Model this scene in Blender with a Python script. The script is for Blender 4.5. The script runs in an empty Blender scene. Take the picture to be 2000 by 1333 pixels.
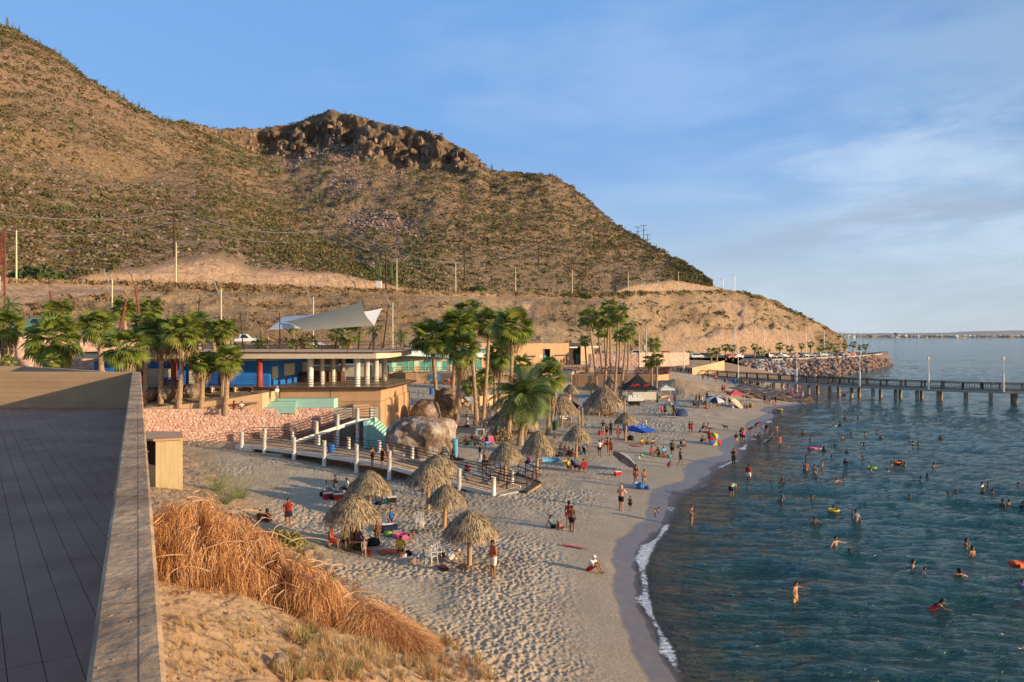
import bpy, bmesh, math, random
import numpy as np
from mathutils import Vector, Matrix, Euler
scene = bpy.context.scene
COL = scene.collection
random.seed(7); np.random.seed(7)
R = math.radians
# ---------------------------------------------------------------- camera
F, HC, HOR = 1532.0, 12.5, 656.0      # focal length in photo pixels, eye height above the sea, horizon row
cam_d = bpy.data.cameras.new('camera'); cam = bpy.data.objects.new('camera', cam_d); COL.objects.link(cam)
cam.location = (0, 0, HC); cam.rotation_euler = (R(90), 0, 0)
cam_d.sensor_width = 23.5; cam_d.lens = 23.5*F/2000.0; cam_d.shift_y = -(666.5-HOR)/2000.0
cam_d.clip_start = 0.1; cam_d.clip_end = 30000
scene.camera = cam
# ---------------------------------------------------------------- light
SUN_EL, SUN_AZ = R(11.0), math.atan2(0.94, -0.35)     # azimuth from +Y towards +X
sun_dir = Vector((math.sin(SUN_AZ)*math.cos(SUN_EL), math.cos(SUN_AZ)*math.cos(SUN_EL), math.sin(SUN_EL)))
sd = bpy.data.lights.new('sun', 'SUN'); sun = bpy.data.objects.new('sun', sd); COL.objects.link(sun)
sd.energy = 5.0; sd.angle = R(0.6); sd.color = (1.0, 0.77, 0.50)
sun.rotation_euler = sun_dir.to_track_quat('Z', 'Y').to_euler()
scene.view_settings.view_transform = 'Standard'; scene.view_settings.look = 'None'
scene.view_settings.exposure = 0.38; scene.view_settings.gamma = 1.0
world = bpy.data.worlds.new('World'); scene.world = world; world.use_nodes = True
wn, wl = world.node_tree.nodes, world.node_tree.links
wn.clear()
def N(nodes, t, **kw):
    n = nodes.new(t)
    for k, v in kw.items(): setattr(n, k, v)
    return n
def wmath(op, a, b=None, c=None, clamp=False):
    n = N(wn, 'ShaderNodeMath', operation=op, use_clamp=clamp)
    for i, v in enumerate((a, b, c)):
        if v is None: continue
        if isinstance(v, (int, float)): n.inputs[i].default_value = v
        else: wl.new(v, n.inputs[i])
    return n.outputs[0]
def smooth(v, lo, hi):
    n = N(wn, 'ShaderNodeMapRange', interpolation_type='SMOOTHSTEP')
    wl.new(v, n.inputs[0]); n.inputs[1].default_value = lo; n.inputs[2].default_value = hi
    return n.outputs[0]
sky = N(wn, 'ShaderNodeTexSky', sky_type='NISHITA', sun_disc=False)
sky.sun_elevation = R(16); sky.sun_rotation = SUN_AZ; sky.air_density = 1.0; sky.dust_density = 0.9; sky.ozone_density = 1.6
sky.sun_elevation = SUN_EL
tc = N(wn, 'ShaderNodeTexCoord'); sep = N(wn, 'ShaderNodeSeparateXYZ'); wl.new(tc.outputs['Generated'], sep.inputs[0])
dx, dy, dz = sep.outputs
az = wmath('ARCTAN2', dx, dy)
el = wmath('ARCSINE', wmath('MAXIMUM', wmath('MINIMUM', dz, 1.0), -1.0))
# thin cirrus: stretched noise on the (azimuth, elevation) of the view direction
cmb = N(wn, 'ShaderNodeCombineXYZ'); wl.new(wmath('ADD', wmath('MULTIPLY', az, 2.6), wmath('MULTIPLY', el, -2.0)), cmb.inputs[0]); wl.new(wmath('MULTIPLY', el, 9.5), cmb.inputs[1])
n1 = N(wn, 'ShaderNodeTexNoise'); n1.inputs['Scale'].default_value = 1.7; n1.inputs['Detail'].default_value = 9; n1.inputs['Roughness'].default_value = .62; n1.inputs['Distortion'].default_value = .5
wl.new(cmb.outputs[0], n1.inputs['Vector'])
band = wmath('MULTIPLY', smooth(az, 0.12, 0.5), wmath('SUBTRACT', 1.0, smooth(el, 0.19, 0.31)))
veil = wmath('MULTIPLY', wmath('MULTIPLY', smooth(n1.outputs[0], 0.36, 0.68), band), 0.5)
n2 = N(wn, 'ShaderNodeTexNoise'); n2.inputs['Scale'].default_value = .8; n2.inputs['Detail'].default_value = 8; n2.inputs['Roughness'].default_value = .55
mp = N(wn, 'ShaderNodeMapping'); mp.inputs['Location'].default_value = (4.3, 1.7, 2); wl.new(cmb.outputs[0], mp.inputs[0]); wl.new(mp.outputs[0], n2.inputs['Vector'])
thin = wmath('MULTIPLY', smooth(n2.outputs[0], 0.48, 0.72), 0.20)
white = wmath('MINIMUM', wmath('ADD', veil, thin), 0.8)
# grey stratus streaks low on the right
cmb2 = N(wn, 'ShaderNodeCombineXYZ'); wl.new(wmath('MULTIPLY', az, 5.0), cmb2.inputs[0]); wl.new(wmath('MULTIPLY', el, 34.0), cmb2.inputs[1])
n3 = N(wn, 'ShaderNodeTexNoise'); n3.inputs['Scale'].default_value = 1.0; n3.inputs['Detail'].default_value = 7; n3.inputs['Roughness'].default_value = .55
wl.new(cmb2.outputs[0], n3.inputs['Vector'])
elc = wmath('ADD', 0.118, wmath('MULTIPLY', wmath('SUBTRACT', az, 0.35), 0.16))
gb = wmath('SUBTRACT', 1.0, smooth(wmath('ABSOLUTE', wmath('SUBTRACT', el, elc)), 0.004, 0.036))
gmask = wmath('MULTIPLY', wmath('MULTIPLY', smooth(n3.outputs[0], 0.43, 0.60), gb), wmath('MULTIPLY', smooth(az, 0.12, 0.45), 0.85))
hz = wmath('POWER', wmath('SUBTRACT', 1.0, smooth(el, -0.02, 0.30)), 1.6)
def wmix(f, a, b):
    n = N(wn, 'ShaderNodeMix', data_type='RGBA')
    if isinstance(f, float): n.inputs[0].default_value = f
    else: wl.new(f, n.inputs[0])
    for s, v in ((6, a), (7, b)):
        if isinstance(v, tuple): n.inputs[s].default_value = v
        else: wl.new(v, n.inputs[s])
    return n.outputs[2]
SKYS = 0.10
k = 1/SKYS
sdn = N(wn, 'ShaderNodeVectorMath', operation='DOT_PRODUCT'); wl.new(tc.outputs['Generated'], sdn.inputs[0]); sdn.inputs[1].default_value = sun_dir
away = wmath('SUBTRACT', 1.0, smooth(sdn.outputs['Value'], -0.1, 0.75))      # towards the sun the sky keeps its warm glow
c0 = wmix(wmath('MULTIPLY', away, 0.68), sky.outputs[0], (0.17*k, 0.38*k, 0.78*k, 1))
c1 = wmix(wmath('MULTIPLY', wmath('MULTIPLY', hz, 0.92), wmath('ADD', wmath('MULTIPLY', away, .8), .2)), c0, (0.47*k, 0.55*k, 0.57*k, 1))
c2 = wmix(white, c1, (0.56*k, 0.67*k, 0.80*k, 1))
c3 = wmix(gmask, c2, (0.30*k, 0.38*k, 0.50*k, 1))
bg = N(wn, 'ShaderNodeBackground'); bg.inputs[1].default_value = SKYS; wl.new(c3, bg.inputs[0])
wo = N(wn, 'ShaderNodeOutputWorld'); wl.new(bg.outputs[0], wo.inputs[0])
# ---------------------------------------------------------------- tagging
def tag(o, label=None, cat=None, group=None, kind=None):
    if label: o['label'] = label
    if cat: o['category'] = cat
    if group: o['group'] = group
    if kind: o['kind'] = kind
    return o
def empty(name, loc=(0, 0, 0), rz=0, label=None, cat=None, group=None, kind=None):
    o = bpy.data.objects.new(name, None); COL.objects.link(o); o.location = loc; o.rotation_euler = (0, 0, rz)
    o.empty_display_size = .3
    return tag(o, label, cat, group, kind)
def link(name, me, parent=None, loc=None, rot=None, scale=None):
    o = bpy.data.objects.new(name, me); COL.objects.link(o)
    if parent: o.parent = parent
    if loc is not None: o.location = loc
    if rot is not None: o.rotation_euler = rot
    if scale is not None: o.scale = (scale,)*3 if isinstance(scale, (int, float)) else scale
    return o
def setmat(o, m):                       # per-object material on shared mesh data
    if not o.data.materials: o.data.materials.append(m)
    o.material_slots[0].link = 'OBJECT'; o.material_slots[0].material = m
    return o
# ---------------------------------------------------------------- materials
MATS = {}
def mat(name, col, rough=.8, var=.12, vscale=3.0, bump=0.0, bscale=20.0, metallic=0.0, spec=.3, col2=None, coords='Object', detail=6, trans=0.0, stretch=None, isl=0.0):
    if name in MATS: return MATS[name]
    m = bpy.data.materials.new(name); m.use_nodes = True; MATS[name] = m
    nt = m.node_tree; n, l = nt.nodes, nt.links
    b = n['Principled BSDF']; b.inputs['Roughness'].default_value = rough; b.inputs['Metallic'].default_value = metallic
    b.inputs['Specular IOR Level'].default_value = spec
    t = n.new('ShaderNodeTexCoord'); src = t.outputs[coords]
    if stretch:
        mpn = n.new('ShaderNodeMapping'); mpn.inputs['Scale'].default_value = stretch; l.new(src, mpn.inputs[0]); src = mpn.outputs[0]
    nz = n.new('ShaderNodeTexNoise'); nz.inputs['Scale'].default_value = vscale; nz.inputs['Detail'].default_value = detail; nz.inputs['Roughness'].default_value = .6
    l.new(src, nz.inputs['Vector'])
    cr = n.new('ShaderNodeValToRGB'); fac = nz.outputs[0]
    if isl:                             # every strand, leaf or stone of a mesh gets its own tone
        ge = n.new('ShaderNodeNewGeometry'); ma = n.new('ShaderNodeMath'); ma.operation = 'MULTIPLY_ADD'; l.new(ge.outputs['Random Per Island'], ma.inputs[0]); ma.inputs[1].default_value = isl
        mb = n.new('ShaderNodeMath'); mb.operation = 'SUBTRACT'; l.new(fac, mb.inputs[0]); mb.inputs[1].default_value = isl/2; l.new(mb.outputs[0], ma.inputs[2]); fac = ma.outputs[0]
    l.new(fac, cr.inputs[0])
    c2 = col2 if col2 else tuple(max(0, c*(1+var)) for c in col)
    c1 = col if col2 else tuple(c*(1-var) for c in col)
    cr.color_ramp.elements[0].position = .36; cr.color_ramp.elements[1].position = .64
    cr.color_ramp.elements[0].color = (*c1, 1); cr.color_ramp.elements[1].color = (*c2, 1)
    l.new(cr.outputs[0], b.inputs['Base Color'])
    if bump:
        nb = n.new('ShaderNodeTexNoise'); nb.inputs['Scale'].default_value = bscale; nb.inputs['Detail'].default_value = 5; l.new(src, nb.inputs['Vector'])
        bp = n.new('ShaderNodeBump'); bp.inputs['Strength'].default_value = .8; bp.inputs['Distance'].default_value = bump; l.new(nb.outputs[0], bp.inputs['Height'])
        l.new(bp.outputs[0], b.inputs['Normal'])
    if trans:
        tr = n.new('ShaderNodeBsdfTranslucent'); l.new(cr.outputs[0], tr.inputs[0]); mx = n.new('ShaderNodeMixShader'); mx.inputs[0].default_value = trans
        l.new(b.outputs[0], mx.inputs[1]); l.new(tr.outputs[0], mx.inputs[2]); l.new(mx.outputs[0], n['Material Output'].inputs[0])
    return m
# ---------------------------------------------------------------- numpy noise
def _h(xi, yi, s):
    with np.errstate(over='ignore'):
        h = (xi.astype(np.int64)*374761393 + yi.astype(np.int64)*668265263 + s*1442695041) & 0xffffffff
        h = ((h ^ (h >> 13))*1274126177) & 0xffffffff
        h = ((h ^ (h >> 15))*2246822519) & 0xffffffff
    return ((h ^ (h >> 16)) & 0xffffff)/float(0xffffff)
def vn(x, y, s=0):
    x = np.asarray(x, float); y = np.asarray(y, float)
    xi = np.floor(x); yi = np.floor(y); fx = x-xi; fy = y-yi
    fx = fx*fx*fx*(fx*(fx*6-15)+10); fy = fy*fy*fy*(fy*(fy*6-15)+10)
    a = _h(xi, yi, s); b = _h(xi+1, yi, s); c = _h(xi, yi+1, s); d = _h(xi+1, yi+1, s)
    return (a+(b-a)*fx)*(1-fy)+(c+(d-c)*fx)*fy
def fbm(x, y, o=4, s=0, g=.5):
    t = 0; a = 1; n = 0
    for i in range(o):
        t = t+a*vn(x*2**i+i*17.3, y*2**i-i*9.1, s+i); n += a; a *= g
    return t/n
def worley(x, y, s=0):                  # F1 distance
    x = np.asarray(x, float); y = np.asarray(y, float); xi = np.floor(x); yi = np.floor(y); best = np.full(x.shape, 9.0)
    for i in (-1, 0, 1):
        for j in (-1, 0, 1):
            cx = xi+i; cy = yi+j
            d = (cx+_h(cx, cy, s)-x)**2+(cy+_h(cx, cy, s+91)-y)**2
            best = np.minimum(best, d)
    return np.sqrt(best)
# ---------------------------------------------------------------- photo pixel -> place
def W(px, py, D): return Vector(((px-1000)/F*D, D, HC-(py-HOR)/F*D))
def G(px, py, z=0.0): return W(px, py, (HC-z)*F/(py-HOR))
# ---------------------------------------------------------------- mesh tools
def grid_mesh(name, X, Y, Z, m, parent=None, attrs=None, smooth=True, flip=False):
    nr, nc = X.shape
    V = np.stack([X, Y, Z], -1).reshape(-1, 3)
    i = np.arange(nr*nc).reshape(nr, nc)
    q = np.stack([i[:-1, :-1], i[:-1, 1:], i[1:, 1:], i[1:, :-1]], -1).reshape(-1, 4)
    if flip: q = q[:, ::-1]
    return arr_mesh(name, V, q, m, parent, attrs, smooth)
def arr_mesh(name, V, Q, m=None, parent=None, attrs=None, smooth=False):
    me = bpy.data.meshes.new(name); V = np.asarray(V, np.float32); Q = np.asarray(Q, np.int32)
    k = Q.shape[1]
    me.vertices.add(len(V)); me.vertices.foreach_set('co', V.ravel())
    me.loops.add(Q.size); me.loops.foreach_set('vertex_index', Q.ravel())
    me.polygons.add(len(Q)); me.polygons.foreach_set('loop_start', np.arange(0, Q.size, k, dtype=np.int32))
    if smooth: me.polygons.foreach_set('use_smooth', np.ones(len(Q), bool))
    me.update(calc_edges=True)
    if attrs:
        for an, av in attrs.items():
            a = me.attributes.new(an, 'FLOAT', 'POINT'); a.data.foreach_set('value', np.asarray(av, np.float32).ravel())
    if m: me.materials.append(m)
    return link(name, me, parent)
class MB:
    def __init__(s): s.v = []; s.f = []
    def add(s, V, Fc):
        b = len(s.v); s.v.extend([tuple(p) for p in V]); s.f.extend([tuple(i+b for i in f) for f in Fc]); return s
    def box(s, c, size, rz=0.0, rot=None):
        x, y, z = size[0]/2, size[1]/2, size[2]/2
        M = rot if rot is not None else Matrix.Rotation(rz, 3, 'Z'); c = Vector(c)
        V = [c+M@Vector((a*x, b*y, d*z)) for a in (-1, 1) for b in (-1, 1) for d in (-1, 1)]
        return s.add(V, [(0, 1, 3, 2), (4, 6, 7, 5), (0, 4, 5, 1), (2, 3, 7, 6), (0, 2, 6, 4), (1, 5, 7, 3)])
    def beam(s, a, b, w, h, up=(0, 0, 1)):
        a = Vector(a); b = Vector(b); d = (b-a); L = d.length
        if L < 1e-6: return s
        x = d.normalized(); u = Vector(up)
        if abs(x.dot(u)) > .99: u = Vector((0, 1, 0))
        y = u.cross(x).normalized(); z = x.cross(y)
        return s.box((a+b)/2, (L, w, h), rot=Matrix((x, y, z)).transposed())
    def tube(s, pts, rad, n=8, cap=True):
        pts = [Vector(p) for p in pts]
        if isinstance(rad, (int, float)): rad = [rad]*len(pts)
        V = []; Fc = []
        for i, p in enumerate(pts):
            t = (pts[min(i+1, len(pts)-1)]-pts[max(i-1, 0)])
            if t.length < 1e-9: t = Vector((0, 0, 1))
            t.normalize(); u = Vector((0, 0, 1)) if abs(t.z) < .9 else Vector((1, 0, 0))
            a = t.cross(u).normalized(); b = t.cross(a)
            for k in range(n):
                an = 2*math.pi*k/n; V.append(p+(a*math.cos(an)+b*math.sin(an))*rad[i])
        for i in range(len(pts)-1):
            for k in range(n):
                k2 = (k+1) % n; Fc.append((i*n+k, i*n+k2, (i+1)*n+k2, (i+1)*n+k))
        if cap: Fc.append(tuple(range(n))); Fc.append(tuple((len(pts)-1)*n+k for k in reversed(range(n))))
        return s.add(V, Fc)
    def cyl(s, p, r, h, n=16, r2=None): return s.tube([p, (p[0], p[1], p[2]+h)], [r, r if r2 is None else r2], n)
    def prism(s, poly, z0, z1):
        n = len(poly); zb = z0 if hasattr(z0, '__len__') else [z0]*n; zt = z1 if hasattr(z1, '__len__') else [z1]*n
        V = [(p[0], p[1], zb[i]) for i, p in enumerate(poly)]+[(p[0], p[1], zt[i]) for i, p in enumerate(poly)]
        return s.add(V, [tuple(reversed(range(n))), tuple(range(n, 2*n))]+[(i, (i+1) % n, n+(i+1) % n, n+i) for i in range(n)])
    def ball(s, c, r, n=8, m=6, jit=0):
        r = (r,)*3 if isinstance(r, (int, float)) else r; V = []; Fc = []
        for j in range(m+1):
            th = math.pi*j/m
            for k in range(n):
                ph = 2*math.pi*k/n; q = 1+random.uniform(-jit, jit)
                V.append((c[0]+r[0]*q*math.sin(th)*math.cos(ph), c[1]+r[1]*q*math.sin(th)*math.sin(ph), c[2]+r[2]*q*math.cos(th)))
        for j in range(m):
            for k in range(n): Fc.append((j*n+k, (j+1)*n+k, (j+1)*n+(k+1) % n, j*n+(k+1) % n))
        return s.add(V, Fc)
    def mesh(s, name, m=None, smooth=False, bevel=0):
        me = bpy.data.meshes.new(name); me.from_pydata([tuple(p) for p in s.v], [], s.f)
        if bevel:
            bm = bmesh.new(); bm.from_mesh(me)
            bmesh.ops.bevel(bm, geom=[e for e in bm.edges if len(e.link_faces) == 2 and e.calc_face_angle(0) > .6], offset=bevel, segments=1, affect='EDGES')
            bm.to_mesh(me); bm.free()
        if smooth: me.polygons.foreach_set('use_smooth', [True]*len(me.polygons))
        if m: me.materials.append(m)
        me.update(); return me
    def build(s, name, m=None, parent=None, smooth=False, bevel=0): return link(name, s.mesh(name, m, smooth, bevel), parent)
def kids(o): return [c for c in bpy.data.objects if c.parent == o]
# ---------------------------------------------------------------- ground heights of beach, bank and plaza
_cp = []
for px, py, z in [(1320,1333,0),(1280,1240,0),(1235,1175,0),(1218,1110,0),(1240,1075,0),(1272,1048,0),(1303,990,0),(1335,955,0),(1385,912,0),(1440,870,0),(1478,832,0),(1500,806,0),(1515,795,.02),
    (1225,1333,.28),(1197,1250,.26),(1182,1170,.25),(1190,1100,.26),(1240,1010,.26),(1320,935,.24),(1395,885,.26),(1450,840,.26),(1485,805,.3),
    (1050,1333,.62),(960,1325,.85),(1100,1100,.5),(965,1130,.65),(850,1240,1.0),(740,1180,1.1),(640,1110,1.15),(563,1029,1.15),(1000,1000,.65),(1100,950,.55),(1200,930,.4),(1300,880,.42),(1250,850,.6),(1100,880,.8),
    (968,967,.85),(765,945,1.0),(638,921,1.4),(521,888,1.9),(471,880,2.0),(420,905,2.2),(400,877,2.15),(300,878,2.3),(357,955,3.0),(300,955,3.3),(300,1010,4.0),(500,960,1.5),(450,1050,3.3),(600,1130,1.9),
    (330,1333,5.0),(400,1333,4.4),(500,1333,3.7),(600,1333,3.0),(700,1333,2.3),(800,1333,1.75),(900,1333,1.15),(400,1210,4.4),(650,1270,2.7),(850,1290,1.25),(330,1200,4.8),(330,1100,4.6),
    (825,905,1.05),(900,830,1.2),(1000,800,1.3),(850,755,3.1),(1000,770,1.9),(950,745,3.1),(1100,762,2.0),(1150,770,1.6),(1230,768,1.7),(1300,772,1.7),(1200,790,1.2),(1250,822,.8),(1350,802,1.0),
    (1320,740,4.3),(1350,748,3.3),(1345,775,1.6),(1420,762,2.3),(1470,768,1.5),(1440,785,.8),(1500,772,1.2),(1560,778,.6),(1585,787,0),(1400,752,1.6),(1500,750,.6),(1530,747,.2),(1550,742,0),
    (1400,705,4.4),(1450,715,3.4),(1400,728,2.6),(1300,725,4.3),(1480,722,1.8)]:
    p = G(px, py, z); _cp.append((p.x, p.y, z))
_cp += [(x, y, z) for x, y, z in [(9,22,-.6),(12,32,-1.2),(20,22,-2),(17,50,-1.2),(24,60,-1.2),(30,45,-2.2),(36,80,-1.3),(45,105,-1.2),(55,90,-2.2),(60,60,-3),(56,140,-.9),(66,150,-1.4),(80,120,-3),(100,160,-3),
    (82,195,-1.3),(110,220,-2),(90,240,-1),(140,250,-3),(-60,80,2),(-90,120,2),(-30,110,3),(-60,50,4),(-40,150,3.5),(-100,250,4),(0,200,4.5),(20,260,5),(-16,14,5.2),(-25,30,4.8),(-5,10,4),(0,12,2.5),(3,14,.9),(-2,18,1.9)]]
_cp = np.array(_cp)
def _rbf_fit(P, z):
    n = len(P); d = np.sqrt(((P[:, None]-P[None])**2).sum(-1))
    A = np.zeros((n+3, n+3)); A[:n, :n] = d+np.eye(n)*0.6*(-1); A[:n, n] = 1; A[:n, n+1:] = P; A[n, :n] = 1; A[n+1:, :n] = P.T
    return np.linalg.solve(A, np.concatenate([z, [0, 0, 0]]))
_w = _rbf_fit(_cp[:, :2], _cp[:, 2])
GX0, GY0, GS = -130.0, 2.0, 1.0
_gx = np.arange(GX0, 170, GS); _gy = np.arange(GY0, 330, GS)
_GXX, _GYY = np.meshgrid(_gx, _gy)
_Z = _w[len(_cp)]+_w[len(_cp)+1]*_GXX+_w[len(_cp)+2]*_GYY
for i, (cx, cy, cz) in enumerate(_cp): _Z += _w[i]*np.sqrt((_GXX-cx)**2+(_GYY-cy)**2)
_Z = np.clip(_Z, -4, 7)
def gz(x, y):
    u = np.clip((np.asarray(x, float)-GX0)/GS, 0, len(_gx)-1.001); v = np.clip((np.asarray(y, float)-GY0)/GS, 0, len(_gy)-1.001)
    i = u.astype(int); j = v.astype(int); fu = u-i; fv = v-j
    return (_Z[j, i]*(1-fu)+_Z[j, i+1]*fu)*(1-fv)+(_Z[j+1, i]*(1-fu)+_Z[j+1, i+1]*fu)*fv
def OG(px, py, zmin=-9):                # the point of the beach seen at a photo pixel
    D = np.linspace(15, 300, 3000); x = (px-1000)/F*D; z = HC-(py-HOR)/F*D; g = np.maximum(gz(x, D), zmin)
    k = np.argmax(z <= g)
    if z[k] > g[k]: k = len(D)-1
    return Vector((x[k], D[k], float(g[k])))
def on(x, y): return Vector((x, y, float(gz(x, y))))
# ---------------------------------------------------------------- sand material (wetness follows height above the water)
def sand_mat():
    m = bpy.data.materials.new('beach_sand'); m.use_nodes = True; n, l = m.node_tree.nodes, m.node_tree.links; b = n['Principled BSDF']
    tc = n.new('ShaderNodeTexCoord'); at = n.new('ShaderNodeAttribute'); at.attribute_name = 'height'; ad = n.new('ShaderNodeAttribute'); ad.attribute_name = 'dirt'  # dirt carries the bank's earth and the painted shade of the pier mound
    def noise(sc, det=5, r=.6):
        q = n.new('ShaderNodeTexNoise'); q.inputs['Scale'].default_value = sc; q.inputs['Detail'].default_value = det; q.inputs['Roughness'].default_value = r; l.new(tc.outputs['Object'], q.inputs['Vector']); return q.outputs[0]
    def ramp(v, a, b_, ca, cb):
        q = n.new('ShaderNodeValToRGB'); l.new(v, q.inputs[0]); e = q.color_ramp.elements; e[0].position = a; e[1].position = b_; e[0].color = (*ca, 1); e[1].color = (*cb, 1); return q.outputs[0]
    def mix(f, a, b_):
        q = n.new('ShaderNodeMix'); q.data_type = 'RGBA'; l.new(f, q.inputs[0]); l.new(a, q.inputs[6]); l.new(b_, q.inputs[7]); return q.outputs[2]
    dry = ramp(noise(.35), .35, .65, (.44, .345, .235), (.55, .44, .31))
    spk = ramp(noise(9, 3), .35, .60, (.26, .21, .16), (1, 1, 1))
    mm = n.new('ShaderNodeMix'); mm.data_type = 'RGBA'; mm.blend_type = 'MULTIPLY'; mm.inputs[0].default_value = .45; l.new(dry, mm.inputs[6]); l.new(spk, mm.inputs[7])
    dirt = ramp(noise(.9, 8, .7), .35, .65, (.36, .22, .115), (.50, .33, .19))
    wet = ramp(noise(1.3), .3, .7, (.16, .128, .105), (.21, .17, .14))
    # wetness mask
    ns = n.new('ShaderNodeMath'); ns.operation = 'MULTIPLY_ADD'; l.new(noise(.25, 4), ns.inputs[0]); ns.inputs[1].default_value = .15; l.new(at.outputs['Fac'], ns.inputs[2])
    mr = n.new('ShaderNodeMapRange'); mr.interpolation_type = 'SMOOTHSTEP'; l.new(ns.outputs[0], mr.inputs[0]); mr.inputs[1].default_value = .205; mr.inputs[2].default_value = .25; mr.inputs[3].default_value = 1; mr.inputs[4].default_value = 0
    ml = n.new('ShaderNodeMapRange'); l.new(ns.outputs[0], ml.inputs[0]); ml.inputs[1].default_value = .28; ml.inputs[2].default_value = .52; ml.inputs[3].default_value = .55; ml.inputs[4].default_value = 0
    damp = ramp(noise(2.0), .3, .7, (.30, .235, .165), (.36, .29, .21))
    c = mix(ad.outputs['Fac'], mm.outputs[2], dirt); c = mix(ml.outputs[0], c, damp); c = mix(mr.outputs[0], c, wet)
    l.new(c, b.inputs['Base Color'])
    rr = n.new('ShaderNodeMapRange'); l.new(mr.outputs[0], rr.inputs[0]); rr.inputs[3].default_value = .95; rr.inputs[4].default_value = .38; l.new(rr.outputs[0], b.inputs['Roughness'])
    b.inputs['Specular IOR Level'].default_value = .25
    bp = n.new('ShaderNodeBump'); bp.inputs['Strength'].default_value = 1; bp.inputs['Distance'].default_value = .03
    dm = n.new('ShaderNodeMath'); dm.operation = 'MULTIPLY'; l.new(noise(7, 4), dm.inputs[0])
    iv = n.new('ShaderNodeMath'); iv.operation = 'SUBTRACT'; iv.inputs[0].default_value = 1; l.new(mr.outputs[0], iv.inputs[1]); l.new(iv.outputs[0], dm.inputs[1])
    l.new(dm.outputs[0], bp.inputs['Height']); l.new(bp.outputs[0], b.inputs['Normal'])
    return m
SAND = sand_mat()
def dirt_shade_mask(x, y, z):
    # earth bank between the terrace and the sand, plus shade painted brown over the mound by the pier
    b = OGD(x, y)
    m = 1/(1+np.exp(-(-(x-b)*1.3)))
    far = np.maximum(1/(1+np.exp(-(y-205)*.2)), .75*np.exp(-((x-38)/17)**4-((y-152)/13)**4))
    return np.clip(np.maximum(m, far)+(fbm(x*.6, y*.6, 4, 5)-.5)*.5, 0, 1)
_bk = np.array([(p.y, p.x) for p in [G(960,1333,.85), G(930,1290,.9), G(850,1240,1.0), G(740,1180,1.1), G(640,1110,1.2), G(575,1050,1.4), G(480,960,1.9), G(420,905,2.2), G(380,885,2.2)]]+[(90, -60)])
_bk = _bk[np.argsort(_bk[:, 0])]
def OGD(x, y): return np.interp(y, _bk[:, 0], _bk[:, 1])
def relief(x, y, z, D):
    """footprints and hummocks; flat on the wet strip"""
    dry = np.clip((z-.30)/.30, 0, 1)
    w1 = worley(x*3.3+fbm(x, y, 2, 3)*1.5, y*3.0, 11); w2 = worley(x*5.6+5, y*5.2+fbm(x*2, y*2, 2, 8), 23)
    foot = (np.clip(w1*1.5, 0, .75)-.45)*.20+(np.clip(w2*1.5, 0, .7)-.4)*.09
    hum = (fbm(x*.5, y*.5, 3, 31)-.5)*.16
    bank = np.clip((OGD(x, y)-x)/1.5, 0, 1)
    rough = (fbm(x*1.1, y*1.1, 5, 77)-.5)*.30+(fbm(x*5, y*5, 3, 71)-.5)*.12
    mound = np.exp(-(((x-40)/22)**2+((y-150)/14)**2)); 
    foot = foot*np.clip(.35+(fbm(x*.22, y*.22, 3, 44)-.38)*3.5, .3, 1.25)
    return dry*((foot*.66+hum)*(1-bank)+rough*bank+mound*(fbm(x*.35, y*.35, 4, 66)-.5)*.8)
# near sheet
def beach(name, pxs, Ds, m, sc=1.0):
    P, D = np.meshgrid(pxs, Ds); X = (P-1000)/F*D; Y = D
    Z = gz(X, Y); H = Z.copy(); dm = dirt_shade_mask(X, Y, Z); Z = Z+relief(X, Y, Z, D)*sc
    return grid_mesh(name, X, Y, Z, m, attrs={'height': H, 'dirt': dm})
def dsteps(d0, d1, py_step):
    out = [d0]; 
    while out[-1] < d1:
        d = out[-1]; out.append(d+max(.07, d*d*py_step/(F*11.8)))
    return np.array(out)
ds = dsteps(9, 330, 1.05)
px = np.concatenate([np.arange(-1500, 260, 60), np.arange(260, 1340, 1.9), np.arange(1340, 1600, 4), np.arange(1600, 3600, 40)])
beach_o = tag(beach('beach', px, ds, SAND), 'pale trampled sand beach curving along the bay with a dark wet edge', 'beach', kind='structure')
# the land and sea floor beyond, one sheet to the horizon
gm = mat('far_ground_soil', (.30, .22, .14), .95, .2, .02)
n_ = 80; th = np.linspace(0, 2*math.pi, n_+1); rr_ = np.array([0, 60, 200, 600, 1500, 4000, 9000, 16000]); TT, RR = np.meshgrid(th, rr_)
tag(grid_mesh('sea_floor', RR*np.cos(TT), RR*np.sin(TT), np.where(RR < 1, -5., -5.)+0*RR, gm, flip=True), 'sea floor and low ground under everything, out to the horizon', 'ground', kind='structure')
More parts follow.
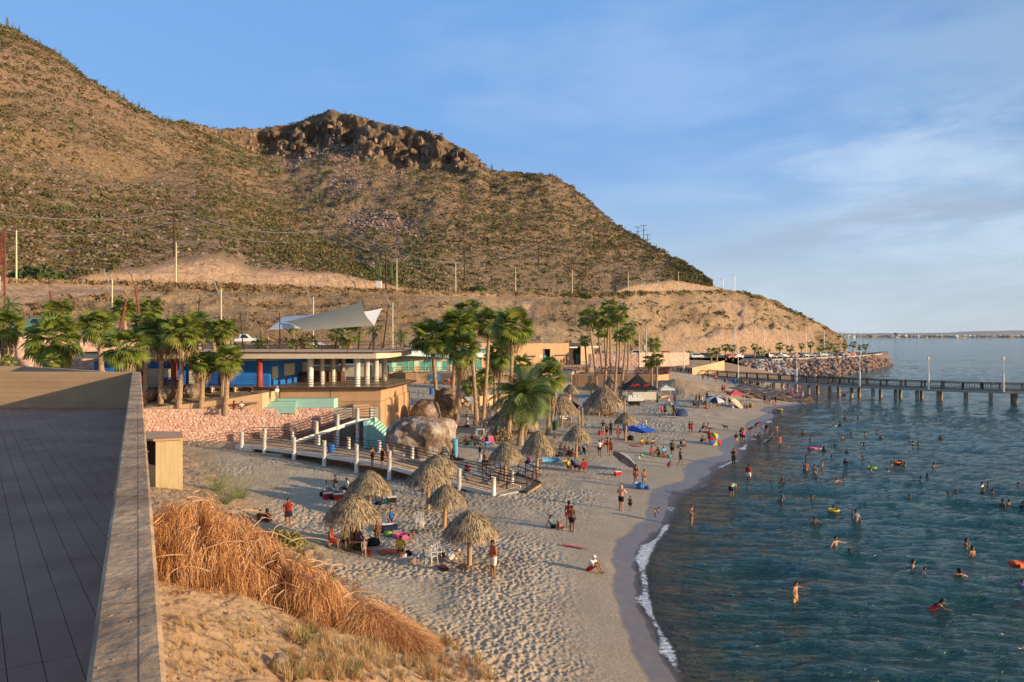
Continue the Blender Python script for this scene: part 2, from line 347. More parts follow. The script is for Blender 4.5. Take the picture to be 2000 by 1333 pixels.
# ---------------------------------------------------------------- sea
def sea_mat():
    m = bpy.data.materials.new('sea_water'); m.use_nodes = True; n, l = m.node_tree.nodes, m.node_tree.links; b = n['Principled BSDF']
    tc = n.new('ShaderNodeTexCoord'); at = n.new('ShaderNodeAttribute'); at.attribute_name = 'depth'; af = n.new('ShaderNodeAttribute'); af.attribute_name = 'foam'
    cr = n.new('ShaderNodeValToRGB'); mr = n.new('ShaderNodeMapRange'); l.new(at.outputs['Fac'], mr.inputs[0]); mr.inputs[2].default_value = 2.7; l.new(mr.outputs[0], cr.inputs[0])
    e = cr.color_ramp.elements; e[0].position = 0; e[0].color = (.075, .075, .066, 1); e[1].position = 1; e[1].color = (.004, .066, .068, 1)
    for p, c in ((.02, (.060, .070, .064)), (.06, (.042, .070, .066)), (.16, (.020, .066, .066)), (.60, (.009, .068, .066))):
        q = e.new(p); q.color = (*c, 1)
    nz = n.new('ShaderNodeTexNoise'); nz.inputs['Scale'].default_value = .05; nz.inputs['Detail'].default_value = 4; l.new(tc.outputs['Object'], nz.inputs['Vector'])
    mv = n.new('ShaderNodeMapRange'); l.new(nz.outputs[0], mv.inputs[0]); mv.inputs[1].default_value = .3; mv.inputs[2].default_value = .7; mv.inputs[3].default_value = .78; mv.inputs[4].default_value = 1.25
    vm = n.new('ShaderNodeVectorMath'); vm.operation = 'SCALE'; l.new(cr.outputs[0], vm.inputs[0]); l.new(mv.outputs[0], vm.inputs['Scale'])
    # foam
    nf = n.new('ShaderNodeTexNoise'); nf.inputs['Scale'].default_value = 3.2; nf.inputs['Detail'].default_value = 7; nf.inputs['Roughness'].default_value = .7; l.new(tc.outputs['Object'], nf.inputs['Vector'])
    vo = n.new('ShaderNodeTexVoronoi'); vo.feature = 'DISTANCE_TO_EDGE'; vo.inputs['Scale'].default_value = 3.4; l.new(tc.outputs['Object'], vo.inputs['Vector'])
    fa = n.new('ShaderNodeMath'); fa.operation = 'MULTIPLY_ADD'; l.new(nf.outputs[0], fa.inputs[0]); fa.inputs[1].default_value = .8; l.new(af.outputs['Fac'], fa.inputs[2])
    fs = n.new('ShaderNodeMath'); fs.operation = 'MULTIPLY_ADD'; l.new(vo.outputs[0], fs.inputs[0]); fs.inputs[1].default_value = -.5; l.new(fa.outputs[0], fs.inputs[2])
    fm = n.new('ShaderNodeMapRange'); fm.interpolation_type = 'SMOOTHSTEP'; l.new(fs.outputs[0], fm.inputs[0]); fm.inputs[1].default_value = .72; fm.inputs[2].default_value = .98
    mx = n.new('ShaderNodeMix'); mx.data_type = 'RGBA'; l.new(fm.outputs[0], mx.inputs[0]); l.new(vm.outputs[0], mx.inputs[6]); mx.inputs[7].default_value = (.80, .80, .78, 1)
    l.new(mx.outputs[2], b.inputs['Base Color'])
    rr = n.new('ShaderNodeMapRange'); l.new(fm.outputs[0], rr.inputs[0]); rr.inputs[3].default_value = .07; rr.inputs[4].default_value = .9; l.new(rr.outputs[0], b.inputs['Roughness'])
    b.inputs['IOR'].default_value = 1.33; b.inputs['Specular IOR Level'].default_value = .30
    # small ripples
    mp = n.new('ShaderNodeMapping'); mp.inputs['Rotation'].default_value = (0, 0, R(-14)); mp.inputs['Scale'].default_value = (.75, 2.3, 1); l.new(tc.outputs['Object'], mp.inputs[0])
    r1 = n.new('ShaderNodeTexNoise'); r1.inputs['Scale'].default_value = 1.7; r1.inputs['Detail'].default_value = 4; r1.inputs['Roughness'].default_value = .62; r1.inputs['Distortion'].default_value = .6; l.new(mp.outputs[0], r1.inputs['Vector'])
    bp = n.new('ShaderNodeBump'); bp.inputs['Strength'].default_value = 1; bp.inputs['Distance'].default_value = .55; l.new(r1.outputs[0], bp.inputs['Height']); l.new(bp.outputs[0], b.inputs['Normal'])
    tr = n.new('ShaderNodeBsdfTransparent'); ms = n.new('ShaderNodeMixShader')
    am = n.new('ShaderNodeMapRange'); am.interpolation_type = 'SMOOTHSTEP'; l.new(at.outputs['Fac'], am.inputs[0]); am.inputs[1].default_value = -.02; am.inputs[2].default_value = .22; am.inputs[3].default_value = .25; am.inputs[4].default_value = 1
    ad = n.new('ShaderNodeMath'); ad.operation = 'MAXIMUM'; l.new(am.outputs[0], ad.inputs[0]); l.new(fm.outputs[0], ad.inputs[1])
    l.new(ad.outputs[0], ms.inputs[0]); l.new(tr.outputs[0], ms.inputs[1]); l.new(b.outputs[0], ms.inputs[2]); l.new(ms.outputs[0], n['Material Output'].inputs[0])
    return m
def seaz(x, y, dep):
    c, s = math.cos(R(-14)), math.sin(R(-14)); u = x*c+y*s; v = -x*s+y*c
    a = np.clip(dep/.9, .22, 1)
    w = (fbm(u*.10, v*.30, 3, 41)-.5)*.52+(fbm(u*.35, v*.95+fbm(u*.2, v*.2, 2, 4)*2, 3, 47)-.5)*.26
    return w*a
sd_ = dsteps(16, 300, 1.5); sd_ = np.concatenate([sd_, 300*np.exp(np.linspace(.03, math.log(15000/300), 60))])
sp = np.concatenate([np.arange(-900, 1150, 60), np.arange(1150, 2060, 4.5), np.arange(2070, 4200, 40)])
P, D = np.meshgrid(sp, sd_); X = (P-1000)/F*D; Y = D
dep = np.where((Y < 320) & (X < 160), -gz(X, Y), 4.0); dep = np.where(Y > 260, 4.0, dep); dep = np.clip(dep, -3, 4)
dep = np.where((X < 0) & (Y > 150), -3, dep)
Z = seaz(X, Y, dep)
bandf = np.exp(-((dep-.055-.05*fbm(X*.15, Y*.15, 2, 6))/.038)**2)
patch = np.clip((vn(X*.23+3, Y*.17, 9)-.42)*3.2, 0, 1)
foam = np.clip(bandf*(.08+.50*patch), 0, 1)
foam += .30*np.exp(-((dep-.32)/.10)**2)*np.clip((vn(X*.09+7, Y*.16, 19)-.62)*5, 0, 1)
for fx, fy, fr in ((1415,840,0),(1497,823,2.2),(1485,815,1.6),(1438,876,1.2),(1376,918,1.6),(1408,897,1.2),(1325,958,1.1),(1303,992,1.5),(1280,1025,1.1),(1240,1172,1.3),(1470,858,1.5),(1258,1070,1.3),(1248,1092,1.1),(1228,1130,1.0),(1300,1272,1.0),(1286,1005,1.0)):
    q = G(fx, fy, 0)
    if fr: foam += .50*np.exp(-(((X-q.x)**2+((Y-q.y)*.45)**2)/(fr*.55)**2))
rrg = np.linspace(0, 1, 2)
tag(grid_mesh('sea', X, Y, Z, sea_mat(), attrs={'depth': dep, 'foam': foam}), 'teal rippled sea of the bay, with foam where it meets the sand', 'sea', kind='structure')
# ---------------------------------------------------------------- hills
KX = [-900,0,32,345,500,650,775,890,1007,1118,1227,1325,1393,1425,1455,1500,1560,1600,1640,1655]
DB = [100,130,133,163,180,200,217,237,260,277,300,335,358,366,375,382,392,398,404,405]
YB = [500,545,548,554,558,562,566.5,570,571,573.5,572,569.5,568,569,571,588,612,633,657,672]
RX = [-900,0,480,800,1150,1380,1640,1655]; RD = [75,105,125,165,215,300,385,392]; RZ = [15,13.2,10.9,8.5,6.2,4.8,4.2,4.2]
SX = [-900,-300,0,40,100,200,260,315,345,380,450,520,560,600,640,700,760,810,860,900,930,948,955,1000,1050,1090,1120,1150,1200,1250,1300,1350,1390,1400,1455,1655]
SY = [-260,-60,60,70,104,170,205,230,236,243,249,249,242,226,212,222,238,252,266,288,305,325,337,338,341,348,368,395,437,462,492,520,550,568,570,671]
SDx = [-900,0,200,315,380,450,520,640,760,900,955,1000,1090,1200,1300,1390,1400,1455,1655]; SD = [250,330,360,395,440,520,550,540,520,510,505,540,540,480,430,375,366,380,410]
VX = [-900,0,200,300,380,450,560,660,760,850,1000,1090,1200,1300,1390,1400,1455,1655]
VD = [170,215,250,300,400,385,335,287,243,330,370,390,390,385,372,364,378,408]; VY = [120,330,360,345,300,345,430,497,545,440,440,445,490,527,556,568,570.5,671.5]
cols = np.concatenate([np.arange(-900, -40, 20), np.arange(-40, 1655, 2.6), [1655]])
def it(xs, ys): return np.interp(cols, xs, ys)
zof = lambda y, D: HC-(y-HOR)/F*D
rd = it(RX, RD); rz = it(RX, RZ); bd = np.maximum(it(KX, DB), rd+4); bz = zof(it(KX, YB), bd)
bd2 = bd+np.interp(cols, [-900, 1200, 1393, 1455], [11, 11, 5, 2]); bz2 = bz+.1
vd = np.maximum(it(VX, VD), bd2+1); vz = zof(it(VX, VY), vd)
ssd = np.maximum(it(SDx, SD), vd+.6); sz = zof(it(SX, SY), ssd)
def gsm(a, w=26):
    kk = np.exp(-np.linspace(-2.2, 2.2, 2*w+1)**2); kk /= kk.sum(); return np.convolve(np.pad(a, w, mode='edge'), kk, mode='valid')
_lim = cols < 1380
vd = np.where(_lim, gsm(vd), vd); vz = np.where(_lim, gsm(vz), vz); _s = gsm(ssd); _ys = HOR-(sz-HC)*F/ssd; ssd = np.where(_lim, _s, ssd); sz = zof(_ys, ssd)
vd = np.maximum(vd, bd2+1); ssd = np.maximum(ssd, vd+.6)
# a fresh cut bank above the bench road
cutw = np.clip(1-np.abs(cols-470)/330, 0, 1)**.6*8+np.clip(1-np.abs(cols-1310)/110, 0, 1)**.5*6
cd = bd2+cutw*.7+.5; cz = bz2+cutw*.62*(.95+.7*fbm(cols*.012, cols*0, 2, 17))+.1
vd = np.maximum(vd, cd+1); ssd = np.maximum(ssd, vd+.6); vz = np.maximum(vz, cz+.2); sz = np.maximum(sz, vz+.1)
cl = np.interp(cols, [330, 400, 560, 900, 950, 1000], [0, .35, 1, 1, .3, 0])     # where the crest is a cliff
ddc = ssd-(ssd-vd)*(.10*cl+.06*(1-cl)); dzc = sz-(sz-vz)*(.30*cl+.07*(1-cl))
segs = [(rd-6, rz, 0), (rd, rz, 4), (bd-2.5, bz-1.6, 52), (bd, bz, 5), (bd2, bz2, 6), (cd, cz, 12), (vd, vz, 84), (ddc, dzc, 66), (ssd, sz, 26), (ssd+6, sz-.8, 3), (ssd+60, sz-24, 6), (ssd+300, sz*0-2, 6)]
rowsD = [segs[0][0]]; rowsZ = [segs[0][1]]; rowT = [0]
for (d0, z0, _), (d1, z1, n_s), si in zip(segs[:-1], segs[1:], range(1, 99)):
    for q in range(1, n_s+1):
        t = q/n_s; rowsD.append(d0+(d1-d0)*t); rowsZ.append(z0+(z1-z0)*t); rowT.append(si-1+t)
HD = np.array(rowsD); HZ = np.array(rowsZ); RT = np.array(rowT)[:, None]+0*HD
# bends of the profile rounded across rows where it is open slope
for _ in range(3):
    a = HZ.copy(); a[60:-8] = (HZ[59:-9]+HZ[60:-8]*2+HZ[61:-7])/4; HZ = a
CX = cols[None, :]+0*HD
HX = (CX-1000)/F*HD; HY = HD.copy()
sdist = np.clip((RT-5)/1.2, 0, 1)*(1-np.clip((RT-8.6)/.6, 0, 1))
cliffw = np.clip(1-np.abs(RT-7.5)/.62, 0, 1)*cl[None, :]
low = np.clip((RT-1.0)/.4, 0, 1)*(1-np.clip((RT-1.8)/.2, 0, 1))
g1 = fbm(HX*.018, HZ*.018+HY*.006, 4, 101)-.5; g2 = fbm(HX*.09, HY*.05+HZ*.09, 4, 103)-.5; g3 = fbm(HX*.35, HZ*.5, 3, 105)-.5
ter = np.abs(((RT-1)*3.1+fbm(HX*.02, HX*.0, 2, 7)*1.5) % 1-.5)*2
blk = np.minimum(worley(HX*.075+g2, HZ*.10, 109), .75)-.4; blk2 = np.minimum(worley(HX*.19, HZ*.23+g2, 119), .75)-.4
dD = sdist*(-g1*26*np.clip((HD-bd[None])/120, 0, 1)-g2*6-g3*1.6)+low*(-g2*5-g3*1.8)+cliffw*(blk*24+blk2*10)
dZ = sdist*(g2*3.5+g3*1.1)*(1-np.clip((RT-7.7)/.3, 0, 1)*.55)+low*(g2*2.2+g3*.9+(ter-.5)*1.0)+cliffw*(-blk*4)
cliffb = np.clip(1-np.abs(RT-4.6)/.5, 0, 1); dD = dD+cliffb*(-g2*4-g3*2)
# pink road cut above the lower road at the far end
pc = np.exp(-((CX-1460)/95)**2)*np.clip(1-(RT-1)/.42, 0, 1)*np.clip(RT-.9, 0, 1)
HD2 = HD+dD+pc*0; HX = (CX-1000)/F*HD2; HY = HD2; HZ = HZ+dZ
HZ = np.where((RT > 1) & (RT < 1.9), HZ+(g2*6+np.exp(-((CX-1460)/120)**2)*(5.5+4*fbm(CX*.03, CX*0, 3, 14)))*np.exp(-((CX-1460)/120)**4)*np.clip((RT-1)/.12, 0, 1)*(1-np.clip((RT-1.15)/.75, 0, 1))*np.where(True, 1, 0), HZ)
pink = np.clip(np.exp(-((CX-1465)/112)**6)*np.clip(1-(RT-1.12-fbm(CX*.035, CX*0, 3, 14)*.2)/.06, 0, 1)*(RT > .98)*1.2, 0, 1)
pink = np.maximum(pink, np.clip(1-np.abs(RT-4.55)/.72, 0, 1)*np.clip(cutw[None]/3, 0, 1)*1.4)
pink = np.maximum(pink, np.clip((fbm(HX*.05, HZ*.09, 3, 71)-.52)*6, 0, .8)*(RT > 1)*(RT < 2.7))
screeM = np.zeros_like(HD); imy = HOR-(HZ-HC)*F/HD2
for sx0, sy0, sx1, sy1, sw0, sw1 in ((665,285,690,355,18,42), (640,300,560,300,16,40), (765,375,770,450,12,62), (820,460,700,430,10,30), (660,330,655,385,35,12)):
    L = math.hypot(sx1-sx0, sy1-sy0); ux, uy = (sx1-sx0)/L, (sy1-sy0)/L
    tt = np.clip(((CX-sx0)*ux+(imy-sy0)*uy)/L, 0, 1); dd = np.hypot(CX-(sx0+ux*L*tt), imy-(sy0+uy*L*tt)); screeM = np.maximum(screeM, np.clip(1.3-dd/(sw0+(sw1-sw0)*tt), 0, 1))
screeM = np.clip(screeM*(RT > 5)+(fbm(HX*.05, HZ*.05, 3, 55)-.62)*2.2*sdist, 0, 1)
def hill_mat():
    m = bpy.data.materials.new('hillside_earth'); m.use_nodes = True; n, l = m.node_tree.nodes, m.node_tree.links; b = n['Principled BSDF']
    tc = n.new('ShaderNodeTexCoord')
    def attr(a):
        q = n.new('ShaderNodeAttribute'); q.attribute_name = a; return q.outputs['Fac']
    def noise(sc, det=6, r=.65):
        q = n.new('ShaderNodeTexNoise'); q.inputs['Scale'].default_value = sc; q.inputs['Detail'].default_value = det; q.inputs['Roughness'].default_value = r; l.new(tc.outputs['Object'], q.inputs['Vector']); return q.outputs[0]
    def ramp(v, *st):
        q = n.new('ShaderNodeValToRGB'); l.new(v, q.inputs[0]); e = q.color_ramp.elements; e[0].position = st[0][0]; e[0].color = (*st[0][1], 1); e[1].position = st[-1][0]; e[1].color = (*st[-1][1], 1)
        for p, c in st[1:-1]: k_ = e.new(p); k_.color = (*c, 1)
        return q.outputs[0]
    def mix(f, a, b_):
        q = n.new('ShaderNodeMix'); q.data_type = 'RGBA'; l.new(f, q.inputs[0]); l.new(a, q.inputs[6]); l.new(b_, q.inputs[7]); return q.outputs[2]
    soil = ramp(noise(.9, 9, .75), (.32, (.13, .085, .05)), (.47, (.255, .17, .098)), (.60, (.355, .245, .15)), (.72, (.47, .35, .245)))
    grass = ramp(noise(.6, 8, .7), (.35, (.36, .235, .135)), (.65, (.54, .38, .23)))
    pinkc = ramp(noise(.8, 8, .7), (.36, (.33, .215, .135)), (.5, (.50, .33, .225)), (.64, (.60, .43, .31)))
    rock = ramp(noise(.35, 9, .72), (.35, (.07, .052, .036)), (.50, (.19, .128, .082)), (.65, (.31, .215, .145)))
    c = mix(attr('dry'), soil, grass); c = mix(attr('scree'), c, ramp(noise(1.6, 6, .75), (.38, (.16, .10, .08)), (.62, (.44, .29, .225)))); c = mix(attr('pink'), c, pinkc); c = mix(attr('cliff'), c, rock)
    l.new(c, b.inputs['Base Color']); b.inputs['Roughness'].default_value = .95; b.inputs['Specular IOR Level'].default_value = .1
    bp = n.new('ShaderNodeBump'); bp.inputs['Strength'].default_value = 1; bp.inputs['Distance'].default_value = 1.5; l.new(noise(.9, 8, .7), bp.inputs['Height']); l.new(bp.outputs[0], b.inputs['Normal'])
    return m
dry = np.clip(1-np.clip((RT-4.0)/.8, 0, 1)+(RT > 99), 0, 1)*np.clip(.35+(fbm(HX*.07, HZ*.1, 4, 61)-.45)*4, 0, 1)
hill_o = tag(grid_mesh('hills', HX, HY, HZ, hill_mat(), attrs={'dry': dry, 'pink': np.clip(pink, 0, 1), 'scree': screeM, 'cliff': np.clip(cliffw*1.6, 0, 1)}), 'dry brown desert hills with a rocky crest above a bench road', 'hill', kind='structure')
# lower road and car park: sheet from the platforms to the foot of the hill
m_road = mat('asphalt_dusty', (.16, .13, .11), .9, .2, .4)
cs = np.arange(-900, 1700, 12.); rdx = np.interp(cs, RX, RD); rzx = np.interp(cs, RX, RZ)
wd = np.interp(cs, [-900, 480, 1150, 1380, 1640], [16, 18, 14, 30, 40]); 
A = np.stack([rdx-wd, rdx-wd*.5, rdx+1]); X = (cs[None]-1000)/F*A
tag(grid_mesh('road', X, A, np.stack([rzx-.0, rzx, rzx+.02])+.03, m_road), 'dusty coastal road along the foot of the hill', 'road', kind='structure')
# ================================================================ materials of the built things
M = {}
M['peach'] = mat('peach_render', (.52, .31, .17), .9, .08, .7, .004, 30)
M['peach_light'] = mat('peach_light_render', (.60, .38, .22), .9, .07, .7, .004, 30)
M['concrete'] = mat('board_marked_concrete', (.42, .275, .155), .95, .09, 1.2, .008, 6, stretch=(.5, .5, 1.6))
M['coping'] = mat('worn_concrete_coping', (.60, .39, .22), .95, .2, 1.6, .03, 9, col2=(.27, .17, .10))
M['tile'] = mat('terrace_floor_slab', (.28, .145, .09), .9, .14, .7, .006, 18, col2=(.37, .21, .14))
M['grout'] = mat('terrace_joint', (.13, .08, .06), .95, .1)
M['white'] = mat('white_paint', (.72, .68, .61), .6, .06, 2.0)
M['white2'] = mat('weathered_white_paint', (.60, .55, .47), .7, .12, 3.0)
M['brown_steel'] = mat('brown_painted_steel', (.075, .033, .024), .5, .15, 4)
M['rust'] = mat('rusty_red_steel', (.23, .055, .03), .6, .2, 3)
M['red_col'] = mat('brick_red_paint', (.33, .06, .035), .6, .1)
M['blue'] = mat('cobalt_blue_paint', (.02, .18, .60), .6, .08)
M['blue2'] = mat('navy_blue_paint', (.01, .08, .34), .6, .08)
M['deck'] = mat('timber_deck_boards', (.36, .26, .17), .9, .2, 1.5, .004, 12)
M['floor'] = mat('polished_terrace_floor', (.33, .27, .20), .35, .08, .6)
M['beige'] = mat('beige_soffit', (.60, .50, .37), .9, .06)
M['mint'] = mat('mint_green_paint', (.34, .56, .47), .8, .06)
M['mint_glass'] = mat('green_tinted_glass', (.07, .25, .22), .12, .12, 1.0, spec=.7)
M['pale_roof'] = mat('pale_metal_roof', (.64, .68, .58), .7, .05)
M['pinkstone'] = mat('pink_wall_stone', (.54, .30, .23), .9, .2, 1.2, .01, 14, col2=(.70, .48, .40), isl=.5)
M['mortar'] = mat('pale_mortar', (.52, .34, .26), .95, .06)
M['darkglass'] = mat('dark_opening', (.02, .022, .02), .3, .1)
M['creamw'] = mat('cream_shutter', (.62, .60, .50), .7, .05)
M['soil'] = mat('planter_soil', (.27, .195, .13), .95, .25, .8, .05, 5)
M['black'] = mat('black_plastic', (.012, .012, .013), .5, .1)
M['fabric'] = mat('sail_fabric', (.66, .53, .34), .85, .05, .5, trans=.3)
M['wood'] = mat('peeled_log', (.42, .25, .13), .85, .2, 3, .01, 9, stretch=(4, 4, .4))
M['creampole'] = mat('cream_pole_paint', (.68, .62, .40), .6, .06)
M['grey_metal'] = mat('galvanised_steel', (.42, .43, .44), .45, .1, metallic=.4)
M['polewood'] = mat('dark_wooden_pole', (.065, .04, .028), .9, .2)
M['rock'] = mat('reddish_angular_rock', (.20, .125, .09), .95, .25, 1.2, .05, 5, col2=(.36, .245, .185))
M['rock_grey'] = mat('grey_broken_rock', (.30, .27, .24), .95, .25, 1.2, .05, 5, col2=(.48, .44, .40))
M['concrete_grey'] = mat('grey_concrete', (.40, .36, .30), .9, .12, .8, .006, 14)
M['kiosk'] = mat('yellow_ochre_render', (.50, .38, .21), .9, .1, 1.2, .01, 16, stretch=(5, 5, .5))
def poly_box(name, poly, z0, z1, m, parent=None, **kw): return MB().prism(poly, z0, z1).build(name, m, parent, **kw)
def P2(px, D): return ((px-1000)/F*D, D)
# ================================================================ terrace roof in the foreground (the viewer leans over its parapet)
ZT, ZF = HC-1.4, HC-2.8
ux, uy = -.4775, 1.0
def inner(y): return -.21+ux*y
def outer(y): return .12+ux*y
terr = empty('terrace_building', (-14, 15, 0), label='concrete roof terrace in the left foreground with a thick board-marked parapet', cat='building')
terr.location = (0, 0, 0)
poly_box('building_mass', [(outer(-4), -4), (outer(30.3), 30.3), (-60, 30.3), (-60, -4)], -1, ZF-.08, M['concrete'], terr)
pp = MB().prism([(inner(-4), -4), (outer(-4), -4), (outer(30.2), 30.2), (inner(30.2), 30.2)], ZF-.3, ZT)
par = pp.build('parapet', M['coping'], terr, bevel=.022)
for y in np.arange(1.5, 30, 2.6): MB().box((inner(y)+.165, y, ZT+.001), (.24, .006, .003), rz=.25).build('coping_joint', M['grout'], terr)
MB().prism([(inner(-4)+.215, -4), (inner(-4)+.218, -4), (inner(17)+.218, 17), (inner(17)+.215, 17)], ZT-.01, ZT+.0015).build('coping_seam', M['grout'], terr)
# worn plaster lumps along the coping
lump = MB()
for i in range(60):
    y = random.uniform(1.8, 26); w_ = random.uniform(.006, .022); lump.ball((outer(y)-random.uniform(.01, .30), y, ZT-.002), (w_, w_*random.uniform(.8, 2.5), .006), 7, 4, .25)
tag(lump.build('coping_grit', mat('grit_plaster', (.38, .26, .16), .95, .2), terr), kind='stuff')
bw = empty('back_wall'); bw.parent = terr
MB().prism([(inner(30.2)+.05, 30.2), (inner(30.2)+.05, 30.55), (-60, 30.55), (-60, 30.2)], ZF-.3, ZT).build('wall_core', M['concrete'], bw, bevel=.02)
for k_ in range(7):         # board marks: shallow strips left by the formwork
    MB().box((-37.3, 30.195, ZF+.12+k_*.195), (45.3, .008+.002*(k_ % 3), .189)).build('board_strip', M['concrete'], bw)
MB().prism([P2(43, 38), P2(194, 32.7), (P2(194, 32.7)[0]+.1, 33.1), (P2(43, 38)[0]+.1, 38.4)], 8, HC-1.5).build('rear_parapet', M['concrete'], terr)
MB().prism([P2(43, 38), P2(43, 38.5), P2(-700, 38.5), P2(-700, 38)], 8, HC-1.49).build('rear_parapet', M['concrete'], terr)
MB().prism([(inner(30.6), 30.6), (-60, 30.6), (-60, 38), P2(43, 38), P2(194, 32.7)], 8, 10.2).build('rear_roof', M['concrete_grey'], terr)
# floor slabs, clipped to the terrace
def clip(poly, a, b):       # keep the part left of a->b
    out = []; n = len(poly)
    f = lambda p: (b[0]-a[0])*(p[1]-a[1])-(b[1]-a[1])*(p[0]-a[0])
    for i in range(n):
        p, q = poly[i], poly[(i+1) % n]; fp, fq = f(p), f(q)
        if fp >= 0: out.append(p)
        if fp*fq < 0: t = fp/(fp-fq); out.append((p[0]+(q[0]-p[0])*t, p[1]+(q[1]-p[1])*t))
    return out
floor = empty('terrace_floor'); floor.parent = terr
MB().prism([(inner(-4)-.004, -4), (inner(30.18)-.004, 30.18), (-60, 30.18), (-60, -4)], ZF-.1, ZF-.02).build('floor_bed', M['grout'], floor)
dvec = Vector((-.57, .822)); pvec = Vector((.822, .57)); nt_ = 0
o0 = Vector(((15-1000)/F*(2.8*F/677), 2.8*F/677))
for i in range(-90, 70):
    for j in range(-6, 13):
        a = o0+pvec*(i*.262)+dvec*(j*3.4+((i % 2)*0)+.3); g_ = .0035
        q = [a+pvec*g_+dvec*g_, a+pvec*(.262-g_)+dvec*g_, a+pvec*(.262-g_)+dvec*(3.4-g_), a+pvec*g_+dvec*(3.4-g_)]
        c_ = (q[0]+q[2])/2
        if c_.y < 2.5 or c_.x < -.66*c_.y-2.0 or c_.y > 33: continue
        poly = [(v.x, v.y) for v in q]
        poly = clip(poly, (inner(-4)-.01, -4), (inner(30)-.01, 30)); poly = clip(poly, (10, 30.18), (-60, 30.18)) if poly else poly
        if len(poly) < 3: continue
        dz_ = random.uniform(-.003, .003)
        MB().prism(poly, ZF-.03, ZF+dz_*.5).build('slab', M['tile'], floor); nt_ += 1
print('tiles', nt_)
# ================================================================ kiosk by the terrace
ki = empty('utility_kiosk', (0, 0, 0), label='small ochre rendered utility hut with a louvred side on the bank beside the terrace', cat='hut')
a, b_ = P2(304, 48), P2(357, 48.7)
MB().prism([a, b_, P2(353, 51.4), P2(306, 51)], 2.5, 6.05).build('wall', M['kiosk'], ki)
MB().prism([P2(268, 48.9), (P2(304, 48)[0]-.01, 48.0), (P2(304, 48)[0]-.01, 51), P2(268, 51.6)], 2.5, 4.55).build('low_wall', M['kiosk'], ki)
MB().prism([P2(268, 49.2), (P2(304, 48)[0]-.03, 48.4), (P2(304, 48)[0]-.03, 50.8), P2(268, 51.2)], 4.56, 6.0).build('recess', M['darkglass'], ki)
for q in range(9):
    x_ = a[0]-.12-q*.13; MB().box((x_, 48.12+q*.1, 5.3), (.06, .06, 1.45)).build('louvre', M['polewood'], ki)
MB().prism([P2(262, 48.6), (a[0]-.05, 47.8), (b_[0]+.12, 48.5), P2(355, 51.7), P2(262, 52)], 6.06, 6.18).build('roof_slab', M['peach'], ki)
# ================================================================ pink stone wall
def stone_wall(name, x0, x1, depth0, depth1, zb, zt, label, cs_=(.33, .27), n_piece=0, kind=None):
    """irregular stones proud of a mortar core, from point x0 to x1 (photo columns) at their distances"""
    A_, B_ = Vector(P2(x0, depth0)), Vector(P2(x1, depth1)); L = (B_-A_).length; d = (B_-A_)/L; nrm = Vector((d.y, -d.x))
    zb_ = zb if isinstance(zb, tuple) else (zb, zb); zt_ = zt if isinstance(zt, tuple) else (zt, zt)
    w = empty(name, (0, 0, 0), label=label, cat='wall')
    back = [A_-nrm*.5, B_-nrm*.5]
    MB().prism([tuple(A_), tuple(B_), tuple(back[1]), tuple(back[0])], [zb_[0], zb_[1], zb_[1], zb_[0]], [zt_[0], zt_[1], zt_[1], zt_[0]]).build('mortar_core', M['mortar'], w)
    st = MB(); nx = int(L/cs_[0]); H = max(zt_[0]-zb_[0], zt_[1]-zb_[1]); nz_ = int(H/cs_[1]); rng = random.Random(hash(name) % 1000)
    for j in range(nz_):
        for i in range(nx):
            u = (i+.5+(j % 2)*.5+rng.uniform(-.3, .3))*cs_[0]; h = (j+.5+rng.uniform(-.28, .28))*cs_[1]
            if u > L-.1: continue
            t = u/L; zb0 = zb_[0]+(zb_[1]-zb_[0])*t; zt0 = zt_[0]+(zt_[1]-zt_[0])*t; z = zb0+h
            if z > zt0-.12: continue
            k_ = rng.choice((5, 6, 6, 7)); rx = cs_[0]*.5*rng.uniform(.75, 1.2); rz_ = cs_[1]*.48*rng.uniform(.75, 1.2); ph = rng.uniform(0, 6); pr = rng.uniform(.03, .09)
            V = []
            for lay, (sc_, dp) in enumerate(((1, 0), (.84, pr))):
                for q in range(k_):
                    an = ph+2*math.pi*q/k_; rr1 = 1+.12*math.sin(q*2.3+ph)
                    uu = u+rx*sc_*rr1*math.cos(an); zz = z+rz_*sc_*rr1*math.sin(an); p = A_+d*uu+nrm*dp
                    V.append((p.x, p.y, zz))
            st.add(V, [tuple(range(k_, 2*k_))]+[(q, (q+1) % k_, k_+(q+1) % k_, k_+q) for q in range(k_)])
    tag(st.build('stones', M['pinkstone'], w), kind='stuff')
    return w
stone_wall('stone_wall', 255, 652, 75, 80.2, (1.4, 1.0), (5.45, 5.1), 'pink stone retaining wall between the sand and the palm planter')
stone_wall('stone_wall', -60, 420, 88, 103, (8.5, 7), (13.35, 11.35), 'long pink stone wall edging the road behind the left palms', (.7, .5))
stone_wall('stone_wall', 1248, 1346, 182, 212, (5.0, 4.6), (8.6, 7.9), 'pink stone wall sloping beside the road above the pier entrance', (.8, .55))
stone_wall('stone_wall', 1150, 1246, 180, 181, (4, 4), (8.3, 8.3), 'shaded maroon stone wall behind the tall palm cluster', (.8, .55))
